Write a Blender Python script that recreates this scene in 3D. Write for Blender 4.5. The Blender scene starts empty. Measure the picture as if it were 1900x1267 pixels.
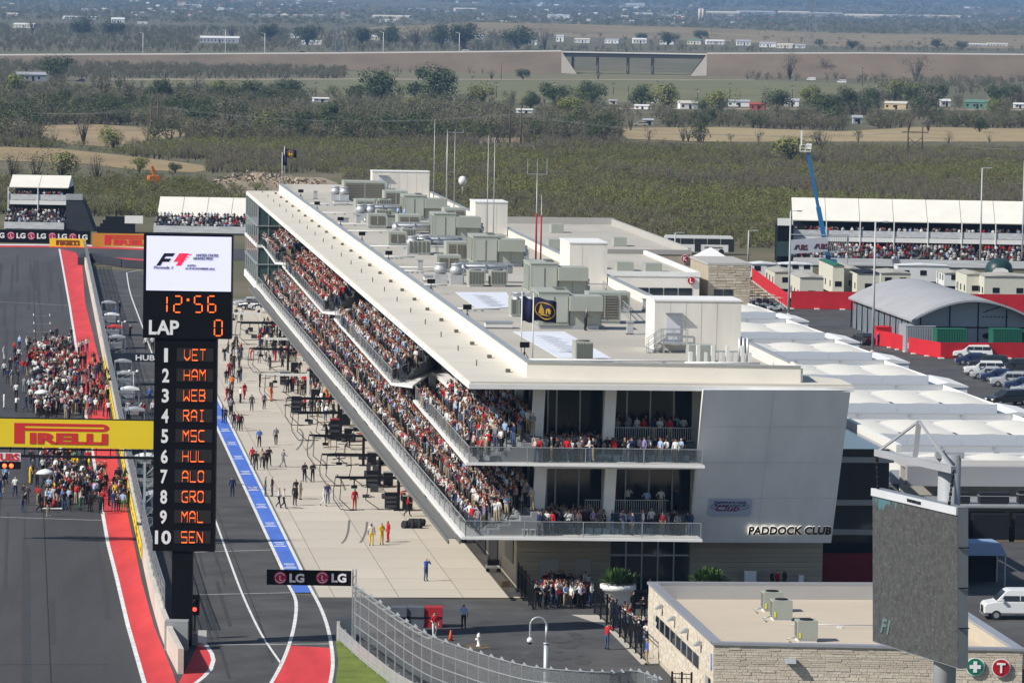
import bpy, math, random
from mathutils import Vector, Matrix
R_ = random.Random(11)
S = bpy.context.scene
COL = S.collection
rad = math.radians
# ------------------------------------------------------------------ camera
F = 8500.0; CH = 42.0; PITCH = math.atan(620.6 / F); ROLL = .017   # focal length in px of a 1900 px wide frame
cam = bpy.data.cameras.new('camera'); cam.sensor_width = 36; cam.lens = 36 * F / 1900
cam.clip_start = 1; cam.clip_end = 90000
co = bpy.data.objects.new('camera', cam); COL.objects.link(co); S.camera = co
co.matrix_world = Matrix.Translation((0, 0, CH)) @ Matrix.Rotation(math.pi / 2 - PITCH, 4, 'X') @ Matrix.Rotation(ROLL, 4, 'Z')
# ------------------------------------------------------------------ sky, sun, exposure
SUN_EL = rad(40); SUN_AZ = math.atan2(-.899, -.438)      # azimuth clockwise from +Y
w = bpy.data.worlds.new('World'); S.world = w; w.use_nodes = True
nt = w.node_tree; nt.nodes.clear()
sky = nt.nodes.new('ShaderNodeTexSky'); sky.sky_type = 'NISHITA'; sky.sun_disc = False
sky.sun_elevation = SUN_EL; sky.sun_rotation = SUN_AZ; sky.air_density = 1.0; sky.dust_density = .6; sky.ozone_density = 1.5
bg = nt.nodes.new('ShaderNodeBackground'); bg.inputs[1].default_value = .078
wo = nt.nodes.new('ShaderNodeOutputWorld'); nt.links.new(sky.outputs[0], bg.inputs[0]); nt.links.new(bg.outputs[0], wo.inputs[0])
sl = bpy.data.lights.new('sun', 'SUN'); sl.energy = 4.5; sl.angle = rad(.5); sl.color = (1, .955, .88)
so = bpy.data.objects.new('sun', sl); COL.objects.link(so)
sd = Vector((math.sin(SUN_AZ) * math.cos(SUN_EL), math.cos(SUN_AZ) * math.cos(SUN_EL), math.sin(SUN_EL)))
so.rotation_euler = sd.to_track_quat('Z', 'Y').to_euler(); so.location = (-200, 0, 300)
S.view_settings.view_transform = 'Standard'; S.view_settings.look = 'None'
S.view_settings.exposure = 0.3; S.view_settings.gamma = 1; S.view_settings.use_curve_mapping = False
S.render.engine = 'CYCLES'; S.cycles.max_bounces = 4; S.cycles.diffuse_bounces = 2; S.cycles.glossy_bounces = 2; S.cycles.transparent_max_bounces = 10; S.cycles.use_adaptive_sampling = True; S.cycles.adaptive_threshold = .02
S.cycles.volume_bounces = 0; S.cycles.use_denoising = True
# ------------------------------------------------------------------ places: measured sight lines to the ground, and the pit-lane frame
def ray(px, py):
    dx, dy = px - 950, py - 633.5
    dx, dy = dx * math.cos(ROLL) + dy * math.sin(ROLL), dy * math.cos(ROLL) - dx * math.sin(ROLL)
    c, s = math.cos(PITCH), math.sin(PITCH)
    return (dx / F, c - dy / F * s, -s - dy / F * c)
def P(px, py, z=0.0):
    d = ray(px, py); t = (z - CH) / d[2]; return Vector((d[0] * t, d[1] * t, z))
def Q(px, py, Y):
    d = ray(px, py); t = Y / d[1]; return Vector((d[0] * t, Y, CH + d[2] * t))
TH = math.atan(920 / 8500.0); CT, ST = math.cos(TH), math.sin(TH)
OX, OY = -2.786, 320.768                                  # near left corner of the pit building
def BW(x, y, z=0.0): return Vector((OX + x * CT - y * ST, OY + x * ST + y * CT, z))
def WL(p): a, b = p[0] - OX, p[1] - OY; return (a * CT + b * ST, -a * ST + b * CT)
def BL(px, py, z=0.0): return WL(P(px, py, z))
def sst(a, b, x): t = min(1, max(0, (x - a) / (b - a))); return t * t * (3 - 2 * t)
# ------------------------------------------------------------------ materials
MATS = {}
def M(name, rgb=(.5, .5, .5), rough=.8, var=.1, scale=.6, bump=0, metal=0, emit=0, alpha=1, spec=.3, bscale=None, stretch=None):
    if name in MATS: return MATS[name]
    m = bpy.data.materials.new(name); m.use_nodes = True; n = m.node_tree.nodes; l = m.node_tree.links
    b = n['Principled BSDF']; b.inputs['Roughness'].default_value = rough; b.inputs['Metallic'].default_value = metal
    b.inputs['Specular IOR Level'].default_value = spec
    c = (*rgb, 1)
    if var or bump:
        tc = n.new('ShaderNodeTexCoord'); src = tc.outputs['Object']
        if stretch:
            mp = n.new('ShaderNodeMapping'); mp.inputs['Scale'].default_value = stretch; l.new(src, mp.inputs[0]); src = mp.outputs[0]
        nz = n.new('ShaderNodeTexNoise'); nz.inputs['Scale'].default_value = scale; nz.inputs['Detail'].default_value = 6; nz.inputs['Roughness'].default_value = .65
        l.new(src, nz.inputs['Vector'])
        cr = n.new('ShaderNodeValToRGB'); cr.color_ramp.elements[0].position = .3; cr.color_ramp.elements[1].position = .7
        cr.color_ramp.elements[0].color = (*[x * (1 - var) for x in rgb], 1); cr.color_ramp.elements[1].color = (*[min(1, x * (1 + var)) for x in rgb], 1)
        l.new(nz.outputs[0], cr.inputs[0]); l.new(cr.outputs[0], b.inputs['Base Color'])
        if bump:
            bp = n.new('ShaderNodeBump'); bp.inputs['Strength'].default_value = bump; bp.inputs['Distance'].default_value = .05
            if bscale:
                n2 = n.new('ShaderNodeTexNoise'); n2.inputs['Scale'].default_value = bscale; n2.inputs['Detail'].default_value = 4; l.new(src, n2.inputs['Vector']); l.new(n2.outputs[0], bp.inputs['Height'])
            else: l.new(nz.outputs[0], bp.inputs['Height'])
            l.new(bp.outputs[0], b.inputs['Normal'])
    else: b.inputs['Base Color'].default_value = c
    if emit: b.inputs['Emission Color'].default_value = c; b.inputs['Emission Strength'].default_value = emit; m.cycles.emission_sampling = 'NONE'
    if alpha < 1: b.inputs['Alpha'].default_value = alpha
    m.diffuse_color = c; MATS[name] = m; return m
white = M('white_paint', (.78, .77, .74), .6, .05)
cream = M('cream_paint', (.74, .70, .62), .75, .06, .2)
steel = M('galvanised_steel', (.42, .44, .45), .45, .1, 2, metal=.4)
dark = M('black_steel', (.014, .014, .016), .55, .2, spec=.12)
black = M('black_panel', (.006, .006, .007), .6, .1, spec=.08)
glassd = M('dark_glass', (.015, .02, .025), .08, .2, .2, spec=.6)
# ------------------------------------------------------------------ mesh building
class MB:
    def __init__(s): s.v = []; s.f = []; s.m = []; s.s = []
    def add(s, vs, fs, m=0, sm=False):
        o = len(s.v); s.v += [tuple(v) for v in vs]
        for f in fs: s.f.append(tuple(i + o for i in f)); s.m.append(m); s.s.append(sm)
        return s
    def box(s, x0, x1, y0, y1, z0, z1, m=0):
        return s.add([(x0, y0, z0), (x1, y0, z0), (x1, y1, z0), (x0, y1, z0), (x0, y0, z1), (x1, y0, z1), (x1, y1, z1), (x0, y1, z1)],
                     [(3, 2, 1, 0), (4, 5, 6, 7), (0, 1, 5, 4), (1, 2, 6, 5), (2, 3, 7, 6), (3, 0, 4, 7)], m)
    def prism(s, pts, z0, z1, m=0, taper=1.0):
        n = len(pts); cx = sum(p[0] for p in pts) / n; cy = sum(p[1] for p in pts) / n
        a = sum(pts[i][0] * pts[(i + 1) % n][1] - pts[(i + 1) % n][0] * pts[i][1] for i in range(n))
        if a < 0: pts = pts[::-1]
        vs = [(p[0], p[1], z0) for p in pts] + [(cx + (p[0] - cx) * taper, cy + (p[1] - cy) * taper, z1) for p in pts]
        return s.add(vs, [tuple(range(n))[::-1], tuple(range(n, 2 * n))] + [(i, (i + 1) % n, n + (i + 1) % n, n + i) for i in range(n)], m)
    def extr(s, pts, vec, m=0):          # planar polygon swept along vec
        n = len(pts); v = Vector(vec); ps = [Vector(p) for p in pts]
        nr = sum(((ps[i] - ps[0]).cross(ps[(i + 1) % n] - ps[0]) for i in range(1, n)), Vector())
        if nr.dot(v) > 0: ps = ps[::-1]
        return s.add(ps + [p + v for p in ps], [tuple(range(n)), tuple(range(n, 2 * n))[::-1]] + [((i + 1) % n, i, n + i, n + (i + 1) % n) for i in range(n)], m)
    def sheet(s, pts, z=0, m=0):
        n = len(pts); a = sum(pts[i][0] * pts[(i + 1) % n][1] - pts[(i + 1) % n][0] * pts[i][1] for i in range(n))
        if a < 0: pts = pts[::-1]
        return s.add([(p[0], p[1], z) for p in pts], [tuple(range(n))], m)
    def strip(s, L, Rr, z=0, m=0):       # quads between two polylines of equal length
        n = len(L); vs = [(p[0], p[1], z if len(p) < 3 else p[2]) for p in L] + [(p[0], p[1], z if len(p) < 3 else p[2]) for p in Rr]
        return s.add(vs, [(i, n + i, n + i + 1, i + 1) for i in range(n - 1)], m)
    def line(s, pts, wd, z=0, m=0):      # painted line of width wd along pts
        L, Rr = [], []
        for i, p in enumerate(pts):
            a = Vector(pts[max(0, i - 1)][:2]); b = Vector(pts[min(len(pts) - 1, i + 1)][:2]); d = (b - a).normalized(); nn = Vector((-d.y, d.x)) * wd / 2
            L.append((p[0] + nn.x, p[1] + nn.y)); Rr.append((p[0] - nn.x, p[1] - nn.y))
        return s.strip(L, Rr, z, m)
    def cyl(s, p0, p1, r0, r1=None, n=8, m=0, caps=True, sm=True):
        r1 = r0 if r1 is None else r1; p0 = Vector(p0); p1 = Vector(p1); d = (p1 - p0).normalized()
        a = Vector((0, 0, 1)) if abs(d.z) < .9 else Vector((1, 0, 0)); u = d.cross(a).normalized(); v = d.cross(u)
        vs = []
        for p, r in ((p0, r0), (p1, r1)): vs += [p + (u * math.cos(2 * math.pi * k / n) + v * math.sin(2 * math.pi * k / n)) * r for k in range(n)]
        s.add(vs, [(k, (k + 1) % n, n + (k + 1) % n, n + k)[::-1] for k in range(n)], m, sm)
        if caps: s.f += [tuple(len(s.v) - 2 * n + k for k in range(n)), tuple(len(s.v) - n + k for k in range(n))[::-1]]; s.m += [m, m]; s.s += [False, False]
        return s
    def bar(s, p0, p1, w, h=None, m=0):  # rectangular bar
        h = h or w; p0 = Vector(p0); p1 = Vector(p1); d = (p1 - p0).normalized()
        a = Vector((0, 0, 1)) if abs(d.z) < .95 else Vector((0, 1, 0)); u = d.cross(a).normalized() * w / 2; v = u.cross(d).normalized() * h / 2
        vs = [p + su * u + sv * v for p in (p0, p1) for su, sv in ((-1, -1), (1, -1), (1, 1), (-1, 1))]
        return s.add(vs, [(0, 1, 2, 3), (7, 6, 5, 4), (1, 0, 4, 5), (2, 1, 5, 6), (3, 2, 6, 7), (0, 3, 7, 4)], m)
    def path(s, pts, r, n=6, m=0):
        for a, b in zip(pts, pts[1:]): s.cyl(a, b, r, r, n, m, False)
        return s
    def lathe(s, prof, cx=0, cy=0, n=12, m=0):
        vs = [(cx + r * math.cos(2 * math.pi * k / n), cy + r * math.sin(2 * math.pi * k / n), z) for r, z in prof for k in range(n)]
        fs = [(i * n + k, i * n + (k + 1) % n, (i + 1) * n + (k + 1) % n, (i + 1) * n + k) for i in range(len(prof) - 1) for k in range(n)]
        s.add(vs, fs, m, True); o = len(s.v) - len(vs)
        s.f += [tuple(o + k for k in range(n))[::-1], tuple(o + len(vs) - n + k for k in range(n))]; s.m += [m, m]; s.s += [False, False]
        return s
    def mesh(s, name, mats):
        me = bpy.data.meshes.new(name); me.from_pydata(s.v, [], s.f)
        for m in (mats if isinstance(mats, (list, tuple)) else [mats]): me.materials.append(m)
        me.polygons.foreach_set('material_index', s.m); me.polygons.foreach_set('use_smooth', s.s); me.update(); return me
    def obj(s, name, mats, parent=None, loc=(0, 0, 0), rz=0, **kw): return mk(name, s.mesh(name, mats), parent, loc, rz, **kw)
def mk(name, me, parent=None, loc=(0, 0, 0), rz=0, sc=None, **kw):
    o = bpy.data.objects.new(name, me); COL.objects.link(o); o.location = loc
    if isinstance(rz, (tuple, list)): o.rotation_euler = rz
    else: o.rotation_euler = (0, 0, rz)
    if sc is not None: o.scale = sc if isinstance(sc, (tuple, list)) else (sc, sc, sc)
    if parent: o.parent = parent
    if kw: tag(o, **kw)
    return o
def tag(o, label=None, cat=None, group=None, kind=None):
    if label: o['label'] = label
    if cat: o['category'] = cat
    if group: o['group'] = group
    if kind: o['kind'] = kind
    return o
def thing(name, label, cat, loc=(0, 0, 0), rz=0, group=None): return mk(name, None, None, loc, rz, label=label, cat=cat, group=group)
def struct(name, mb, mat, z=0): return mb.obj(name, mat, None, (0, 0, z), 0, kind='structure')
UC = {}
def cube(name, mat, parent, x0, x1, y0, y1, z0, z1, **kw):   # box piece that shares one unit mesh per material
    if mat.name not in UC: UC[mat.name] = MB().box(-.5, .5, -.5, .5, -.5, .5).mesh('box_' + mat.name, mat)
    return mk(name, UC[mat.name], parent, ((x0 + x1) / 2, (y0 + y1) / 2, (z0 + z1) / 2), 0, (abs(x1 - x0), abs(y1 - y0), abs(z1 - z0)), **kw)
def copy_tree(o, parent=None, loc=None, rz=None, label=None, sc=None):
    c = o.copy(); COL.objects.link(c); c.parent = parent
    if loc is not None: c.location = loc
    if rz is not None: c.rotation_euler = (0, 0, rz)
    if sc is not None: c.scale = (sc, sc, sc)
    if label: c['label'] = label
    for ch in o.children: copy_tree(ch, c)
    return c
ORD = ['first', 'second', 'third', 'fourth', 'fifth', 'sixth', 'seventh', 'eighth', 'ninth', 'tenth', 'eleventh', 'twelfth', 'thirteenth', 'fourteenth', 'fifteenth', 'sixteenth',
       'seventeenth', 'eighteenth', 'nineteenth', 'twentieth'] + ['twenty-' + x for x in ('first', 'second', 'third', 'fourth', 'fifth', 'sixth', 'seventh', 'eighth', 'ninth')] + ['thirtieth'] + \
      ['thirty-' + x for x in ('first', 'second', 'third', 'fourth', 'fifth', 'sixth', 'seventh', 'eighth', 'ninth')] + ['fortieth'] + ['forty-' + x for x in ('first', 'second', 'third', 'fourth', 'fifth', 'sixth', 'seventh', 'eighth', 'ninth')]
# lettering: every wanted string is turned into a mesh once
TXT = {}
def prep_texts(lst):
    tmp = []
    for (body, off, shear, ext) in lst:
        cu = bpy.data.curves.new('t', 'FONT'); cu.body = body; cu.align_x = 'CENTER'; cu.align_y = 'CENTER'; cu.offset = off; cu.shear = shear; cu.extrude = ext; cu.resolution_u = 3
        o = bpy.data.objects.new('t', cu); COL.objects.link(o); tmp.append((o, (body, off, shear)))
    dg = bpy.context.evaluated_depsgraph_get(); dg.update()
    for o, k in tmp: TXT[k] = bpy.data.meshes.new_from_object(o.evaluated_get(dg))
    for o, k in tmp: cu = o.data; bpy.data.objects.remove(o); bpy.data.curves.remove(cu)
def text(name, key, mat, parent, loc, wd=None, h=None, rot=(math.pi / 2, 0, 0), **kw):  # fitted into wd x h; front faces -Y
    k = (key, 0, 0) if isinstance(key, str) else key
    me = TXT[k]; xs = [v.co.x for v in me.vertices]; ys = [v.co.y for v in me.vertices]
    cx, cy = (max(xs) + min(xs)) / 2, (max(ys) + min(ys)) / 2; ww, hh = max(xs) - min(xs), max(ys) - min(ys)
    sx = wd / ww if wd else h / hh; sy = h / hh if h else sx
    me = me.copy(); me.materials.clear(); me.materials.append(mat)
    me.transform(Matrix.Diagonal((sx, sy, 1, 1)) @ Matrix.Translation((-cx, -cy, 0)))
    return mk(name, me, parent, loc, rot, **kw)
prep_texts([(a, b, c, .02) for a, b, c in (
 ('PADDOCK CLUB', 0, 0), ('PADDOCK CLUB', .035, 0), ('FORMULA ONE', 0, 0), ('PADDOCK', 0, 0), ('Club', 0, .3), ('LAP', .03, 0), ('UNITED STATES', .02, .2), ('GRAND PRIX', .02, .2), ('AUSTIN', .02, .2), ('16-17-18 NOVEMBER 2012', .02, .2),
 ('Formula 1', .02, .3), ('F', .06, .3), ('IRELLI', .05, 0), ('LG', .04, 0), ('UBS', .03, 0), ('HUBLOT', .02, 0), ('K', .03, 0), ('L', .03, 0), ('T', .03, 0), ('F1', .03, .3), ('AJC Limousine', .01, 0), ('TS SPORTS.COM', .02, 0))]
 + [(str(i), .03, 0, .02) for i in range(1, 11)])
# ================================================================== ground, track, pit lane
asph = M('track_asphalt', (.064, .062, .064), .85, .38, .07, .3, stretch=(1, .12, 1), bscale=8)
asph2 = M('service_asphalt', (.074, .073, .073), .9, .36, .22, .3, bscale=8)
redp = M('red_paint', (.60, .05, .052), .75, .2, .5, stretch=(1, .15, 1))
bluep = M('blue_paint', (.075, .17, .58), .75, .18, .6, stretch=(1, .2, 1))
linep = M('line_paint', (.68, .68, .66), .75, .22, 1.2)
conc = M('concrete', (.47, .43, .37), .85, .09, .12, .2, bscale=6)
conc2 = M('wall_concrete', (.56, .51, .44), .85, .12, .3, .2, bscale=6)
grassm = M('verge_grass', (.13, .17, .03), .95, .35, .5, .8, bscale=14)
def gz(Y):   # how the land lies: level by the circuit, rising far behind the highway
    pts = ((0, 0), (3050, 0), (3600, 3), (5000, 12), (8000, 22), (12000, 42), (18000, 85), (26000, 190), (42000, 420))
    for (a, za), (b, zb) in zip(pts, pts[1:]):
        if Y <= b: return za + (zb - za) * (Y - a) / (b - a)
    return pts[-1][1]
def T(px, py):  # where a sight line meets that land
    d = ray(px, py); lo, hi = 150.0, 41000.0
    if CH + d[2] / d[1] * hi > gz(hi): return Q(px, py, hi)
    for _ in range(50):
        mid = (lo + hi) / 2
        if CH + d[2] / d[1] * mid > gz(mid): lo = mid
        else: hi = mid
    return Q(px, py, hi)
g = MB(); ys = [-400, 0, 200, 400, 800, 1200, 1600, 2200, 2800, 3050, 3600, 4300, 5000, 6500, 8000, 10000, 12000, 15000, 18000, 22000, 26000, 34000, 42000]
xs = [-16000, -9000, -5000, -2500, -1200, -600, -300, -100, 0, 100, 300, 600, 1200, 2500, 5000, 9000, 16000]
vs = []; rr = random.Random(3)
for Y in ys:
    for X in xs: vs.append((X, Y, gz(Y) - .06 + (rr.uniform(-.012, .012) * max(0, Y - 6000) * .12 if Y > 6000 else 0)))
nx = len(xs); g.add(vs, [(j * nx + i, j * nx + i + 1, (j + 1) * nx + i + 1, (j + 1) * nx + i) for j in range(len(ys) - 1) for i in range(nx - 1)], 0, True)
def two_tone(name, ca, cb, cc, sc):
    m = M(name, ca, 1, .3, sc); n = m.node_tree.nodes; l = m.node_tree.links
    cr = [x for x in n if x.bl_idname == 'ShaderNodeValToRGB'][0]; cr.color_ramp.elements[0].color = (*ca, 1); cr.color_ramp.elements[1].color = (*cc, 1)
    e = cr.color_ramp.elements.new(.5); e.color = (*cb, 1); return m
struct('ground', g, two_tone('scrub_soil', (.085, .09, .04), (.12, .11, .06), (.19, .15, .10), .02))
def poly(name, pix, z, mat): return struct(name, MB().sheet([P(*p)[:2] for p in pix], 0), mat, z)
Bp = lambda pts: [BW(*p)[:2] for p in pts]
# asphalt of the circuit, the pit lane and the paddock
struct('race_track', MB().sheet(Bp([(-21, -75), (-75, -75), (-80, 330), (-120, 448), (-60, 458), (14, 462), (14, 435), (-21, 410)]), 0), asph, .0)
struct('pit_lane_road', MB().sheet(Bp([(-21, -80), (-21, 400), (-13, 395), (-12, 330), (-12.2, 5), (-5, 3), (60, -2), (60, -80)]), 0), asph2, .004)
struct('paddock_road', MB().sheet(Bp([(10, -5), (110, -5), (125, 345), (14, 345), (6, 332), (23.5, 322), (23.5, 9), (4.5, 9)]), 0), asph2, -.004)
tr = MB()
redL = [(110, 462), (113.7, 481), (129, 566), (144, 661), (159.5, 773), (176, 866), (190, 949), (200, 1007), (217, 1074), (237, 1159), (268, 1267), (290, 1330)]
redR = [(140, 468), (152, 488), (158, 562), (183, 664), (203, 773), (220, 866), (236, 949), (248, 1007), (262, 1074), (285, 1159), (322, 1250), (345, 1330)]
Lw = [P(*p) for p in redL]; Rw = [P(*p) for p in redR]
struct('red_runoff_strip', MB().strip(Lw, Rw), redp, .008)
struct('track_edge_line', MB().line(Lw, .28), linep, .012)
cu = [P(*p) for p in ((345, 1240), (372, 1185), (383, 1197), (393, 1212), (396, 1224), (391, 1241), (378, 1255), (363, 1267), (340, 1285), (300, 1330))]
struct('red_wall_end_area', MB().sheet([p[:2] for p in cu], 0), redp, .008)
struct('wall_end_line', MB().line(cu[1:], .28), linep, .012)
ln = MB()
def pl(mb, pts, wd): mb.line([P(*p) for p in pts], wd)
def curve(pts, n=4):
    out = []
    for i in range(len(pts) - 1):
        p0, p1, p2, p3 = (Vector(pts[max(0, min(len(pts) - 1, i + k))]) for k in (-1, 0, 1, 2))
        for j in range(n):
            t = j / n; out.append(.5 * (2 * p1 + (p2 - p0) * t + (2 * p0 - 5 * p1 + 4 * p2 - p3) * t * t + (3 * p1 - p0 - 3 * p2 + p3) * t ** 3))
    return out + [Vector(pts[-1])]
c1 = curve([(235, 506), (242, 545), (262, 600), (280, 650), (330, 785), (364, 872), (398.7, 962.6), (424, 1034), (451, 1105), (485, 1176), (521, 1230)])
c2 = curve([(523, 1054), (534.5, 1083), (546, 1105), (549.7, 1125), (546, 1159), (536, 1197), (521, 1234), (498, 1275), (470, 1320)])
c3 = curve([(556, 1051), (573.5, 1086), (597, 1132), (611, 1176), (617.6, 1227), (612, 1270), (600, 1320)])
pl(ln, c1, .16); pl(ln, c2, .24); pl(ln, c3, .24)
for a, b in (((360, 1103), (543, 1099)), ((360, 1024), (502, 1020)), ((390, 1196), (614, 1194)), ((0, 959), (188, 965)), ((0, 560), (129, 567)), ((205, 548), (262, 549)), ((228, 600), (285, 601)), ((240, 704), (290, 705))): pl(ln, (a, b), .13)
pl(ln, ((235, 506), (262, 501), (300, 499)), .16)
for k in range(5):   # grid slots
    y = 586 + 15.4 * k - .2 * k * k; x = 62 + k * .6
    pl(ln, ((x, y), (x + 30, y + .5)), .1); pl(ln, ((x, y - 4), (x + .3, y)), .1); pl(ln, ((x + 30, y - 3.5), (x + 30.3, y + .5)), .1); pl(ln, ((x - 14, y - .5), (x, y)), .06)
struct('painted_lines', ln, linep, .012)
poly('red_pit_exit_area', [tuple(p) for p in c2 if p[1] > 1195] + [tuple(p) for p in c3[::-1] if p[1] > 1195], .008, redp)
# blue lane and its edge lines
bx0, bx1 = BL(422.5, 837)[0], BL(451, 837)[0]
bx0b, bx1b = BL(546, 1098)[0], BL(577, 1098)[0]; by = BL(560, 1099)[1]
struct('blue_lane', MB().sheet(Bp([(bx0, 330), (bx1, 330), (bx1b, by), (bx0b, by)]), 0), bluep, .010)
struct('blue_lane_edge_line', MB().line([BW(bx0 - .1, 330), BW(bx0b - .1, by + 4)], .25).line([BW(bx1 + .1, 330), BW(bx1b + .1, by + 4)], .25), linep, .014)
mk_ = MB()
for k in range(22):   # small white print along the blue lane
    yy = 20 + k * 13.6
    for j, (a, b, h) in enumerate(((.15, .8, .5), (.3, .72, .4), (.25, .78, .5))):
        mk_.sheet(Bp([(bx0 + (bx1 - bx0) * a, yy + j * 1.15), (bx0 + (bx1 - bx0) * b, yy + j * 1.15), (bx0 + (bx1 - bx0) * b, yy + j * 1.15 + h), (bx0 + (bx1 - bx0) * a, yy + j * 1.15 + h)]), 0)
struct('blue_lane_print', mk_, linep, .016)
# concrete apron in slabs
apron = mk('pit_apron', MB().sheet(Bp([(bx1 + .2, 3.2), (4.6, 3.2), (4.6, 330), (bx1 + .2, 330)]), 0).mesh('pit_apron_bed', M('joint', (.22, .20, .17), .9, .1)), None, (0, 0, .006), 0, kind='structure')
ax = [bx1 + .3, -9.2, -4.6, 0, 4.5]; ay = [3.4] + [8 + 6.2 * k for k in range(52)]
slm = [M('concrete_slab_%d' % i, tuple(c * k for c in (.53, .48, .405)), .85, .08, .25, .15, bscale=7) for i, k in enumerate((.95, 1, 1.05, .98))]
cts = []
for m in slm: UC['slab' + m.name] = MB().box(-.5, .5, -.5, .5, -.5, .5).mesh('slab', m)
for j in range(len(ay) - 1):
    for i in range(4):
        m = R_.choice(slm); x0, x1, y0, y1 = ax[i] + .03, ax[i + 1] - .03, ay[j] + .04, ay[j + 1] - .04
        c = BW((x0 + x1) / 2, (y0 + y1) / 2)
        o = mk('concrete_slab', UC['slab' + m.name], apron, (c.x, c.y, .003), TH, (x1 - x0, y1 - y0, .008))
# tyre marks on the apron
rub = M('tyre_rubber_mark', (.16, .15, .14), .9, .3, 2)
tm = MB()
for a in ([(648, 965), (646, 985), (641, 1000), (634, 1008)], [(681, 968), (679, 985), (673, 1000), (668, 1007)], [(555, 795), (562, 805), (560, 822), (550, 835)], [(575, 800), (582, 812), (578, 828), (566, 835)],
          [(596, 852), (604, 860), (606, 870)], [(625, 880), (634, 893), (641, 910)], [(560, 870), (570, 885), (580, 895)], [(505, 640), (515, 650), (520, 665)], [(430, 890), (470, 905), (520, 912)]):
    pl(tm, curve(a, 3), .17)
struct('tyre_marks', tm, rub, .020)
rl_ = MB(); rr = random.Random(8)   # darker rubbered lines and asphalt patches
for k in range(64):
    x = rr.gauss(-33, 4.8); y = rr.uniform(-70, 380); L = rr.uniform(20, 90); rl_.sheet(Bp([(x, y), (x + rr.uniform(.2, .5), y), (x + rr.uniform(.1, .6), y + L), (x + .1, y + L)]), k * .00004)
for k in range(30):
    x = rr.gauss(-16.5, 1.6); y = rr.uniform(-40, 300); L = rr.uniform(10, 50); rl_.sheet(Bp([(x, y), (x + rr.uniform(.15, .35), y), (x + rr.uniform(.1, .4), y + L), (x + .1, y + L)]), k * .0001)
struct('rubber_lines', rl_, M('rubbered_asphalt', (.050, .050, .053), .8, .15, 1), .0045)
pt_ = MB()
for k in range(22):
    px, py = rr.uniform(780, 1090), rr.uniform(1160, 1235); q = P(px, py); w_ = rr.uniform(.3, 1.0); pt_.sheet([(q.x + w_ * math.cos(a) * rr.uniform(.6, 1.2), q.y + 1.6 * w_ * math.sin(a) * rr.uniform(.6, 1.2)) for a in [j * .7 for j in range(9)]], k * .0006)
struct('asphalt_patches', pt_, M('patched_asphalt', (.066, .065, .064), .9, .2, 1), .0125)
seam_ = MB()
for x in (-29.5, -38, -46): seam_.line([BW(x, -70), BW(x, 400)], .07)
for y in (-30, 62, 150, 260): seam_.line([BW(-60, y), BW(-25.8, y)], .08, .001)
for x in (-18.8, -15.2): seam_.line([BW(x, -20), BW(x, 330)], .05)
struct('asphalt_seams', seam_, M('seam_tar', (.028, .028, .03), .8, .1), .0165)
# far kerb, red strip beyond, beige wall foot, verge
kb = MB(); ks = [P(*p) for p in ((-60, 457), (60, 457.5), (160, 459), (230, 461), (300, 464))]
struct('kerb_red', MB().line(ks, 5), redp, .02); struct('kerb_white', MB().line([Vector((p.x, p.y + 5, 0)) for p in ks], 4), linep, .024)
struct('far_runoff_red', MB().line([P(*p) for p in ((150, 478), (200, 479), (250, 482), (300, 486))], 4.5), redp, .02)
poly('verge', [(622, 1186), (650, 1190), (760, 1275), (760, 1330), (600, 1330), (622, 1267), (628, 1227)], .012, grassm)
poly('sidewalk', [(1060, 1140), (1195, 1142), (1215, 1190), (1240, 1215), (1240, 1232), (1190, 1232), (1120, 1160)], .012, conc)
poly('entrance_paving', [(957, 1098), (1640, 1103), (1640, 1085), (957, 1083)], .014, M('paver_grey', (.16, .155, .15), .9, .15))
# ================================================================== pit building
PB = thing('pit_building', 'long white three-storey pit building with crowded balconies and flat roof', 'building', BW(0, 0), TH)
roofw = M('roof_membrane', (.60, .56, .48), .85, .06, .12)
deckm = M('roof_deck', (.44, .41, .355), .9, .12, .1, stretch=(1, .5, 1))
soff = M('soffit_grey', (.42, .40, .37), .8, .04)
wallg = M('white_render', (.86, .86, .87), .8, .06, .5, stretch=(1.5, 1, .12))  # white painted render with faint upright streaks
stoneb = M('limestone_base', (.36, .31, .24), .9, .12, 1.2, .5, bscale=5)
tierm = M('tier_concrete', (.24, .25, .26), .85, .1)
glass = M('balustrade_glass', (.12, .14, .15), .1, 0, alpha=.26, spec=.5)
tglass = M('green_glass', (.05, .09, .09), .06, .2, .15, spec=.7)
LEN = 322.0
# floors
MB().prism([(-.55, -.5), (16.4, -1.35), (16.4, 6.4), (23.5, 6.4), (23.5, 285), (-.45, 285)], 4.62, 4.8).obj('floor_slab', white, PB)
blocks = [(0, 51, 0), (67.4, 147, 17), (156.7, 240, 14), (246.2, 286, 14)]
l3 = MB().prism([(4.6, .2), (16.3, .2), (16.3, 3.6), (23.5, 3.6), (23.5, 286), (4.6, 286)], 9.6, 9.97)
l3.obj('floor_slab', white, PB)
for i, (a, b, d) in enumerate(blocks):
    pts = [(-.3, 0 if i else -.1), (16.5, -1.2), (16.5, .5), (4.7, .5), (4.7, b - 6), (.3, b)] if i == 0 else [(-.2, a), (4.7, a + d), (4.7, b - 8 if i < 3 else b), (.35, b)]
    MB().prism(pts, 9.82, 10).obj('balcony_slab', white, PB)
    if i: MB().prism([(-.22, a - .02), (1.4, a - 2.9), (5.2, a + d - .1), (4.72, a + d + .02)], 9.80, 9.995).obj('slab_ledge', white, PB)
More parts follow.
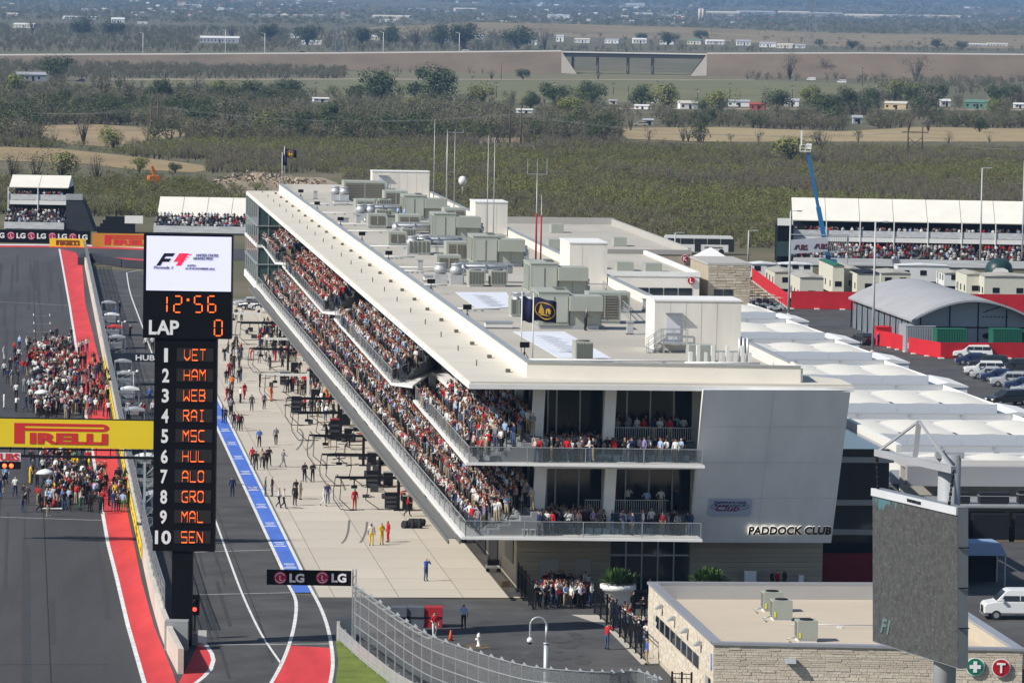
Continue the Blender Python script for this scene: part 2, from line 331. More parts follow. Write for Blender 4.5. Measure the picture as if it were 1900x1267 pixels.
def tiers(y0, y1, zb, x0=.7, n=6, dx=.75, dz=.32, sk=0.0):
    mb = MB()
    for k in range(n):
        mb.prism([(x0 + k * dx, y0 + sk * k * dx), (x0 + (k + 1) * dx, y0 + sk * (k + 1) * dx), (x0 + (k + 1) * dx, y1), (x0 + k * dx, y1)], zb, zb + .05 + k * dz)
    return mb
tiers(.6, 283, 4.8).obj('seating_tiers', tierm, PB)
for i, (a, b, d) in enumerate(blocks): tiers(a + .6, b - 7 if i < 3 else b - 1, 10, sk=d / 5.2 if i else 0).obj('seating_tiers', tierm, PB)
# balustrades: glass panels, posts and a rail
def balustrade(p0, p1, z, h=1.1, step=4.0):
    a, b = Vector(p0), Vector(p1); n = max(1, round((b - a).length / step)); fr = MB()
    ang = math.atan2(b.y - a.y, b.x - a.x); L = (b - a).length / n
    if ('bal', round(L, 2), h) not in UC: UC[('bal', round(L, 2), h)] = MB().box(-L / 2 + .03, L / 2 - .03, -.012, .012, .06, h).mesh('glass_panel', glass)
    for k in range(n):
        c = a + (b - a) * ((k + .5) / n); mk('glass_panel', UC[('bal', round(L, 2), h)], PB, (c.x, c.y, z), ang)
    for k in range(n + 1): c = a + (b - a) * (k / n); fr.box(c.x - .03, c.x + .03, c.y - .03, c.y + .03, z, z + h)
    fr.bar((a.x, a.y, z + h + .02), (b.x, b.y, z + h + .02), .06, .05)
    fr.obj('balustrade_frame', steel, PB)
balustrade((-.3, -.3), (-.25, 284), 4.8); balustrade((-.3, -.3), (16.3, -1.2), 4.8)
for i, (a, b, d) in enumerate(blocks):
    balustrade((-.1, a + .1), (.5, b - .2), 10)
    if i: balustrade((-.1, a + .1), (4.4, a + d * .93), 10)
balustrade((-.1, 0), (16.3, -1.05), 10)
# louvred awning over the garages
aw = MB().box(-1.5, -1.4, 0, 285, 4.25, 4.5).box(-.68, -.58, 0, 285, 4.25, 4.5).obj('awning', M('awning_steel', (.15, .15, .145), .7, .1), PB)
for k in range(188): cube('slat', MATS['awning_steel'], aw, -1.4, -.68, 2.2 + k * 1.5, 3.64 + k * 1.5, 4.36, 4.42)
MB().box(-.62, -.45, -.3, 285, 4.66, 4.84).obj('edge_beam', white, PB)
# glazed back walls of the two gallery floors, columns, soffit
for z0, z1 in ((4.8, 9.5), (10, 15.3)):
    gw = MB().box(6.3, 6.4, 6.9, 286, z0, z1).box(6.4, 16.6, 6.9, 7, z0, z1).obj('glazed_wall', glassd, PB)
    for k in range(24): cube('mullion', steel, gw, 6.2, 6.3, 7 + k * 6, 7.15 + k * 6, z0, z1)
    for k in range(6): cube('mullion', steel, gw, 6.8 + k * 1.7, 6.9 + k * 1.7, 6.8, 6.9, z0, z1)
for z0, z1, xs_ in ((4.8, 9.45, (5.2, 10.2)), (10, 15.3, (5.0, 10.1))):
    for x in xs_:
        MB().extr([(x - .45, 2.6, z0), (x + .35, 2.6, z0), (x + .55, 2.6, z1), (x - .25, 2.6, z1)], (0, .8, 0)).obj('column', white, PB)
for y in range(20, 286, 12):
    for z0, z1 in ((4.8, 9.5), (10, 15.3)): cube('column', white, PB, 5.3, 5.9, y, y + .6, z0, z1)
# front raised deck with railing at the near end
for z, x0, x1 in ((11.2, 10.6, 16.3), (6.0, 8.6, 14.6)):
    cube('raised_deck', M('deck_blue_grey', (.12, .14, .16), .7, .1), PB, x0, 16.4, 3.2, 6.8, z - 1.2, z)
    rl = MB().bar((x0, 3.3, z + 1.05), (x1, 3.3, z + 1.05), .05).bar((x0, 3.3, z + .12), (x1, 3.3, z + .12), .05)
    for k in range(int((x1 - x0) / .16)): rl.bar((x0 + k * .16, 3.3, z), (x0 + k * .16, 3.3, z + 1.05), .03)
    rl.obj('railing', steel, PB)
    for k in range(14):   # bench seats in front
        cube('seat', M('seat_blue', (.05, .10, .14), .6, .1), PB, 7.2 + k * .62, 7.7 + k * .62, 1.4, 1.8, z - 1.2, z - .75)
for k in range(3):
    ch = MB().box(7.0 + k * .55 - 3.2, 7.42 + k * .55 - 3.2, .5, .9, 5.2, 5.25).box(7.0 + k * .55 - 3.2, 7.42 + k * .55 - 3.2, .86, .9, 5.25, 5.65)
    for a in (7.02, 7.38):
        for b in (.52, .87): ch.box(a + k * .55 - 3.21, a + k * .55 - 3.18, b - .01, b + .02, 4.8, 5.2)
    ch.obj('white_chair', white, None, BW(0, 0), TH, label=['leftmost', 'middle', 'rightmost'][k] + ' of three white folding chairs on the lower front balcony', cat='chair', group='white folding chairs')
# roof: cantilevered slab, parapet, deck
MB().prism([(-.1, 0), (27.1, -.2), (27.1, 5), (24.6, 8), (24.6, LEN), (-.05, LEN)], 15.45, 15.72).obj('roof', [roofw], PB)
MB().prism([(-.2, -.1), (27.2, -.3), (27.2, .2), (.3, .4), (.3, LEN), (-.15, LEN)], 15.2, 15.55).obj('roof_fascia', white, PB)
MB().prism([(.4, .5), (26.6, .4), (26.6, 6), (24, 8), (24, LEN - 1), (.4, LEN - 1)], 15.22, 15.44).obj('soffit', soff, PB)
MB().prism([(4.6, 4), (23.8, 2.2), (23.8, 318), (4.6, 318)], 15.73, 15.8).obj('roof_deck', deckm, PB)
pp = MB().prism([(4.25, 3.5), (4.55, 3.8), (4.55, 318), (4.25, 318)], 15.7, 16.85).prism([(4.25, 3.5), (23.6, 1.2), (23.6, 1.5), (4.55, 3.8)], 15.7, 16.85)
pp.box(24, 24.3, 8, 318.3, 15.7, 16.6).box(4.25, 24.3, 318, 318.3, 15.7, 16.85).prism([(23.6, 1.2), (23.8, 1.4), (24.2, 8), (24.0, 8)], 15.7, 16.7)
pp.obj('parapet', cream, PB)
cp = MB().box(4.15, 4.65, 3.8, 318, 16.85, 16.92).box(23.9, 24.4, 8.1, 318, 16.6, 16.66).prism([(4.15, 3.4), (23.6, 1.1), (23.6, 1.6), (4.65, 3.9)], 16.85, 16.92)
cp.obj('coping', steel, PB)
vb = M('vent_dark', (.12, .11, .10), .6, .1)
for k in range(24): cube('roof_vent', vb, PB, 3.3, 3.6, 8 + k * 13.2, 8.7 + k * 13.2, 15.72, 15.95)
for k in range(22):
    y = 14 + k * 14.3; cube('roof_pin', vb, PB, 1.7, 1.78, y, y + .1, 15.72, 16.15)
    cube('roof_seam', M('seam', (.50, .46, .39), .9, 0), PB, .3, 4.2, y + 3, y + 3.08, 15.722, 15.73)
# leaning grey end wall
ew = MB().extr([(16.45, -1.0, 15.35), (26.95, -.3, 15.35), (26.9, 5.85, 3.75), (16.6, 5.65, 3.75)], (0, .5, 0))
ew.obj('end_wall', wallg, PB)
MB().extr([(16.30, -1.05, 15.35), (16.45, -1.03, 15.35), (16.6, 5.62, 3.75), (16.45, 5.6, 3.75)], (0, .55, 0)).obj('wall_trim', white, PB)
MB().box(16.7, 23.4, 7.05, 286, 4.8, 15.2).obj('core_wall', cream, PB)
jm = M('panel_joint', (.70, .70, .70), .9, 0)
def onwall(x, z, off=.02):  # a point on the leaning wall face
    t = (15.35 - z) / 11.6; u = (x - 16.5) / 10.4; yt = -1.0 + .7 * u; yb = 5.65 + .2 * u; return (x, yt + (yb - yt) * t - off, z)
TI = math.atan(6.6 / 11.6)
for z in (12.6, 9.9, 7.2): MB().extr([onwall(16.7, z, .006), onwall(26.8, z, .006), onwall(26.8, z - .03, .006), onwall(16.7, z - .03, .006)], (0, .004, 0)).obj('panel_joint', jm, PB)
MB().extr([onwall(21.4, 15.2, .006), onwall(21.43, 15.2, .006), onwall(21.43, 4.2, .006), onwall(21.4, 4.2, .006)], (0, .004, 0)).obj('panel_joint', jm, PB)
# lit letters and the club plaque
sgn = thing('wall_lettering', 'black back-lit letters along the foot of the grey end wall', 'sign', BW(0, 0), TH)
let = M('letter_black', (.02, .018, .015), .4, 0)
p = onwall(23.75, 4.72, .2); text('letters', ('PADDOCK CLUB', .035, 0), let, sgn, p, 6.1, .72, (math.pi / 2 + TI, 0, .05))
halo = M('letter_backlight', (1, .93, .8), .5, 0, emit=1.3)
text('light_strip', 'PADDOCK CLUB', halo, sgn, onwall(23.75, 4.72, .06), 6.1, .72, (math.pi / 2 + TI, 0, .05))
pq = thing('club_plaque', 'pale blue plaque with looping script on the grey end wall', 'sign', BW(0, 0), TH)
pb_ = MB().extr([onwall(17.6, 7.1, .1), onwall(20.7, 7.1, .1), onwall(20.75, 6.9, .1), onwall(20.7, 5.95, .1), onwall(20.5, 5.8, .1), onwall(17.8, 5.8, .1), onwall(17.6, 5.95, .1)], (0, .09, 0)).obj('board', M('plaque_blue', (.50, .56, .70), .5, .05), pq)
ink = M('ink_navy', (.05, .05, .20), .6, 0); ink2 = M('ink_plum', (.25, .03, .12), .6, 0)
text('lettering', 'FORMULA ONE', ink, pq, onwall(19.15, 6.88, .13), 2.3, .16, (math.pi / 2 + TI, 0, .05))
text('lettering', 'PADDOCK', ink, pq, onwall(19.2, 6.62, .13), 2.3, .22, (math.pi / 2 + TI, 0, .05))
text('script', ('Club', 0, .3), ink2, pq, onwall(19.0, 6.42, .14), 1.7, .5, (math.pi / 2 + TI, 0, .05))
ov = MB(); N = 28; q = [onwall(19.15 + 1.4 * math.cos(6.283 * k / N), 6.55 + .3 * math.sin(6.283 * k / N), .125) for k in range(N + 1)]
ov.path(q, .018, 4).obj('oval_line', ink, pq)
# ground floor: stone walls, doors, garage front
sw = MB().box(4.2, 11.0, 7.5, 8.2, 0, 4.25).obj('base_wall', stoneb, PB); sw2 = MB().box(16.9, 26.6, 7.6, 8.3, 0, 4.2).obj('base_wall', stoneb, PB)
for z in range(12):   # courses
    for x0, x1, y, sw_ in ((4.2, 11, 7.49, sw), (16.9, 26.6, 7.59, sw2)): cube('stone_course', M('limestone_%d' % (z % 3), tuple(c * k for c, k in zip((.36, .31, .24), (1 + .06 * (z % 3 - 1),) * 3)), .9, .15, 2), sw_, x0, x1, y - .03 - .02 * (z % 2), y, .05 + z * .345, .37 + z * .345)
for x0, x1 in ((5.9, 7.3), (8.5, 9.6)): cube('door', M('door_grey', (.33, .33, .32), .6, .05), PB, x0, x1, 7.38, 7.43, 0, 2.3)
dg_ = cube('glazed_entrance', glassd, PB, 11.0, 16.9, 8.0, 8.1, 0, 4.25)
for k in range(6): cube('mullion', steel, PB, 11.0 + k * 1.17, 11.1 + k * 1.17, 7.9, 8.0, 0, 4.25)
cube('transom', steel, PB, 11.0, 16.9, 7.88, 7.9, 2.5, 2.62)
MB().box(4.2, 4.6, 8.2, 320, 0, 4.25).obj('garage_wall', stoneb, PB)
gd = M('garage_dark', (.03, .03, .035), .6, .1)
for k in range(34):
    y = 20 + k * 8.8; cube('garage_door', gd, PB, 4.12, 4.2, y, y + 6.4, .05, 3.5)
wn = cube('barred_window', gd, PB, 4.14, 4.2, 9.3, 14.5, 1.7, 3.6)
for k in range(10): cube('bar', M('bar_grey', (.45, .43, .38), .6, 0), PB, 4.08, 4.13, 9.4 + k * .55, 9.46 + k * .55, 1.7, 3.6)
# glazed far end
fe = MB().box(-.2, 5.6, 288, 320, 4.8, 15.15).obj('glazed_far_end', tglass, PB)
for z in (4.5, 7.3, 9.6, 12.4): cube('floor_band', white if z in (4.5, 9.6) else steel, PB, -.35, 5.7, 287.8, 320.2, z, z + (.35 if z in (4.5, 9.6) else .12))
for k in range(7): cube('mullion', steel, PB, -.28, -.2, 288 + k * 5.2, 288.2 + k * 5.2, 4.9, 15.15)
for k in range(5): cube('mullion', steel, PB, -.2 + k * 1.4, -.1 + k * 1.4, 287.9, 288, 4.9, 15.15)
MB().prism([(-.3, 288), (5.5, 288), (5.5, 321.5), (-.3, 321.5)], 3.9, 4.45).obj('end_soffit', white, PB)
MB().box(3.6, 4.1, 300, 323, 0, 3.9).obj('end_stone_wall', stoneb, PB)
# roof-top stair houses
def penthouse(x0, x1, y0, y1, h, door=True):
    o = MB().box(x0, x1, y0, y1, 15.8, 15.8 + h).obj('stair_house', M('panel_cladding', (.74, .70, .63), .7, .09, .6, stretch=(2, 2, .15)), PB)
    for k in range(1, int((x1 - x0) / 1.2)): cube('panel_seam', M('seam_grey', (.5, .48, .44), .8, 0), o, x0 + k * 1.2, x0 + k * 1.2 + .03, y0 - .012, y0 - .002, 15.97, 15.8 + h - .02)
    cube('roof_edge', white, o, x0 - .06, x1 + .06, y0 - .06, y1 + .06, 15.8 + h, 15.8 + h + .12)
    cube('base_flashing', steel, o, x0 - .05, x1 + .05, y0 - .05, y1 + .05, 15.8, 15.95)
    if door:
        dx = x0 + .9; cube('door', M('door_pale', (.62, .63, .66), .5, .04), o, dx, dx + 1.1, y0 - .08, y0 - .02, 16.6, 18.7); cube('door_canopy', steel, o, dx - .1, dx + 1.2, y0 - .45, y0, 18.75, 18.85)
        st = MB().box(dx - .4, dx + 1.5, y0 - 1.3, y0 - .1, 16.5, 16.6)
        for k in range(4): st.box(dx - .75 - k * .28, dx - .42 - k * .28, y0 - 1.2, y0 - .2, 16.35 - k * .18, 16.4 - k * .18)
        for yy in (y0 - 1.25, y0 - .25):
            for zz in (1.0, .5): st.bar((dx - .4, yy, 16.6 + zz), (dx + 1.5, yy, 16.6 + zz), .05); st.bar((dx - .4, yy, 16.6 + zz), (dx - 1.5, yy, 15.85 + zz), .05)
            for xx, zz in ((dx - .4, 16.55), (dx + .5, 16.55), (dx + 1.5, 16.55), (dx - 1.5, 15.8), (dx - .95, 16.2)): st.bar((xx, yy, zz), (xx, yy, zz + 1.05), .05)
        for xx in (dx - .3, dx + 1.4): st.bar((xx, y0 - 1.2, 15.8), (xx, y0 - 1.2, 16.5), .08)
        st.obj('entry_steps', steel, o)
    return o
penthouse(16.8, 23.5, 28, 33, 3.9); penthouse(20.3, 23.9, 112, 120, 3.9, False); penthouse(20.2, 23.9, 202, 208.5, 3.8, False); penthouse(16.1, 23.9, 303, 306.5, 3.5)
# ================================================================== things on the pit building's roof (deck at 15.8 m)
RZ = 15.8
hv = M('hvac_green_grey', (.36, .38, .33), .6, .06, .5); hvd = M('hvac_louvre', (.14, .145, .12), .7, .1); galv = M('bright_duct', (.50, .51, .52), .5, .15, 1, metal=.35)
pipew = M('pipe_white', (.72, .71, .68), .6, .05)
def ahu(label, x, y, sc=1.0):
    t = thing('air_handler', label, 'air unit', BW(x, y, RZ), TH, 'roof air handlers')
    MB().box(-1.5, 1.0, .6, 6.4, .35, 3.0).box(-1.55, 1.05, .55, 6.45, 3.0, 3.08).obj('cabinet', hv, t)
    lv = MB().box(-1.56, -1.5, 1.2, 5.6, .6, 2.8).obj('louvre_panel', hvd, t)
    for k in range(5): cube('fin', hv, lv, -1.64, -1.56, 1.3 + k * .9, 1.55 + k * .9, .6, 2.8)
    MB().extr([(1.02, 0, 2.75), (1.02, 3.2, 2.75), (1.02, 3.2, .3), (1.02, .9, .3), (1.02, .9, 1.55), (1.02, 0, 1.55)], (2.7, 0, 0)).obj('intake_hood', hv, t)
    cube('lower_panel', hv, t, 1.1, 3.6, .78, .88, .32, 1.5); cube('seam', hvd, t, 2.35, 2.38, .76, .78, .32, 1.5)
    cube('curb', steel, t, -1.4, 3.5, .7, 6.2, 0, .34)
    for k in range(2): cube('access_door', M('hvac_door', (.41, .43, .38), .55, .03), t, -1.2 + k * 1.15, -.25 + k * 1.15, .54, .59, .6, 2.7)
    cube('top_fan_guard', hvd, t, .2, .9, 3, 5.6, 3.09, 3.2)
    return t
for i, (x, y) in enumerate(((15.8, 188.6), (15.4, 139.9), (15.9, 92.0), (12.0, 50.8), (16.4, 236))):
    ahu('green-grey roof air handler with hood, %s from the front of the roof' % ORD[(2, 1, 1, 0, 3)[i] + (1 if i in (0, 4) else 0)] if i != 1 else 'green-grey roof air handler with hood, third from the front of the roof', x, y)
def louvre_box(label, x, y, w, d, h):
    t = thing('louvred_cabinet', label, 'air unit', BW(x, y, RZ), TH)
    cube('casing', hv, t, 0, w, 0, d, .2, h); g_ = cube('grille', hvd, t, .25, w - .3, -.04, 0, .5, h - .25)
    for k in range(8): cube('blade', M('blade_brown', (.21, .19, .16), .7, .05), t, .27, w - .32, -.08, -.04, .55 + k * (h - .85) / 8, .55 + (k + .6) * (h - .85) / 8)
    cube('grille_divider', hv, t, w / 2 - .05, w / 2 + .05, -.1, -.04, .5, h - .25); cube('base', steel, t, .05, w - .05, .05, d - .05, 0, .2)
louvre_box('grey-green cabinet with big brown louvre near the front stair house', 15.5, 58.5, 2.7, 3, 2.6)
louvre_box('long grey-green louvred cabinet beside the far white stair house', 11.4, 291, 5.6, 5, 2.6)
for i_, (x_, y_, w_, d_, h_) in enumerate(((9.2, 129, 2.4, 3, 1.7), (11.8, 147, 2.2, 3, 2.1), (8.2, 176, 2.0, 3, 1.6), (11.5, 204, 2.6, 4, 2.2), (9.0, 216, 2.2, 3, 1.7), (17.5, 166, 2.4, 4, 1.9), (18.5, 222, 2.6, 4, 2.2), (10.0, 250, 2.4, 4, 1.9), (15.0, 268, 3.0, 4, 2.3), (18.8, 72, 2.0, 3, 1.8))):
    louvre_box('boxy grey-green louvred cabinet amid the roof plant, %s from the front' % ORD[sorted((129, 147, 176, 204, 216, 166, 222, 250, 268, 72)).index(y_)], x_, y_, w_, d_, h_)
def condenser(label, x, y, w=2.0, d=2.2, h=1.5):
    t = thing('condenser', label, 'air unit', BW(x, y, RZ), TH, 'roof condensers')
    cube('casing', hv, t, 0, w, 0, d, .15, h); cube('plinth', pipew, t, .1, w - .1, .1, d - .1, 0, .15)
    for k in range(5): cube('fin', hvd, t, .1 + k * w / 5.2, .1 + k * w / 5.2 + w / 9, -.04, 0, .3, h - .1)
    MB().lathe([(.5, h), (.52, h + .08), (.4, h + .1)], w / 2, d / 2).obj('fan_ring', hvd, t)
cs = [(9.1, 160.4, 2.3), (10.2, 107, 1.5), (12.3, 107.2, 1.5), (10.5, 186, 1.5), (11.2, 232, 1.8), (9.8, 66, 3.4), (9.4, 17, 1.3), (11.5, 262, 2.0), (13.8, 262, 1.6)]
for i, (x, y, w_) in enumerate(sorted(cs, key=lambda c: c[1])): condenser('ribbed grey-green condenser box on the roof, %s from the front' % ORD[i], x, y, w_)
def fanpair(label, x, y):
    t = thing('exhaust_fan', label, 'exhaust fan', BW(x, y, RZ), TH, 'silver exhaust fans')
    cube('curb', galv, t, -.6, .6, -.6, .6, 0, .9); MB().lathe([(.45, .9), (.45, 1.0), (.62, 1.05), (.64, 1.5), (.5, 1.55), (.5, 1.85), (.55, 1.87), (.52, 1.95)], 0, 0, 14).obj('fan_drum', galv, t)
fp = [(8.0, 112), (9.4, 110.7), (9.5, 161), (10.8, 163), (9.6, 236), (10.8, 236), (10.7, 68.5), (12.2, 60), (19.6, 96), (19.4, 145), (19.6, 192), (10.2, 290), (11.3, 289)]
for i, (x, y) in enumerate(sorted(fp, key=lambda c: c[1])): fanpair('silver drum exhaust fan on a curb, %s from the front of the roof' % ORD[i], x, y)
for i, y in enumerate((64, 111, 161, 190, 236)):
    t = thing('duct_run', 'silver duct running across the roof on a rack, %s from the front' % ORD[i], 'duct', BW(0, y, RZ), TH, 'roof duct runs')
    MB().cyl((10, 2.5, 1.3), (15, 2.5, 1.3), .42, n=10).cyl((10, 3.6, 1.2), (15, 3.6, 1.2), .35, n=10).obj('duct', galv, t)
    rk = MB()
    for x in (10.3, 12.4, 14.5): rk.bar((x, 2, 0), (x, 2, 1.8), .08).bar((x, 4.2, 0), (x, 4.2, 1.8), .08).bar((x, 1.9, 1.75), (x, 4.3, 1.75), .1)
    rk.bar((10, 2, 1.8), (15, 2, 1.8), .1).bar((10, 4.2, 1.8), (15, 4.2, 1.8), .1).obj('rack', steel, t)
for i, (y, x1) in enumerate(((12, 20.5), (16, 20), (72, 9.5), (105, 8), (127, 9), (133, 14), (152, 9), (172, 14), (205, 14), (222, 14), (250, 12), (275, 11))):
    t = thing('roof_pipe', 'thin white pipe laid across the roof deck, %s from the front' % ORD[i], 'pipe', BW(0, y, RZ), TH, 'roof pipes')
    MB().cyl((5.2, 0, .25), (x1, 0, .25), .09, n=6).obj('pipe', pipew, t)
    for k in range(4): cube('pipe_block', steel, t, 6 + k * (x1 - 7) / 4, 6.25 + k * (x1 - 7) / 4, -.1, .1, 0, .16)
for i, (x, y, a) in enumerate(((5.5, 60, .2), (5.5, 142, .1), (5.6, 214, 0), (5.5, 255, .1), (5.7, 18, 0), (5.6, 95, .3), (5.6, 180, .2), (5.7, 292, 0))):
    t = thing('floodlight_stand', 'small black floodlight stand by the roof parapet, %s from the front' % ORD[(1, 3, 5, 6, 0, 2, 4, 7)[i]], 'floodlight', BW(x, y, RZ), TH, 'roof floodlights')
    MB().bar((0, 0, 0), (0, 0, 1.1), .06).bar((-.4, 0, 0), (0, 0, .7), .05).bar((.4, 0, 0), (0, 0, .7), .05).bar((0, .5, 0), (0, 0, .7), .05).obj('tripod', dark, t)
    MB().box(-.35, .35, -.15, .1, 1.0, 1.4).obj('lamp_head', dark, t)
# pipe manifold group near the front stair house
t = thing('pipe_manifold', 'cluster of white pipes and valves behind the front parapet', 'pipework', BW(19.0, 13.5, RZ), TH)
pm = MB()
for k in range(9): pm.box(-1.6 + k * .55, -1.35 + k * .55, 0, .4, .2, 1.1 + .5 * (k % 2)); pm.cyl((-1.5 + k * .55, -.5, .3), (-1.5 + k * .55, .8, .3), .1, n=6)
pm.cyl((-2, -.5, .35), (3.6, -.5, .35), .1, n=6).obj('pipes', pipew, t)
rk = MB()
for k in range(6): rk.cyl((2.3 + (k % 3) * .3, 1 + .4 * (k // 3), 0), (2.3 + (k % 3) * .3, 1 + .4 * (k // 3), 2.1), .08, n=6)
rk.obj('riser_pipes', galv, t); cube('control_box', hv, t, -1.4, .6, 1.6, 3, .1, 1.5)
# guard rails along the right of the deck
for i, (x0, y0, x1, y1) in enumerate(((19.5, 62, 22, 100), (19.2, 150, 21, 186), (19.5, 200, 21.5, 232))):
    t = MB(); n = 14
    for k in range(n + 1): x, y = x0 + (x1 - x0) * k / n, y0 + (y1 - y0) * k / n; t.bar((x, y, 0), (x, y, 1.1), .05)
    t.bar((x0, y0, 1.1), (x1, y1, 1.1), .05).bar((x0, y0, .6), (x1, y1, .6), .05)
    t.obj('guard_rail', steel, None, BW(0, 0, RZ), TH, label='grey pipe guard rail along the right of the roof, %s from the front' % ORD[i], cat='railing', group='roof guard rails')
# white sheets lying on the deck
for lab, pts in (('white printed sheet spread on the roof near the flag poles', [(8.1, 48), (12.3, 48.5), (12.6, 20.8), (8.6, 20.4)]), ('white printed sheet spread on the roof beside the middle exhaust fan', [(8.1, 98), (12.9, 98.7), (11.5, 78.3), (7.9, 74.4)])):
    t = thing('roof_banner', lab, 'banner', BW(0, 0, RZ), TH)
    MB().prism(pts, .01, .05).obj('sheet', M('vinyl_white', (.72, .74, .80), .5, .05, .3), t)
    ln_ = MB(); (ax_, ay_), (bx_, by_), (cx_, cy_), (dx_, dy_) = pts
    for k in range(9):
        f_ = .18 + k * .075; x0 = ax_ + (dx_ - ax_) * f_ + 1.2; y0 = ay_ + (dy_ - ay_) * f_; ln_.bar((x0, y0, .06), (x0 + 1.2 + .5 * (k % 2), y0 - .5, .06), .22, .01).bar((x0 + .3, y0 - .7, .06), (x0 + 1.4, y0 - 1.0, .06), .12, .01)
    ln_.obj('print', M('print_grey', (.25, .27, .30), .7, 0), t, kind='stuff')
# masts, radome, flags
def mast(label, px, py, ytop, r=.05, arms=(), red=False, z=RZ, nm='antenna_mast'):
    b = P(px, py, z); top = Q(px, ytop, b.y).z
    t = thing(nm, label, 'antenna', b, TH, 'roof antennas'); h = top - z
    MB().cyl((0, 0, 0), (0, 0, h), r * 1.5, r * .6, 6).obj('pole', steel, t)
    if red: MB().cyl((0, 0, .3), (0, 0, 5), r * 1.8, n=6).obj('red_section', M('mast_red', (.35, .02, .03), .6, 0), t)
    for (zz, L, kind) in arms:
        a = MB().bar((-L, 0, h - zz), (L, 0, h - zz), .06)
        if kind: 
            for s in (-1, 0, 1): a.bar((s * L, 0, h - zz), (s * L, 0, h - zz + kind), .07)
        a.obj('cross_arm', steel, t)
    for k in range(3): pass
    MB().box(-.3, .3, -.3, .3, 0, .12).obj('base_plate', steel, t); return t
mast('tall thin antenna mast, leftmost of the roof masts, with low cross arm', 804, 405, 222, arms=((11, .9, 0),))
mast('thick-footed antenna mast, second of the roof masts from left', 828, 395, 243, .09)
mast('antenna mast with T-shaped top arm, third of the roof masts', 842, 402, 243, arms=((.2, 1.0, .4),))
mast('plain thin antenna mast left of the right-hand pair of roof masts', 903, 468, 252); mast('plain thin antenna mast right of the right-hand pair of roof masts', 915, 458, 255)
mast('mast with three-pronged antenna head above the roof', 994, 486, 318, .06, arms=((.3, 1.0, 1.6),), red=True); mast('short red-footed mast beside the three-pronged antenna', 1003, 490, 360, .05, red=True)
b = P(858, 366, 15.8); t = thing('radome', 'white ball radome on a short pole behind the far stair house', 'antenna', b, TH)
MB().cyl((0, 0, 0), (0, 0, 2.0), .08, n=6).obj('pole', steel, t); MB().lathe([(.05, 1.55), (.4, 1.7), (.58, 2.1), (.55, 2.5), (.35, 2.8), (.05, 2.9)], 0, 0, 14).obj('ball', white, t)
navy = M('flag_navy', (.012, .014, .05), .8, .1); gold = M('flag_gold', (.50, .30, .03), .8, .1)
def flag(label, px, py, ytop, w, h, emblem, yaw=0.0):
    b = P(px, py, RZ); top = Q(px, ytop, b.y).z - RZ
    t = thing('flag_pole', label, 'flag', b, TH, 'flags on the roof')
    MB().cyl((0, 0, 0), (0, 0, top), .06, .04, 6).lathe([(.02, top), (.09, top + .06), (.02, top + .14)], 0, 0, 8).obj('pole', white, t)
    n = 10; vs = []
    for i in range(n + 1):
        u = i / n; yy = .22 * math.sin(u * 7) * u; dz = -.35 * u * u * h * .6 + .05 * math.sin(u * 9)
        vs += [(u * w, yy - .015, top - .2 + dz), (u * w, yy - .015, top - .2 - h + dz * .8 + .1 * u), (u * w, yy + .015, top - .2 + dz), (u * w, yy + .015, top - .2 - h + dz * .8 + .1 * u)]
    fs = []
    for i in range(n): a = i * 4; b_ = a + 4; fs += [(a, a + 1, b_ + 1, b_), (a + 2, b_ + 2, b_ + 3, a + 3), (a, b_, b_ + 2, a + 2), (a + 1, a + 3, b_ + 3, b_ + 1)]
    fl = MB().add(vs, fs, 0, True).obj('cloth', navy, t)
    if emblem:
        rg = MB(); N = 24
        def pt(uu, vv):  # point in front of the waving cloth
            u = uu / w; yy = .22 * math.sin(u * 7) * u; dz = -.35 * u * u * h * .6 + .05 * math.sin(u * 9); return (uu, yy - .03, top - .2 + dz * .9 - h * .5 + vv)
        Rr = h * .36; cx_ = w * .5
        for k in range(N):
            a, b2 = 6.283 * k / N, 6.283 * (k + 1) / N
            rg.add([pt(cx_ + math.cos(a) * Rr * 1.25, math.sin(a) * Rr), pt(cx_ + math.cos(b2) * Rr * 1.25, math.sin(b2) * Rr), pt(cx_ + math.cos(b2) * Rr * 1.1, math.sin(b2) * Rr * .88), pt(cx_ + math.cos(a) * Rr * 1.1, math.sin(a) * Rr * .88)], [(0, 3, 2, 1)])
        def blob(q): rg.add([pt(cx_ + x * Rr, z * Rr) for x, z in q], [tuple(range(len(q)))])
        blob([(-.8, -.5), (-.1, -.35), (-.15, .15), (-.5, .75)]); blob([(.05, -.3), (.6, -.35), (.7, .1), (.45, .4), (.1, .25)]); blob([(-.7, -.65), (.6, -.6), (.3, -.45), (-.4, -.45)])
        rg.obj('emblem', gold, fl)
    return t
flag('plain dark flag on the left of the two near roof poles', 967, 655, 545, .95, 1.9, False)
flag('navy flag with gold round emblem on the right near roof pole', 988, 668, 547, 1.75, 1.75, True)
flag('navy and gold flag on the pole at the far end of the roof', 527, 345, 274, 1.75, 1.2, True); flag('small dark flag hanging at the far end of the roof', 523, 345, 285, .7, 1.5, False)

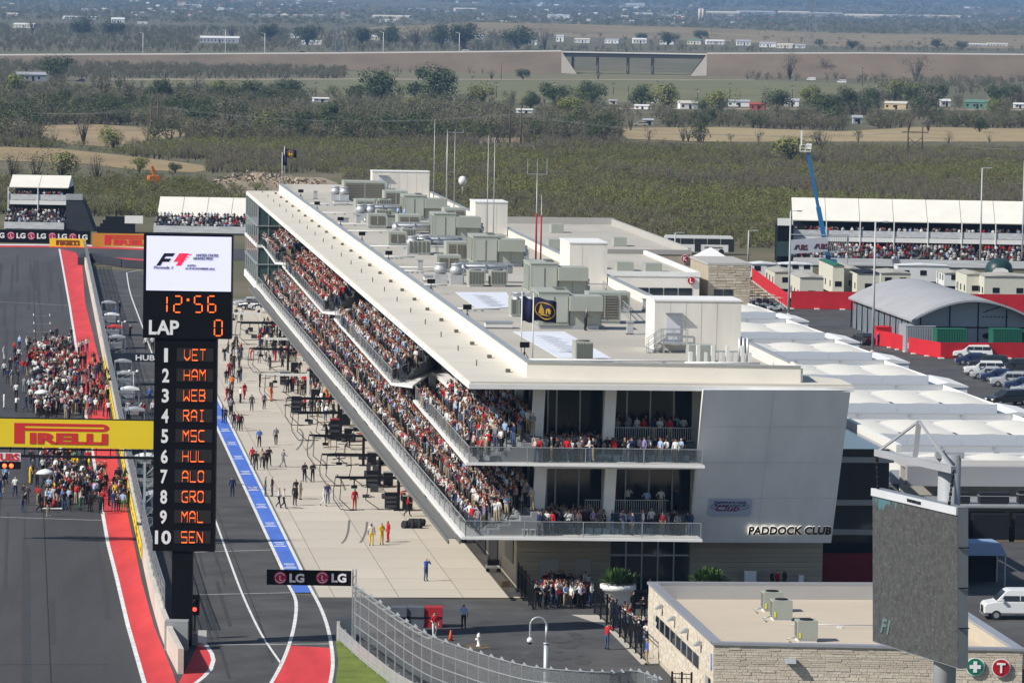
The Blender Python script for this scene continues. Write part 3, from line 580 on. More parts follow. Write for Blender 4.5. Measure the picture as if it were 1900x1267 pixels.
rv_ = random.Random(31); bxs = sorted((rv_.uniform(6, 22.5), rv_.uniform(20, 300)) for _ in range(44)); bxs.sort(key=lambda b: b[1])
for i, (x, y) in enumerate(bxs):
    if any(abs(x - a) < 4.2 and -6 < b - y < 4 for a, b in ((15.8, 188.6), (15.4, 139.9), (15.9, 92), (12, 50.8), (16.4, 236), (17, 58), (14, 291))) or (7.5 < x < 13.5 and (18 < y < 50 or 72 < y < 100)) or (x > 16 and (26 < y < 35 or 110 < y < 122 or 200 < y < 210 or y > 300)): continue
    k = i % 4; w_, d_, h = ((.9, 1.2, .7), (.5, .5, 1.0), (2.2, 1.4, .5), (1.2, .9, 1.3))[k]; t = thing('roof_box', '%s on the roof deck, %s small fitting from the front' % (('low grey vent box', 'slim grey vent stack', 'flat white curb box', 'grey-green cabinet')[k], ORD[i]), 'roof fitting', BW(x, y, RZ), TH, 'small roof fittings')
    cube('body', (steel, galv, pipew, hv)[k], t, 0, w_, 0, d_, .1, h); cube('base', vb, t, -.05, w_ + .05, -.05, d_ + .05, 0, .1); cube('cap', (hv, steel, steel, hvd)[k], t, -.06, w_ + .06, -.06, d_ + .06, h, h + .08)
# ================================================================== timing board
def rect(px0, py0, px1, py1, Y):
    a, b, c, d = Q(px0, py0, Y), Q(px1, py0, Y), Q(px1, py1, Y), Q(px0, py1, Y)
    return (a.x + d.x) / 2, (b.x + c.x) / 2, (c.z + d.z) / 2, (a.z + b.z) / 2
bb = P(337, 1197); YB = bb.y
SB = thing('timing_board', 'tall black timing tower with lit screen, clock and ten position rows', 'scoreboard', bb, 0)
lx = lambda X: X - bb.x
def sbox(name, mat, px0, py0, px1, py1, y0, y1, par=None):
    x0, x1, z0, z1 = rect(px0, py0, px1, py1, YB); return cube(name, mat, par or SB, lx(x0), lx(x1), y0, y1, z0, z1)
sbox('head_cabinet', black, 267, 434, 431, 627, -.5, .9); sbox('column_cabinet', black, 286, 626, 401, 1021, -.4, .8)
x0, x1, z0, z1 = rect(319, 1019, 357, 1197, YB); cube('pole', black, SB, lx(x0), lx(x1), -.3, .6, 0, z1)
scr = sbox('screen', M('lit_screen', (.62, .63, .92), .4, .03, 3, emit=.5), 273, 438, 430, 539, -.56, -.5)
led = M('led_orange', (1, .16, .03), .5, 0, emit=.75); lwh = M('letter_white', (.8, .8, .8), .6, 0); ledoff = M('led_window', (.022, .02, .02), .4, .1)
inkb = M('screen_black', (.01, .01, .015), .6, 0); inkr = M('screen_red', (.75, .03, .08), .5, 0, emit=.5)
def bpos(px, py, y): q = Q(px, py, YB); return (lx(q.x), y, q.z)
def stext(name, key, mat, px, py, wpx, hpx, y=-.58, par=None): return text(name, key, mat, par or SB, bpos(px, py, y), wpx * YB / F, hpx * YB / F)
for key, px, py, wd, hh in ((('UNITED STATES', .02, .2), 385.5, 473, 41, 5), (('GRAND PRIX', .02, .2), 378, 478.8, 37, 5), (('AUSTIN', .02, .2), 356, 491.8, 16, 3.6), (('16-17-18 NOVEMBER 2012', .02, .2), 372, 497.6, 54, 3.8), (('Formula 1', .02, .3), 304, 495.3, 36, 5)):
    stext('screen_text', key, inkb, px, py, wd, hh)
def spoly(name, mat, pts, y=-.58):
    q = [bpos(px, py, y) for px, py in pts]; return MB().extr(q, (0, .015, 0)).obj(name, mat, SB)
spoly('logo_stroke', inkb, [(291, 492), (306, 469), (326, 469), (322, 475), (309, 475), (306, 479), (319, 479), (315, 485), (303, 485), (299, 492)])
spoly('logo_stroke', inkr, [(323, 485), (334, 469), (351, 469), (337, 492), (327, 492), (332, 485)])
for k in range(5): spoly('logo_stroke', inkr, [(347 - k * 3.2, 471 + k * 4.4), (357 - k * 4.6, 471 + k * 4.4), (355 - k * 4.6, 473 + k * 4.4), (345 - k * 3.2, 473 + k * 4.4)])
SEG = {'0': 'abcdef', '1': 'bc', '2': 'abged', '5': 'afgcd', '6': 'afgedc'}
def seg7(ch, px, py, wpx, hpx):
    w_, h_ = wpx * YB / F, hpx * YB / F; c = bpos(px, py, -.52); t_ = w_ * .16; mb = MB()
    co_ = {'a': (-w_ / 2, w_ / 2, h_ / 2), 'g': (-w_ / 2, w_ / 2, 0), 'd': (-w_ / 2, w_ / 2, -h_ / 2)}
    for s in SEG[ch]:
        if s in co_: a, b, z = co_[s]; mb.box(c[0] + a + t_, c[0] + b - t_, -.54, -.5, c[2] + z - t_ / 2, c[2] + z + t_ / 2)
        else:
            x = w_ / 2 if s in 'bc' else -w_ / 2; z0, z1 = (0, h_ / 2) if s in 'bf' else (-h_ / 2, 0)
            mb.box(c[0] + x - t_ / 2, c[0] + x + t_ / 2, -.54, -.5, c[2] + z0 + t_ * .6, c[2] + z1 - t_ * .6)
    mb.obj('clock_digit', led, SB)
for ch, px in (('1', 304), ('2', 331), ('5', 369), ('6', 394)): seg7(ch, px, 563.5, 14, 30)
q = bpos(350, 555.5, -.52); cube('clock_colon', led, SB, q[0] - .08, q[0] + .08, -.54, -.5, q[2] - .08, q[2] + .08)
seg7('0', 406, 607.5, 14, 29); stext('lap_word', ('LAP', .03, 0), lwh, 305.5, 606.5, 56, 27, -.53)
STK = {'V': [(0, 1, 0, .3), (0, .3, .5, 0), (.5, 0, 1, .3), (1, .3, 1, 1)], 'E': [(0, 0, 0, 1), (0, 1, 1, 1), (0, .5, .8, .5), (0, 0, 1, 0)], 'T': [(0, 1, 1, 1), (.5, 0, .5, 1)], 'H': [(0, 0, 0, 1), (1, 0, 1, 1), (0, .5, 1, .5)],
 'A': [(0, 0, 0, .75), (0, .75, .3, 1), (.3, 1, .7, 1), (.7, 1, 1, .75), (1, .75, 1, 0), (0, .4, 1, .4)], 'M': [(0, 0, 0, 1), (1, 0, 1, 1), (0, 1, .5, .6), (.5, .6, 1, 1), (.5, .6, .5, .4)], 'W': [(0, 1, 0, 0), (1, 1, 1, 0), (0, 0, .5, .4), (.5, .4, 1, 0)],
 'B': [(0, 0, 0, 1), (0, 1, .9, 1), (.9, 1, 1, .75), (1, .75, .8, .5), (0, .5, .8, .5), (.8, .5, 1, .25), (1, .25, .9, 0), (0, 0, .9, 0)], 'R': [(0, 0, 0, 1), (0, 1, .9, 1), (.9, 1, 1, .75), (1, .75, .8, .5), (0, .5, .8, .5), (.5, .5, 1, 0)], 'I': [(.5, 0, .5, 1), (.2, 1, .8, 1), (.2, 0, .8, 0)],
 'S': [(1, 1, 0, 1), (0, 1, 0, .5), (0, .5, 1, .5), (1, .5, 1, 0), (1, 0, 0, 0)], 'C': [(1, 1, .2, 1), (.2, 1, 0, .8), (0, .8, 0, .2), (0, .2, .2, 0), (.2, 0, 1, 0)], 'U': [(0, 1, 0, 0), (0, 0, 1, 0), (1, 0, 1, 1)], 'L': [(0, 1, 0, 0), (0, 0, 1, 0)],
 'O': [(.2, 0, .8, 0), (.8, 0, 1, .2), (1, .2, 1, .8), (1, .8, .8, 1), (.8, 1, .2, 1), (.2, 1, 0, .8), (0, .8, 0, .2), (0, .2, .2, 0)], 'G': [(1, 1, .2, 1), (.2, 1, 0, .8), (0, .8, 0, .2), (0, .2, .2, 0), (.2, 0, 1, 0), (1, 0, 1, .45), (1, .45, .6, .45)], 'N': [(0, 0, 0, 1), (0, 1, 1, 0), (1, 0, 1, 1)]}
for i, nm in enumerate(('VET', 'HAM', 'WEB', 'RAI', 'MSC', 'HUL', 'ALO', 'GRO', 'MAL', 'SEN')):
    py = 658 + 37.45 * i; dx = -.62 * i
    stext('rank_number', (str(i + 1), .03, 0), lwh, 309 + dx * 1.0, py, (7 if i == 0 else 13) if i < 9 else 30, 26, -.43)
    x0, x1, z0, z1 = rect(329 + dx, py - 12.5, 397 + dx, py + 11.5, YB); wdw = cube('led_window', ledoff, SB, lx(x0), lx(x1), -.43, -.4, z0, z1)
    for j, ch in enumerate(nm):
        o_ = bpos(343 + dx + j * 14.5, py + 9.5, -.45); mb = MB(); w_, h_ = 10.5 * YB / F, 20 * YB / F
        for a, b, c, d in STK[ch]: mb.bar((o_[0] + a * w_, o_[1], o_[2] + b * h_), (o_[0] + c * w_, o_[1], o_[2] + d * h_), .02, .075)
        mb.obj('led_letter', led, SB)
cube('foot_cabinet', M('cabinet_grey', (.30, .32, .32), .6, .08), None, bb.x - .95, bb.x + .55, bb.y - 2.4, bb.y - 1.2, 0, 1.9, label='grey electrical cabinet at the foot of the timing tower', cat='cabinet')
# pit exit lights and marker post
q = P(361, 1185); t = thing('pit_exit_light', 'black signal head showing red at the pit exit', 'traffic light', q)
cube('post', dark, t, -.06, .06, -.06, .06, 0, 1.6); cube('head', black, t, -.3, .3, -.15, .15, 1.6, 2.95)
MB().lathe([(.12, 0), (.14, .04), (.02, .06)], 0, 0, 12).obj('red_lamp', M('lamp_red', (1, .03, .02), .4, 0, emit=4), t, (0, -.16, 2.0), (math.pi / 2, 0, 0))
MB().lathe([(.12, 0), (.14, .04), (.02, .06)], 0, 0, 12).obj('dark_lamp', dark, t, (0, -.16, 2.55), (math.pi / 2, 0, 0))
q = P(375, 1200); t = thing('marker_board', 'small white angled board on a stand by the pit exit', 'sign', q, .1)
MB().extr([(-.28, 0, .3), (.28, 0, .3), (.28, 0, 1.1), (-.28, 0, 1.1)], (0, .05, 0)).obj('panel', white, t); cube('stand', steel, t, -.1, .1, .05, .15, 0, .9)
q = P(361, 1196); t = thing('wire_crate', 'grey wire crate of cables beside the pit exit light', 'crate', q)
mb = MB()
for k in range(6): mb.bar((-.35 + k * .14, -.3, 0), (-.35 + k * .14, -.3, 1.0), .035).bar((-.4, -.3, .05 + k * .18), (.4, -.3, .05 + k * .18), .035)
mb.box(-.33, .33, -.25, .3, .05, .8).obj('crate', steel, t)
# ================================================================== gantries and banners
yel = M('banner_yellow', (.80, .60, .02), .6, .03); redl = M('banner_red', (.60, .03, .03), .6, .02); nav = M('banner_navy', (.012, .018, .03), .6, .05)
def pirelli(par, x0, x1, z0, z1, y, mat=redl, nm='lettering'):   # long-looped capital P and slab letters, in the panel's own plane
    W, Hh = x1 - x0, z1 - z0
    def bx(a, b, c, d): return [(x0 + a * W, y, z0 + c * Hh), (x0 + b * W, y, z0 + c * Hh), (x0 + b * W, y, z0 + d * Hh), (x0 + a * W, y, z0 + d * Hh)]
    m = MB(); m.extr(bx(0, .11, 0, 1), (0, .02, 0)); m.extr(bx(.11, .93, .865, 1), (0, .02, 0)); m.extr(bx(.11, .93, .63, .765), (0, .02, 0))
    n = 8; arc = []
    for k in range(n + 1): a = -math.pi / 2 + math.pi * k / n; arc.append((x0 + (.93 + .07 * math.cos(a)) * W, y, z0 + (.815 + .185 * math.sin(a)) * Hh))
    inn = []
    for k in range(n + 1): a = math.pi / 2 - math.pi * k / n; inn.append((x0 + (.93 + .018 * math.cos(a)) * W, y, z0 + (.815 + .05 * math.sin(a)) * Hh))
    for k in range(n): m.extr([arc[k], arc[k + 1], inn[n - k - 1], inn[n - k]], (0, .02, 0))
    m.obj(nm, mat, par)
    text(nm, ('IRELLI', .05, 0), mat, par, (x0 + .575 * W, y, z0 + .27 * Hh), .82 * W, .54 * Hh)
def lg(par, cx, y, cz, h):
    m = MB(); m.lathe([(h * .5, 0), (h * .5, .02)], 0, 0, 20).obj('logo_disc', M('logo_magenta', (.42, .01, .07), .5, .05), par, (cx - h * .75, y, cz), (math.pi / 2, 0, 0))
    r = MB(); N = 18
    for k in range(N):
        a, b = .3 + 5.5 * k / N, .3 + 5.5 * (k + 1) / N; r.bar((cx - h * .75 + .38 * h * math.cos(a), y - .03, cz - .38 * h * math.sin(a)), (cx - h * .75 + .38 * h * math.cos(b), y - .03, cz - .38 * h * math.sin(b)), .01, .055 * h)
    r.bar((cx - h * .75 - .02 * h, y - .03, cz + .2 * h), (cx - h * .75 - .02 * h, y - .03, cz - .2 * h), .06 * h, .01).bar((cx - h * .75, y - .03, cz - .2 * h), (cx - h * .6, y - .03, cz - .2 * h), .01, .06 * h).obj('logo_lines', lwh, par)
    text('lettering', ('LG', .04, 0), lwh, par, (cx + h * .55, y - .02, cz), 1.15 * h, .7 * h)
g0 = P(279, 1012); GY = g0.y
t = thing('start_gantry', 'gantry over the straight carrying a wide yellow banner with red letters', 'gantry', (0, GY, 0))
x0, x1, z0, z1 = rect(-140, 777, 285, 829, GY); cube('banner', yel, t, x0, x1, -.3, -.22, z0, z1)
xa, xb, za, zb = rect(27, 785, 203, 823, GY); pirelli(t, xa, xb, za, zb, -.325)
tr_ = MB().bar((x0, 0, z1), (x1 + 1, 0, z1), .12).bar((x0, 0, z0 - .15), (x1 + 1, 0, z0 - .15), .12).bar((x0, -.1, z0 - .7), (x1 + 1, -.1, z0 - .7), .2)
for k in range(16): xx = x0 + (x1 - x0) * k / 16; tr_.bar((xx, .4, z0 - .1), (xx + (x1 - x0) / 16, .4, z1), .08).bar((xx, 0, z0 - .7), (xx, 0, z1), .06)
tr_.bar((x0, .4, z1), (x1, .4, z1), .1).obj('truss', dark, t)
lg_ = MB()
for dx in (-.5, .5): lg_.bar((g0.x + dx, 0, 0), (g0.x + dx, 0, z0), .18)
for k in range(7): lg_.bar((g0.x - .5, 0, k * z0 / 7), (g0.x + .5, 0, (k + 1) * z0 / 7), .08)
lg_.obj('leg', M('gantry_green_grey', (.34, .40, .40), .5, .05), t)
t = thing('start_light_board', 'white board with red letters over two lit red start lamps', 'sign', (0, GY - .6, 0))
x0, x1, z0, z1 = rect(-30, 838, 40, 854, GY); cube('board', M('vinyl_white2', (.74, .72, .74), .5, .03), t, x0, x1, -.1, 0, z0, z1)
xa, xb, za, zb = rect(2, 839, 37, 853, GY); text('lettering', ('UBS', .03, 0), redl, t, ((xa + xb) / 2, -.13, (za + zb) / 2), xb - xa, zb - za)
x0, x1, z0, z1 = rect(-30, 854, 40, 868, GY); cube('lamp_housing', black, t, x0, x1, -.12, .1, z0, z1)
for px in (10.5, 23): 
    q = Q(px, 862, GY); MB().lathe([(.15, 0), (.17, .03), (.02, .05)], 0, 0, 12).obj('start_lamp', M('lamp_orange', (1, .08, .02), .4, 0, emit=4), t, (q.x, -.13, q.z), (math.pi / 2, 0, 0))
q = P(655, 1188); t = thing('pit_exit_banner', 'black banner with two round logos over the pit exit', 'banner', (0, q.y, 0))
x0, x1, z0, z1 = rect(495, 1057, 652, 1085, q.y); cube('panel', black, t, x0, x1, -.15, 0, z0, z1)
for a in (538, 616): c = Q(a, 1071, q.y); lg(t, c.x, -.17, c.z, .85)
po = MB()
for a in (655, 661): c = Q(a, 1060, q.y); po.bar((c.x, 0, 0), (c.x, 0, z1 + .1), .09)
for k in range(9): a = Q(655, 1080, q.y).x; po.bar((a, 0, k * z1 / 9), (a + .2, 0, (k + .5) * z1 / 9), .05)
po.obj('lattice_post', steel, t)
q = P(212, 712); t = thing('pit_lane_banner', 'navy banner with white letters across the pit lane behind the timing tower', 'banner', (0, q.y, 0))
x0, x1, z0, z1 = rect(205, 655, 330, 671, q.y); cube('panel', nav, t, x0, x1, -.2, 0, z0, z1)
a = Q(252, 663, q.y); b = Q(322, 663, q.y); text('lettering', ('HUBLOT', .02, 0), lwh, t, ((a.x + b.x) / 2, -.23, a.z), b.x - a.x, .62)
MB().bar((q.x - .2, .1, 0), (q.x - .2, .1, z1), .16).bar((x1 - .1, .1, 0), (x1 - .1, .1, z1), .16).obj('post', dark, t)
# trackside boards at the far bend
q = P(80, 451); YW = q.y
t = thing('bend_barrier', 'long black barrier with repeated round logos at the far bend', 'barrier', (0, YW, 0))
x0, x1, z0, z1 = rect(-60, 427, 168, 451, YW); cube('panel', black, t, x0, x1, 0, .4, 0, z1)
for k, a in enumerate((-8, 31, 69, 108, 146)): c = Q(a, 435 + k * 1.3, YW); lg(t, c.x, -.03, 1.9 if False else min(c.z, z1 - 1.0), 1.35)
def adboard(label, px0, py0, px1, py1, mat, lm, tx):
    q = P((px0 + px1) / 2, py1); t = thing('advert_board', label, 'sign', (0, q.y, 0)); x0, x1, z0, z1 = rect(px0, py0, px1, py1, q.y)
    cube('panel', mat, t, x0, x1, 0, .3, 0, z1); xa, xb, za, zb = rect(tx[0], tx[1], tx[2], tx[3], q.y); pirelli(t, xa, xb, za, zb, -.05, lm)
adboard('small bright yellow board with dark red letters at the far bend', 92, 443, 159, 458, yel, M('letter_maroon', (.18, .03, .01), .6, 0), (104, 446, 148, 455))
adboard('orange-tan board with red letters left of the timing tower screen', 171, 434, 330, 459, M('banner_tan', (.50, .25, .03), .6, .05), redl, (194, 437, 296, 455))
# ================================================================== pit wall with boards and catch fence
PW = thing('pit_wall', 'pale concrete pit wall with yellow boards and a wire catch fence', 'wall', BW(0, 0), TH)
wp = [(-21.4, -34), (-21.9, -21), (-22.1, 0), (-22.1, 57), (-21.9, 130), (-21.6, 220), (-21.1, 415)]
def wx(y):
    for (xa, ya), (xb, yb) in zip(wp, wp[1:]):
        if y <= yb: return xa + (xb - xa) * (y - ya) / (yb - ya)
    return wp[-1][0]
ysg = [-34 + 9.05 * k for k in range(50)]
wm = [M('wall_segment_%d' % i, tuple(c * k for c in (.56, .51, .44)), .85, .12, .5, .2, bscale=6) for i, k in enumerate((.94, 1, 1.06))]
for i in range(49):
    a, b = ysg[i], ysg[i + 1] - .03; h = 1.6 if a < -5 else 1.25
    MB().prism([(wx(a) - .18, a), (wx(a) + .18, a), (wx(b) + .18, b), (wx(b) - .18, b)], 0, h).obj('wall_segment', wm[i % 3], PW)
for i in range(40):
    y = 24 + i * 4.6
    MB().prism([(wx(y) - .26, y), (wx(y) - .22, y), (wx(y + 4.5) - .22, y + 4.5), (wx(y + 4.5) - .26, y + 4.5)], .15, 1.3).obj('yellow_board', yel, PW)
    MB().prism([(wx(y) - .28, y + .9), (wx(y) - .265, y + .9), (wx(y) - .265, y + 3.4), (wx(y) - .28, y + 3.4)], .6, .78).obj('board_print', dark, PW)
def wire(name, rgb, s, a):    # woven wire: a fine see-through lattice
    m = M(name, rgb, .5, 0, metal=.5); n = m.node_tree.nodes; l = m.node_tree.links; b = n['Principled BSDF']
    tc = n.new('ShaderNodeTexCoord'); mp = n.new('ShaderNodeMapping'); l.new(tc.outputs['Object'], mp.inputs[0]); mp.inputs['Rotation'].default_value = (0, 0, 0)
    wv = n.new('ShaderNodeTexNoise'); wv.inputs['Scale'].default_value = s; wv.inputs['Detail'].default_value = 2; l.new(mp.outputs[0], wv.inputs[0]); mp.inputs['Scale'].default_value = (1, 1, 2.2)
    r = n.new('ShaderNodeMapRange'); r.inputs[1].default_value = .42; r.inputs[2].default_value = .58; r.inputs[3].default_value = a[0]; r.inputs[4].default_value = a[1]; l.new(wv.outputs[0], r.inputs[0]); l.new(r.outputs[0], b.inputs['Alpha']); return m
wire1 = wire('catch_wire', (.42, .44, .45), 9, (.12, .55))
fm = MB(); yy = [-15 + k * 8.6 for k in range(50)]
for a, b in zip(yy, yy[1:]): fm.add([(wx(a) + .1, a, 1.3), (wx(b) + .1, b, 1.3), (wx(b) + .1, b, 3.4), (wx(a) + .1, a, 3.4), (wx(a) - .5, a, 3.9), (wx(b) - .5, b, 3.9)], [(0, 1, 2, 3), (3, 2, 5, 4)])
fm.obj('wire_mesh', wire1, PW)
UC['fpost'] = MB().bar((0, 0, 1.2), (0, 0, 3.4), .09).bar((0, 0, 3.4), (-.6, 0, 3.9), .08).mesh('fence_post', steel)
for k in range(108): y = -15 + k * 4; mk('fence_post', UC['fpost'], PW, (wx(y) + .1, y, 0))
cb = MB()
for a, b in zip(yy, yy[1:]):
    for z in (1.8, 2.3, 2.9, 3.4): cb.bar((wx(a) + .1, a, z), (wx(b) + .1, b, z), .035)
cb.obj('cables', steel, PW)
# command stands behind the pit wall
def stand(label, y, roofc, h=2.6):
    t = thing('pit_wall_stand', label, 'stand', BW(wx(y) + 1.3, y), TH, 'pit wall stands')
    f_ = MB()
    for x in (-.7, 1.1):
        for yy_ in (0, 2.6): f_.bar((x, yy_, 0), (x, yy_, h), .07)
    f_.box(-.8, 1.2, -.1, 2.7, .55, .62).obj('frame', steel, t)
    n = 6; vs = []
    for k in range(n + 1): a = math.pi * k / n; vs += [(-.75 + 1.9 * k / n, -.15, h + .22 * math.sin(a)), (-.75 + 1.9 * k / n, 2.8, h + .22 * math.sin(a))]
    MB().add(vs, [(2 * k, 2 * k + 2, 2 * k + 3, 2 * k + 1) for k in range(n)], 0, True).add([vs[2 * k] for k in range(n + 1)], [tuple(range(n + 1))]).obj('canopy', roofc, t)
    cube('desk', steel, t, -.7, -.1, .1, 2.5, 1.2, 1.5)
    for k in range(3): cube('monitor', dark, t, -.65, -.6, .2 + k * .8, .85 + k * .8, 1.5, 1.95); cube('stool', dark, t, .2, .55, .3 + k * .8, .65 + k * .8, .62, 1.15)
    MB().bar((1.1, 0, 1.5), (1.1, 2.6, 1.5), .05).bar((1.1, 0, 1.05), (1.1, 2.6, 1.05), .05).bar((-.7, -.05, .6), (1.1, -.05, 1.4), .05).box(-.7, 1.1, -.08, -.05, .1, .9).obj('front_panel', M('panel_silver', (.5, .51, .52), .4, .06), t)
wr = M('canopy_white', (.75, .75, .74), .6, .05); gr_ = M('canopy_grey', (.38, .39, .40), .5, .05)
for i, (py, m, nm) in enumerate(((980, gr_, 'grey'), (905, wr, 'white'), (862, gr_, 'dark grey'), (812, gr_, 'grey'), (771, wr, 'big white'), (740, gr_, 'grey'), (716, gr_, 'grey'), (668, gr_, 'grey'), (648, redp, 'red'), (624, wr, 'white'), (600, gr_, 'grey'))):
    stand('%s canopied command stand behind the pit wall, %s from the near end' % (nm, ORD[i]), BL(225, py)[1], m)
for i, (px, y0, y1) in enumerate(((226, 640, 598), (247, 762, 690))):
    q = P(px, y0); t = thing('lane_lamp', '%s slim lamp post with twin heads beside the pit wall stands' % ('far', 'near')[i], 'lamp', q, 0, 'pit wall lamps'); h = Q(px, y1, q.y).z
    MB().cyl((0, 0, 0), (0, 0, h), .07, .05, 6).obj('post', steel, t)
    for s in (-1, 1): MB().bar((0, 0, h), (s * .35, 0, h + .1), .05).lathe([(.02, h - .05), (.16, h), (.14, h + .18), (.02, h + .22)], s * .4, 0, 8).obj('lamp_head', white, t)
# tyre wall behind the pit entry
t = thing('tyre_barrier', 'dark tyre barrier wrapping the far end of the pit wall', 'barrier', P(240, 500), 0)
tb = [P(*p) for p in ((150, 492), (160, 484), (175, 484), (195, 490), (230, 496), (290, 500))]; o0 = P(240, 500)
for i, (a, b) in enumerate(zip(tb, tb[1:])): MB().bar((a.x - o0.x, a.y - o0.y, .6), (b.x - o0.x, b.y - o0.y, .6), 1.0, 1.2).obj('block', M('barrier_dark', (.035, .037, .045), .7, .2), t)
# ================================================================== catch fence, guard rail and barriers in the foreground
wire2 = wire('debris_wire', (.22, .235, .24), 11, (.42, .85))
ft = curve([(657, 1086), (700, 1116), (749, 1151), (800, 1180), (867, 1204), (925, 1222), (990, 1237), (1071, 1244), (1130, 1246), (1180, 1244), (1218, 1258)], 3)
base = []
for p in ft:
    q = P(p[0], p[1] + 112 + 6 * min(1, (p[0] - 657) / 300)); base.append((q.x, q.y, Q(p[0], p[1], q.y).z))
DF = thing('debris_fence', 'curving grey wire debris fence with wavy top in the foreground', 'fence', (0, 0, 0))
fm = MB()
for (xa, ya, ha), (xb, yb, hb) in zip(base, base[1:]): fm.add([(xa, ya, .9), (xb, yb, .9), (xb, yb, hb), (xa, ya, ha), (xa - .2, ya + .7, ha - .25), (xb - .2, yb + .7, hb - .25)], [(0, 1, 2, 3), (3, 2, 5, 4)])
fm.obj('wire_mesh', wire2, DF)
for i, (x, y, h) in enumerate(base):
    MB().bar((x, y + .08, 0), (x, y + .08, h - .05), .1).bar((x, y + .08, h - .1), (x - .25, y + .75, h - .15), .07).add([(x - .05, y, h - .1), (x + .3, y, h - .05), (x + .1, y + .1, h + .16)], [(0, 1, 2)]).obj('fence_post', steel, DF)
cb = MB()
for (xa, ya, ha), (xb, yb, hb) in zip(base, base[1:]):
    for f_ in (.35, .55, .78, 1.0): cb.bar((xa, ya - .03, ha * f_), (xb, yb - .03, hb * f_), .05)
    cb.bar((xa - .2, ya + .7, ha - .25), (xb - .2, yb + .7, hb - .25), .06)
cb.obj('cables', steel, DF)
GR = thing('guard_rail', 'corrugated grey guard rail curving round the grass verge', 'barrier', (0, 0, 0))
gp = [P(*p) for p in curve([(624, 1186), (640, 1200), (668, 1226), (700, 1252), (740, 1282), (800, 1315)], 2)]
for a, b in zip(gp, gp[1:]):
    r = MB()
    for k in range(3): r.bar((a.x, a.y, .28 + k * .3), (b.x, b.y, .28 + k * .3), .06, .24).bar((a.x, a.y, .42 + k * .3), (b.x, b.y, .42 + k * .3), .02, .08)
    r.obj('rail_length', M('rail_steel', (.50, .51, .52), .4, .12, 1, metal=.5), GR)
for a in gp: cube('rail_post', steel, GR, a.x - .06, a.x + .06, a.y + .1, a.y + .2, 0, 1.15)
t = thing('barrier_corner', 'grey rounded end of the guard rail beside the pit exit line', 'barrier', P(640, 1188))
MB().prism([(-.55, -.2), (-.5, 1.2), (.4, 2.0), (.5, 1.8), (-.3, 1.0), (-.35, -.2)], 0, 1.3).obj('concrete_end', conc2, t)
for i, (a, b, m, nm) in enumerate(((724, 755, M('block_grey', (.10, .11, .13), .6, .1), 'left grey'), (755, 787, M('block_grey', (.1, .11, .13)), 'middle grey'), (787, 821, M('block_red', (.38, .02, .03), .6, .1), 'red'))):
    q = P(a, 1164); x0, x1, z0, z1 = rect(a + .5, 1127, b - .5, 1164, q.y); t = thing('barrier_block', '%s foam crash barrier block on the service road' % nm, 'barrier', (0, q.y, 0), 0, 'foam barrier blocks')
    cube('block', m, t, x0, x1, 0, 1.3, .02, z1); cube('strap', dark, t, x0 - .01, x1 + .01, -.02, 1.32, z1 * .45, z1 * .55)
# camera lamp post, hydrant, cone, planters
q = P(1011, 1345); h = Q(1011, 1160, q.y).z; t = thing('camera_post', 'slim grey post with curved arm and white dome camera in the foreground', 'post', q)
MB().cyl((0, 0, 0), (0, 0, h - 1.1), .16, n=10).cyl((0, 0, h - 1.1), (0, 0, h - 1.0), .19, n=10).cyl((0, 0, h - 1.0), (0, 0, h), .08, n=8).obj('post', steel, t)
ar = [(-.48 + .48 * math.cos(a), 0, h + .48 * math.sin(a)) for a in [math.pi * k / 10 for k in range(11)]] + [(-.96, 0, h - .75)]
MB().path(ar, .06, 8).obj('arm', steel, t); MB().lathe([(.06, h - .7), (.18, h - .8), (.18, h - .95), (.13, h - 1.0)], -.96, 0, 10).obj('camera_housing', white, t); MB().lathe([(.12, h - 1.0), (.1, h - 1.1), (.02, h - 1.13)], -.96, 0, 8).obj('camera_dome', dark, t)
q = P(888, 1199); t = thing('fire_hydrant', 'white fire hydrant standing in a curbed patch by the fence', 'hydrant', q)
MB().lathe([(.16, 0), (.16, .08), (.1, .1), (.1, .6), (.14, .62), (.14, .68), (.09, .82), (.03, .92)], 0, 0, 10).obj('barrel', white, t); MB().cyl((-.22, 0, .48), (.22, 0, .48), .07, n=8).obj('outlets', white, t)
MB().prism([(.9 * math.cos(a), 1.3 * math.sin(a)) for a in [k * .63 for k in range(10)]], .01, .03).obj('soil_patch', M('soil_brown', (.12, .09, .06), .95, .3, 3), t)
q = P(836, 1188); t = thing('traffic_cone', 'orange traffic cone by the foreground fence', 'cone', q); MB().lathe([(.16, .03), (.03, .72)], 0, 0, 10).obj('cone', M('cone_orange', (.8, .12, .03), .6, 0), t); cube('cone_base', dark, t, -.2, .2, -.2, .2, 0, .03)
leafm = M('palm_leaf', (.045, .09, .02), .6, .4, 3)
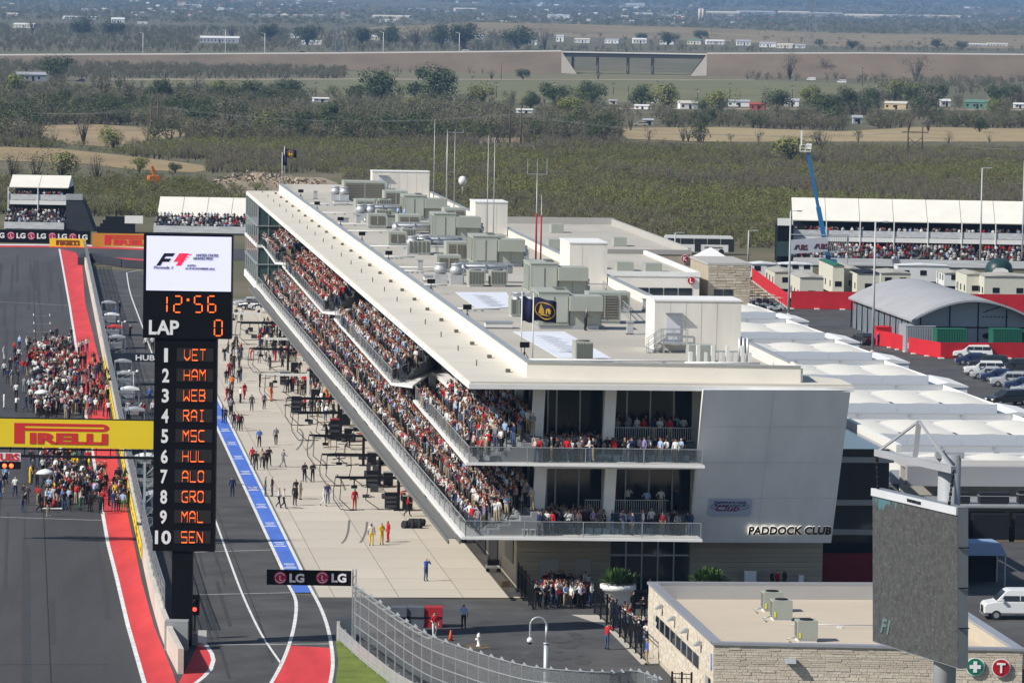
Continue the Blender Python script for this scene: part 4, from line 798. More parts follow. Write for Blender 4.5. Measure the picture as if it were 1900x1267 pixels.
def planter(label, px, py, s):
    q = P(px, py); t = thing('planter', label, 'planter', q, 0, 'white planters'); rr = random.Random(px)
    MB().lathe([(.75 * s, 0), (.8 * s, .1 * s), (1.05 * s, 1.25 * s), (1.25 * s, 1.3 * s), (1.28 * s, 1.65 * s), (1.15 * s, 1.66 * s)], 0, 0, 24).obj('pot', white, t)
    f = MB()
    for k in range(620):
        a = rr.uniform(0, 6.283); e = rr.uniform(.25, 1.5); d = Vector((math.cos(a) * math.cos(e), math.sin(a) * math.cos(e), math.sin(e))); b = Vector((rr.uniform(-.6, .6) * s, rr.uniform(-.6, .6) * s, 1.6 * s)); L = rr.uniform(.5, 1.0) * s
        sd_ = d.cross(Vector((0, 0, 1))).normalized() * .075 * s; c = b + d * L; tip = b + d * L * 1.5 - Vector((0, 0, .12 * L)); m_ = b + d * L * .75
        f.add([m_ - sd_, m_ + sd_, c + sd_ * 1.3, tip, c - sd_ * 1.3], [(0, 1, 2, 3, 4)])
    f.obj('foliage', leafm, t, kind='stuff')
planter('big white planter with dark bushy plant by the black fence', 1146, 1127, 1.0); planter('white planter with bushy plant behind the stone building roof', 1314, 1126, 1.0)
# black picket fences
def picket(label, pts, n=None):
    t = thing('picket_fence', label, 'fence', (0, 0, 0), 0, 'black picket fences'); ps = [P(*p) for p in pts]
    for a, b in zip(ps, ps[1:]):
        L = (b - a).length; k = max(2, int(L / 2.4)); d = b - a
        for i in range(k + 1): c = a + d * (i / k); cube('post', dark, t, c.x - .06, c.x + .06, c.y - .06, c.y + .06, 0, 2.15)
        m = MB()
        for z in (.2, 1.75, 2.02): m.bar((a.x, a.y, z), (b.x, b.y, z), .05)
        for i in range(int(L / .22)): c = a + d * (i * .22 / L); m.bar((c.x, c.y, .15), (c.x, c.y, 2.0), .02)
        m.obj('pickets', dark, t, kind='stuff')
picket('black picket fence from the stone corner to the waiting crowd', [(961, 1098), (989, 1131)]); picket('black picket fence running beside the sidewalk to the stone building', [(1103, 1138), (1150, 1182), (1200, 1232)])
picket('short black picket fence at the corner of the stone building', [(1246, 1310), (1282, 1312)])
# ================================================================== paddock: tents
pvc = M('tent_pvc', (.74, .71, .63), .55, .05, .3); skirtm = M('tent_skirt', (.70, .74, .80), .5, .05, .4, .25, bscale=1.2)
tentrows = [54, 86, 118, 152, 184, 214.5, 250]
def tent_row(i, y0):
    y1 = y0 + (tentrows[i + 1] - y0 if i < 6 else 30); x0, x1 = 28.8 if i > 1 else (40.4 if i == 0 else 33.0), 63.2 if i else 78
    t = thing('paddock_tent', 'white paddock tent with barrel-vaulted roof, %s row from the front' % ORD[i], 'tent', BW(0, y0), TH, 'paddock tents')
    n = round((x1 - x0) / 4.9); w_ = (x1 - x0) / n; dpt = (y1 - y0) * .45; rp = (y1 - y0) * .76
    cube('front_wall', M('tent_wall_grey', (.30, .32, .35), .6, .08), t, x0 + .3, x1 - .3, .6, .7, 0, 3.1)
    for k in range(n):
        a = x0 + k * w_; cube('skirt_panel', skirtm, t, a + .02, a + w_ - .02, 0, .06, 3.05, 4.2)
        m = 8; vs = []
        for j in range(m + 1):
            u = j / m; vs += [(a + .15 + (w_ - .3) * u, .4, 4.0 + .24 * math.sin(math.pi * u)), (a + .15 + (w_ - .3) * u, dpt, 4.0 + .24 * math.sin(math.pi * u))]
        g_ = MB().add(vs, [(2 * j, 2 * j + 2, 2 * j + 3, 2 * j + 1) for j in range(m)], 0, True)
        g_.add([vs[2 * j] for j in range(m + 1)], [tuple(range(m + 1))]).add([vs[2 * j + 1] for j in range(m + 1)], [tuple(range(m, -1, -1))]); g_.obj('vault', pvc, t)
        cube('gutter', white, t, a - .12, a + .12, .3, dpt, 3.6, 3.85)
        cube('rear_panel', M('tent_white', (.76, .76, .75), .55, .04), t, a + .02, a + w_ - .02, rp + .3, rp + .4, 2.6, 3.8); cube('rear_post', steel, t, a - .08, a + .08, rp + .15, rp + .3, 2.6, 3.95)
    cube('rear_beam', steel, t, x0, x1, rp + .1, rp + .32, 3.81, 3.95); cube('valley_sheet', MATS['tent_white'], t, x0, x1, dpt + .05, rp + .08, 2.9, 3.0)
    MB().extr([(x1 - .05, 0, 3.0), (x1 - .05, rp + .4, 2.6), (x1 - .05, rp + .4, 3.9), (x1 - .05, 0, 4.2)], (.08, 0, 0)).obj('end_panel', MATS['tent_white'], t)
    if i: 
        bx_ = thing('side_tent', 'small white box tent at the right end of the %s paddock tent row' % ORD[i], 'tent', BW(x1 + .4, y0 + 1), TH, 'small side tents')
        MB().prism([(0, 0), (4, 0), (4, 10), (0, 10)], 0, 2.9).obj('walls', skirtm, bx_); MB().extr([(-.1, -.1, 2.9), (4.1, -.1, 2.9), (4.1, -.1, 3.05), (2, -.1, 3.4), (-.1, -.1, 3.05)], (0, 10.2, 0)).obj('roof', MATS['tent_white'], bx_)
for i, y in enumerate(tentrows): tent_row(i, y)
# rear wing of dark glass beside the end wall
t = thing('rear_wing', 'dark glazed rear wing with pale floor bands behind the end wall', 'building', BW(0, 0), TH)
MB().prism([(27.2, 16), (33, 16), (33, 52), (27.2, 52)], 0, 9.6).obj('glass_block', glassd, t)
for z in (3.2, 5.4, 8.6): MB().prism([(27.0, 15.7), (33.3, 15.7), (33.3, 52), (27.0, 52)], z, z + .4).obj('floor_band', soff, t)
MB().extr([(33.4, 15.5, 9.4), (33.4, 53, 9.4), (33.4, 53, 10.0), (33.4, 15.5, 10.0)], (.4, 0, 0)).obj('parapet', white, t)
cube('red_hoarding', M('hoarding_red', (.20, .008, .015), .7, .1), None, 0, 1, 0, 1, 0, 1, label='dark red hoarding below the glazed rear wing', cat='hoarding')
o = bpy.data.objects['red_hoarding']; o.location = BW(31.5, 12.5, 1.1); o.scale = (9.2, .2, 2.2); o.rotation_euler = (0, 0, TH)
# service yard on the right: fascia, flight cases, crates, marquee
t = thing('service_unit', 'long grey service unit with wide fascia beside the white van', 'building', BW(0, 0), TH)
cube('fascia', M('fascia_grey', (.33, .33, .34), .7, .05), t, 40.5, 78, 47, 48, 3.6, 5.2); cube('back_wall', cream, t, 40.5, 78, 50, 50.3, 0, 5); cube('roof', soff, t, 40.5, 78, 48, 53, 5.0, 5.15); cube('shelf', steel, t, 40.5, 78, 40, 48, 2.6, 2.75)
case = M('case_black', (.015, .015, .018), .5, .2); bl_ = M('tarp_blue', (.02, .04, .22), .6, .2)
for i, (x, w_, h) in enumerate(((43, 1.6, .9), (45.4, 2.4, .9), (48.6, 1.5, 1.1), (50.6, 1.6, .8))):
    c = thing('flight_case', 'black flight case on the yard shelf, %s from left' % ORD[i], 'case', BW(x, 41.5, 2.75), TH, 'flight cases'); cube('body', case, c, 0, w_, 0, 1, .1, h); cube('lid_edge', steel, c, -.02, w_ + .02, -.03, 1.03, h * .68, h * .74)
    for k in (0.1, w_ - .2): cube('caster', dark, c, k, k + .1, .1, .2, 0, .1)
for i, (x, w_, m) in enumerate(((41.5, 2.3, bl_), (44.4, 2.9, case), (47.8, 3.0, case), (51.2, 3.2, bl_))):
    c = thing('tarped_crate', '%s crate under the yard shelf, %s from left' % (('blue tarped', 'black')[m is case], ORD[i]), 'crate', BW(x, 39, 0), TH, 'yard crates'); cube('load', m, c, 0, w_, 0, 2, .15, 2.2); cube('pallet', M('pallet_wood', (.25, .18, .1), .9, .2), c, 0, w_, -.05, 2, 0, .14)
q = P(1820, 1088); t = thing('marquee', 'small pale blue gable marquee beside the van', 'tent', q, TH)
MB().extr([(-1.9, 0, 2.3), (1.9, 0, 2.3), (1.4, 0, 3.2), (-1.4, 0, 3.2)], (0, 3, 0)).obj('roof', M('canvas_blue', (.22, .30, .46), .6, .05), t)
for a in (-1.8, 1.8):
    for b in (.1, 2.9): cube('post', steel, t, a - .05, a + .05, b - .05, b + .05, 0, 2.3)
cube('side_wall', MATS['canvas_blue'], t, -1.9, -1.85, 0, 3, 0, 2.2); cube('back_wall', dark, t, -1.9, 1.9, 3.1, 3.2, 0, 2.2)
# ================================================================== arched hall
gp_ = M('hall_panel', (.36, .38, .42), .5, .05, .3); hroof = M('hall_roof', (.36, .36, .37), .6, .08, .2)
HL = thing('arched_hall', 'grey hall with curved vault roof and dark oval windows', 'building', BW(78.8, 240.6), TH)
Wd, Ln, ez, rise = 16.0, 44.0, 4.0, 2.6
pr = [(Wd * k / 14, ez + rise * math.sin(math.pi * k / 14) ** .9) for k in range(15)]
MB().extr([(x, 0, z) for x, z in pr] + [(x, 0, z - .25) for x, z in pr[::-1]], (0, Ln, 0)).obj('vault_roof', hroof, HL)
MB().extr([(x if 0 < i < 14 else (.5 if i == 0 else Wd - .5), 2, z - .3) for i, (x, z) in enumerate(pr)] + [(Wd - .5, 2, 0), (.5, 2, 0)], (0, .3, 0)).obj('front_wall', gp_, HL)
MB().box(.5, .7, 2.3, Ln - 1, 0, 3.7).obj('side_wall', M('hall_glass', (.22, .25, .28), .3, .1), HL)
for k in range(11): MB().bar((.1, 3 + k * 3.9, 3.8), (.45, 5 + k * 3.9, 0), .14).obj('strut', dark, HL)
for x in (1.5, 5.2, 8.8, 12.4): cube('frame_post', dark, HL, x - .07, x + .07, 1.9, 1.98, 0, ez + rise * math.sin(math.pi * x / Wd) - .4)
cube('frame_beam', dark, HL, .5, Wd - .5, 1.88, 1.98, 2.95, 3.1)
for x in (2.6, 6.2, 10.0): MB().lathe([(.62, 0), (.62, .05)], 0, 0, 18).obj('oval_window', dark, HL, (x, 1.9, 2.0), (math.pi / 2, 0, 0), sc=(1, .55, 1))
for x in (12.9, 13.9): cube('door', dark, HL, x, x + .8, 1.9, 1.97, 0, 2.5)
lgm = MB()
for k in range(7): lgm.bar((9.4 + .4 * k, 1.93, 4.9 + .13 * k + .1 * (k % 2)), (10.0 + .4 * k, 1.93, 5.1 + .15 * k), .02, .1).bar((9.3 + .5 * k, 1.93, 4.35), (9.6 + .5 * k, 1.93, 4.4), .02, .12)
lgm.obj('wall_emblem', M('emblem_dark', (.03, .03, .06), .6, 0), HL, kind='stuff')
# red fabric fences
redf = M('fence_red', (.55, .02, .03), .7, .1, .5, .2, bscale=2)
def redfence(label, pts, h):
    t = thing('fabric_fence', label, 'fence', BW(0, 0), TH, 'red fabric fences')
    for (xa, ya), (xb, yb) in zip(pts, pts[1:]):
        L = math.hypot(xb - xa, yb - ya); n = max(1, round(L / 3.2))
        for k in range(n):
            f0, f1 = k / n, (k + 1) / n; MB().bar((xa + (xb - xa) * f0, ya + (yb - ya) * f0, h / 2), (xa + (xb - xa) * f1, ya + (yb - ya) * f1, h / 2), .05, h - .1).obj('fence_panel', redf, t)
            MB().box(-.35, .35, -.3, .3, 0, .12).obj('foot_block', white, t, (xa + (xb - xa) * f0, ya + (yb - ya) * f0 - .3, 0))
redfence('red fabric fence curving in front of the arched hall', [(76.1, 252.3), (77.5, 248), (78.6, 238), (80.6, 231), (92, 232), (106, 233)], 2.0)
redfence('red fabric fence along the road behind the parked carts', [(77.2, 320.7), (88.1, 320)], 2.6); redfence('red fabric fence running back past the office trailers', [(77.0, 321.5), (82.4, 388)], 2.0)
redfence('red fabric fence behind the right end of the arched hall', [(95, 318), (112, 318)], 2.6)
def container(label, px0, py0, px1, py1, d, m):
    q = P(px0, py1); x0, x1, z0, z1 = rect(px0, py0, px1, py1, q.y); t = thing('container', label, 'container', (x0, q.y, 0), TH, 'shipping containers'); w_ = x1 - x0
    cube('body', m, t, 0, w_, 0, d, 0, z1); cube('roof', m, t, -.04, w_ + .04, -.04, d, z1, z1 + .06)
    for k in range(12): cube('rib', m, t, .08 + k * w_ / 12, .08 + (k + .5) * w_ / 12, -.05, 0, .1, z1 - .1)
    cube('door_plate', lwh, t, .15, .45, -.08, -.05, .5, 1.2)
grn = M('container_green', (.02, .13, .08), .55, .1)
container('green container left of the small white pickup', 1738, 612, 1796, 659, 2.6, grn); container('green container at the right edge behind the red fence', 1842, 612, 1898, 659, 2.6, grn)
container('plain grey container beside the arched hall', 1682, 606, 1737, 654, 5, M('container_grey', (.33, .34, .36), .6, .08)); container('red box behind the fence end by the arched hall', 1626, 608, 1676, 636, 3, redf)
# office trailers
tr_wall = M('trailer_cream', (.62, .60, .50), .6, .05, .5); tr_roof = M('trailer_roof', (.40, .38, .33), .8, .1); tr_white = M('trailer_white', (.72, .72, .72), .5, .05)
def trailer(label, px0, py0, px1, py1, d, m=tr_wall, rm=tr_roof, win=2):
    q = P(px0, py1); x0, x1, z0, z1 = rect(px0, py0, px1, py1, q.y); t = thing('office_trailer', label, 'trailer', (x0, q.y, 0), TH * .6, 'office trailers'); w_ = x1 - x0
    cube('body', m, t, 0, w_, 0, d, .35, z1 - .1); MB().extr([(-.1, -.15, z1 - .1), (w_ + .1, -.15, z1 - .1), (w_ / 2, -.15, z1 + .12)], (0, d + .3, 0)).obj('roof', rm, t); cube('skirting', dark, t, .1, w_ - .1, .1, d - .1, 0, .35)
    for k in range(win): a = w_ * (k + .5) / win; o = cube('window', dark, t, a - .5, a + .5, -.04, 0, 1.3, 2.1); cube('window_frame', white, t, a - .56, a + .56, -.03, .001, 1.24, 1.3)
    for k in range(3): cube('side_window', dark, t, -.04, 0, d * (k + .5) / 3 - .4, d * (k + .5) / 3 + .4, 1.2, 2.1)
    cube('door', steel, t, -.05, 0, d * .72, d * .72 + .9, .4, 2.3)
trailer('cream office trailer behind the carts with grey roof and one front window', 1484, 514, 1528, 566, 12, win=1); trailer('cream office trailer second from left, partly behind another', 1437, 504, 1478, 540, 12, win=1)
trailer('cream trailer with dark green roof edge', 1545, 492, 1566, 548, 16, rm=grn, win=1); trailer('cream trailer between the green-edged one and the grey-roofed one', 1566, 498, 1596, 546, 14, win=1)
trailer('cream trailer with dark grey roof nearest the arched hall', 1590, 506, 1632, 552, 12, rm=dark, win=1); trailer('low cream trailer right of the dark-roofed one', 1634, 506, 1690, 540, 10, win=2)
trailer('long bright white trailer behind the arched hall roof', 1665, 492, 1762, 526, 4, tr_white, tr_white, 3); trailer('grey-white trailer left of the right-hand cream trailers', 1752, 506, 1790, 535, 8, tr_white, tr_roof, 1)
trailer('narrow cream trailer second from the right edge', 1793, 508, 1826, 556, 10, win=1); trailer('wide cream trailer at the right edge with two dark windows', 1826, 512, 1915, 560, 8, win=2)
trailer('long white row trailer at the far left of the trailers', 1394, 489, 1440, 518, 5, tr_white, tr_white, 2); trailer('long white row trailer right of the far left one', 1444, 490, 1508, 514, 5, tr_white, tr_white, 3)
# ================================================================== vehicles
tyre = M('tyre', (.02, .02, .022), .8, .1); rimm = M('rim', (.5, .5, .5), .35, .05, metal=.7); cgl = M('car_glass', (.02, .025, .03), .08, .1, spec=.7); lampm = M('head_lamp', (.7, .7, .68), .2, 0)
PROF = {'sedan': (4.7, 1.82, [(0, .3), (0, .62), (.08, .78), (1.1, .95), (3.75, 1.0), (4.6, .92), (4.7, .6), (4.66, .3)], [(1.05, .95), (1.85, 1.42), (3.2, 1.44), (4.05, 1.0)]),
        'suv': (4.9, 1.95, [(0, .34), (0, .72), (.12, .92), (1.25, 1.04), (4.8, 1.06), (4.9, .65), (4.85, .34)], [(1.15, 1.03), (2.0, 1.66), (4.4, 1.69), (4.82, 1.05)]),
        'van': (5.5, 2.02, [(0, .45), (0, .95), (.15, 1.15), (.85, 1.28), (5.5, 1.3), (5.5, .45)], [(.8, 1.27), (1.55, 2.02), (1.8, 2.1), (5.4, 2.12), (5.5, 1.3)])}
def car(kind, label, loc, rz, m, group='parked cars', driver=False):
    L, W, body, top = PROF[kind]; t = thing('parked_car' if kind != 'van' else 'passenger_van', label, 'car' if kind != 'van' else 'van', loc, rz, group)
    hw = W / 2
    def prof(pts, w0, w1):   # side outline swept across, pulled in at the top
        zs = [p[1] for p in pts]; z0, z1 = min(zs), max(zs); n = len(pts); vs = []
        for s in (-1, 1): vs += [(p[0], s * (w0 + (w1 - w0) * (p[1] - z0) / (z1 - z0)), p[1]) for p in pts]
        mb = MB().add(vs, [tuple(range(n)), tuple(range(n, 2 * n))[::-1]] + [((i + 1) % n, i, n + i, n + (i + 1) % n) for i in range(n)]); return mb
    for o_, w_ in ((prof(body, hw, hw * .94).obj('body', m, t), .07), (prof(top, hw * .93, hw * .78).obj('cabin', m, t), .05)): bv = o_.modifiers.new('round', 'BEVEL'); bv.width = w_; bv.segments = 2
    (xa, za), (xb, zb) = top[0], top[1]; ws = MB(); zt = top[-1][1]; e = .015
    def q4(f, x): return hw * .93 + (hw * .78 - hw * .93) * f
    ws.add([(xa + .07 - e, -hw * .86, za + .06), (xa + .07 - e, hw * .86, za + .06), (xb - .04 - e * 2, hw * .72, zb - .04), (xb - .04 - e * 2, -hw * .72, zb - .04)], [(0, 1, 2, 3)]).obj('windscreen', cgl, t)
    xr, zr = top[-2]; xe, ze = top[-1]
    for s in (-1, 1):
        for k in range(3 if kind != 'sedan' else 2):
            n_ = 3 if kind != 'sedan' else 2; a0 = xa + .35 + (xe - xa - .5) * k / n_; a1 = xa + .35 + (xe - xa - .5) * (k + .96) / n_
            z0 = za + .05; z1 = zb - .1; y0, y1 = hw * .93 + .006, hw * .80 + .006; ins = (.42 if k == 0 else 0)
            ws2 = MB().add([(a0, s * y0, z0), (a1, s * y0, z0), (a1 - (.2 if k == n_ - 1 and kind == 'sedan' else 0), s * y1, z1), (a0 + ins, s * y1, z1)], [(0, 1, 2, 3)]).obj('side_window', cgl, t)
    MB().add([(xe - .05 + e * 2, -hw * .8, ze + .08), (xe - .05 + e * 2, hw * .8, ze + .08), (xr + .04 + e, hw * .7, zr - .06), (xr + .04 + e, -hw * .7, zr - .06)], [(0, 1, 2, 3)]).obj('rear_window', cgl, t)
    for x in (.85, L - .95):
        for s in (-1, 1):
            wh = MB().cyl((x, s * (hw - .2), .34), (x, s * (hw + .02), .34), .34, n=14).obj('wheel', tyre, t); MB().cyl((x, s * (hw + .01), .34), (x, s * (hw + .035), .34), .2, n=10).obj('rim', rimm, wh)
    for s in (-1, 1): cube('head_lamp', lampm, t, -.02, .1, s * hw * .62 - .2, s * hw * .62 + .2, body[1][1] - .12, body[1][1] + .05); cube('tail_lamp', M('tail_lamp', (.4, .02, .02), .3, 0), t, L - .12, L + .005, s * hw * .75 - .12, s * hw * .75 + .12, .75, 1.0); cube('mirror', m, t, xa + .35, xa + .55, s * (hw + .02), s * (hw + .18), za + .05, za + .2)
    cube('grille', dark, t, -.03, .02, -hw * .45, hw * .45, .45, body[1][1] - .02); cube('bumper', M('bumper', (.2, .2, .21), .5, 0), t, -.06, .1, -hw * .9, hw * .9, .32, .44)
    return t
paint = lambda n, c: M('paint_' + n, c, .25, .02, spec=.5)
pw, psil, pnav, pdk = paint('white', (.72, .72, .71)), paint('silver', (.42, .43, .44)), paint('navy', (.02, .035, .10)), paint('dark', (.03, .03, .035))
rz = TH - .12
for k, p_, x, y, m, lab in ((0, 'suv', 1767, 664, pw, 'white SUV in front of the red fence, farthest of the parked row'), (1, 'sedan', 1772, 676, pnav, 'dark navy sedan parked behind the white SUV'), (2, 'suv', 1796, 684, pdk, 'black SUV half hidden in the parked row'), (3, 'suv', 1788, 695, pw, 'white crossover with dark windows in the parked row'),
    (4, 'sedan', 1800, 702, psil, 'pale silver sedan in the parked row'), (5, 'sedan', 1818, 706, pnav, 'navy sedan between silver cars in the parked row'), (6, 'suv', 1836, 716, psil, 'silver SUV, biggest of the parked row, with clear wheels'), (7, 'sedan', 1862, 722, pnav, 'bright navy sedan at the right of the parked row'),
    (8, 'sedan', 1875, 732, psil, 'silver sedan cut by the right edge'), (9, 'sedan', 1888, 740, pw, 'white car at the right edge, nearest of the row'), (10, 'suv', 1850, 690, pdk, 'dark SUV at the back of the parked row'), (11, 'sedan', 1880, 705, pw, 'white sedan behind the silver SUV by the right edge')):
    car(p_, lab, P(x, y), rz, m)
car('suv', 'dark SUV parked between the small side tents', P(1835, 752), rz + .5, pdk); car('sedan', 'white pickup cab behind the red fence by the green container', P(1799, 661), rz, pw)
car('sedan', 'dark open cart-like car by the lamp pole and side tents', P(1588, 636), rz - 1.2, pdk)
car('van', 'white passenger van driving at the right edge beside the stone building', P(1822, 1146), TH - .06, pw, None)
for i, (x, y, m, lab) in enumerate(((447, 574, pdk, 'dark car in the far row behind the timing tower'), (462, 575, psil, 'silver-green car nearest the garages at the far end'), (434, 570, psil, 'silver car hidden at the far left of the far row'))): car('sedan', lab, P(x, y), TH - .5 + .3 * i, m, 'cars at the far end of the pits')
# coach
q = P(1233, 471); x0, x1, z0, z1 = rect(1233, 438, 1361, 471, q.y); t = thing('coach', 'white coach with long dark windows behind the far stone building', 'bus', (x0, q.y, 0), 0); L = x1 - x0
MB().extr([(0, 0, .45), (L - .2, 0, .45), (L, 0, .8), (L - .1, 0, z1 - .2), (L - .4, 0, z1), (.2, 0, z1), (0, 0, z1 - .3)], (0, 2.5, 0)).obj('body', pw, t)
for k in range(5): cube('side_window', cgl, t, .5 + k * 2.3, 2.7 + k * 2.3, -.03, .0, 1.75, z1 - .45)
for a in (5.2, 11.0): cube('door', cgl, t, a, a + 1.0, -.06, -.02, .5, z1 - .5)
text('side_lettering', ('AJC Limousine', .01, 0), M('ink_grey', (.1, .1, .1), .6, 0), t, (8.4, -.05, 1.25), 3.2, .35)
for x in (2, 9.8): w_ = MB().cyl((x, -.02, .5), (x, .3, .5), .48, n=14).obj('wheel', tyre, t)
# golf carts
def cart(label, loc, rz, m):
    t = thing('golf_cart', label, 'golf cart', loc, rz, 'golf carts')
    MB().extr([(0, -.6, .25), (2.3, -.6, .25), (2.35, -.6, .6), (1.6, -.6, .75), (.9, -.6, .45), (.55, -.6, .9), (.1, -.6, .8)], (0, 1.2, 0)).obj('body', m, t); cube('roof', M('cart_roof', (.62, .55, .40), .6, .05), t, .25, 2.1, -.62, .62, 1.82, 1.9)
    p_ = MB()
    for x in (.35, 1.95):
        for s in (-.55, .55): p_.bar((x, s, .7), (x, s, 1.84), .04)
    p_.obj('posts', dark, t); cube('seat', dark, t, 1.1, 1.6, -.55, .55, .75, .9); cube('seat_back', dark, t, 1.55, 1.65, -.55, .55, .9, 1.3)
    for x in (.45, 1.9):
        for s in (-1, 1): MB().cyl((x, s * .45, .22), (x, s * .62, .22), .22, n=10).obj('wheel', tyre, t)
for i in range(12): cart('golf cart in the packed row by the red fence, %s from the road' % ORD[i], BW(75.2 - (i % 2) * 2.6, 316 + (i // 2) * 6.0), TH + 3.3, (pw, pdk, psil)[i % 3])
cart('golf cart parked under the near corner of the awning', P(848, 1006), TH + .1, psil); cart('small white cart beside the far parked cars', P(474, 580), TH, pw)
# ================================================================== paddock buildings K and L, stone tower, canopy
stw = M('stone_tan', (.44, .38, .29), .9, .15, 1.0, .6, bscale=2.5)
def roundel(par, key, x, y, z, r, m):
    MB().lathe([(r * 1.12, 0), (r * 1.12, .04)], 0, 0, 22).obj('sign_rim', lwh, par, (x, y, z), (math.pi / 2, 0, 0)); MB().lathe([(r, 0), (r, .07)], 0, 0, 22).obj('sign_disc', m, par, (x, y, z), (math.pi / 2, 0, 0))
    if key: text('sign_letter', (key, .03, 0), lwh, par, (x, y - .1, z), None, r * 1.2)
sred = M('sign_red', (.42, .01, .02), .5, .03)
x1_, yk = BL(1282, 464, 6.3); t = thing('stone_pavilion', 'low stone-fronted flat-roofed building with a red K disc', 'building', BW(0, 0), TH)
MB().box(x1_ - 30, x1_, yk, yk + 90, 0, 5.6).obj('walls', stw, t); MB().box(x1_ - 30.1, x1_ + .1, yk - .1, yk + .4, 5.6, 6.3).box(x1_ - .4, x1_ + .1, yk + .4, yk + 90, 5.6, 6.6).box(x1_ - 30, x1_ + .1, yk + 89.6, yk + 90, 5.6, 6.8).obj('parapet', soff, t); MB().box(x1_ - 29.6, x1_ - .4, yk + .4, yk + 89.6, 5.6, 5.66).obj('roof_deck', deckm, t)
for a, b in ((-20, 12), (-9, 20), (-14, 60)): cube('roof_unit', hv, t, x1_ + a, x1_ + a + 2, yk + b, yk + b + 3, 5.7, 7)
roundel(t, 'K', x1_ - .9, yk - .15, 5.0, .55, sred)
x1_, yk = BL(1298, 505, 8.0); t = thing('white_pavilion', 'white flat-roofed building with strip windows and a red L disc', 'building', BW(0, 0), TH)
MB().box(x1_ - 14, x1_, yk, yk + 52, 0, 7.4).obj('walls', cream, t); MB().box(x1_ - 14, x1_ + .1, yk - .1, yk + .3, 7.4, 8.0).box(x1_ - .3, x1_ + .1, yk + .3, yk + 52, 7.4, 8.0).obj('parapet', white, t); MB().box(x1_ - 14, x1_ - .3, yk + .3, yk + 52, 7.4, 7.45).obj('roof_deck', deckm, t)
for k in range(4): cube('window', glassd, t, x1_ - 8.4 + k * 1.9, x1_ - 6.65 + k * 1.9, yk - .06, yk - .01, 4.9, 5.9)
roundel(t, 'L', x1_ - 1.1, yk - .2, 6.9, .5, sred)
for a, b in ((-9.5, 10), (-6, 8), (-13, 14)): cube('roof_unit', hv, t, x1_ + a, x1_ + a + 2.2, yk + b, yk + b + 3, 7.45, 8.6)
def stone_face(par, x0, x1, y, z0, z1, n, seed, lmin=.7, lmax=1.5):   # separate face stones on a wall that looks at -y
    r = random.Random(seed); zz = z0; ms = [M('face_stone_%d' % i, c, .9, .12, 2) for i, c in enumerate(((.50, .43, .33), (.44, .37, .28), (.55, .48, .38)))]
    while zz < z1 - .1:
        h = min((z1 - z0) / n * r.uniform(.85, 1.15), z1 - zz); x = x0
        while x < x1 - .1: L = min(r.uniform(lmin, lmax), x1 - x); cube('stone', r.choice(ms), par, x + .02, x + L - .02, y - r.uniform(.04, .12), y - .002, zz + .02, zz + h - .02); x += L
        zz += h
x1_, yk = BL(1393, 490, 9.0); t = thing('stone_tower', 'square tan stone block with grey roof edge and corner windows', 'building', BW(0, 0), TH)
MB().box(x1_ - 5.6, x1_, yk, yk + 16, 0, 8.8).obj('walls', stw, t); MB().box(x1_ - 5.7, x1_ + .1, yk - .1, yk + 16.1, 8.8, 9.1).obj('roof_edge', soff, t)
for k in range(2): cube('window', glassd, t, x1_ - 4.8 + k * 1.3, x1_ - 3.6 + k * 1.3, yk - .06, yk - .01, 4.0, 5.6)
stone_face(t, x1_ - 5.6, x1_, yk, 5.7, 8.8, 9, 3); stone_face(t, x1_ - 2.0, x1_, yk, 1.5, 5.7, 12, 4)
q = P(1318, 510); t = thing('peaked_canopy', 'white peaked canopy tent between the stone buildings', 'tent', q, TH)
MB().add([(-2.9, -2.9, 2.6), (2.9, -2.9, 2.6), (2.9, 2.9, 2.6), (-2.9, 2.9, 2.6), (0, 0, 4.4)], [(0, 1, 4), (1, 2, 4), (2, 3, 4), (3, 0, 4)]).obj('roof', MATS['tent_white'], t); cube('valance', MATS['tent_white'], t, -2.9, 2.9, -2.92, -2.88, 2.1, 2.6)
for a in (-2.8, 2.8):
    for b in (-2.8, 2.8): cube('leg', steel, t, a - .05, a + .05, b - .05, b + .05, 0, 2.6)
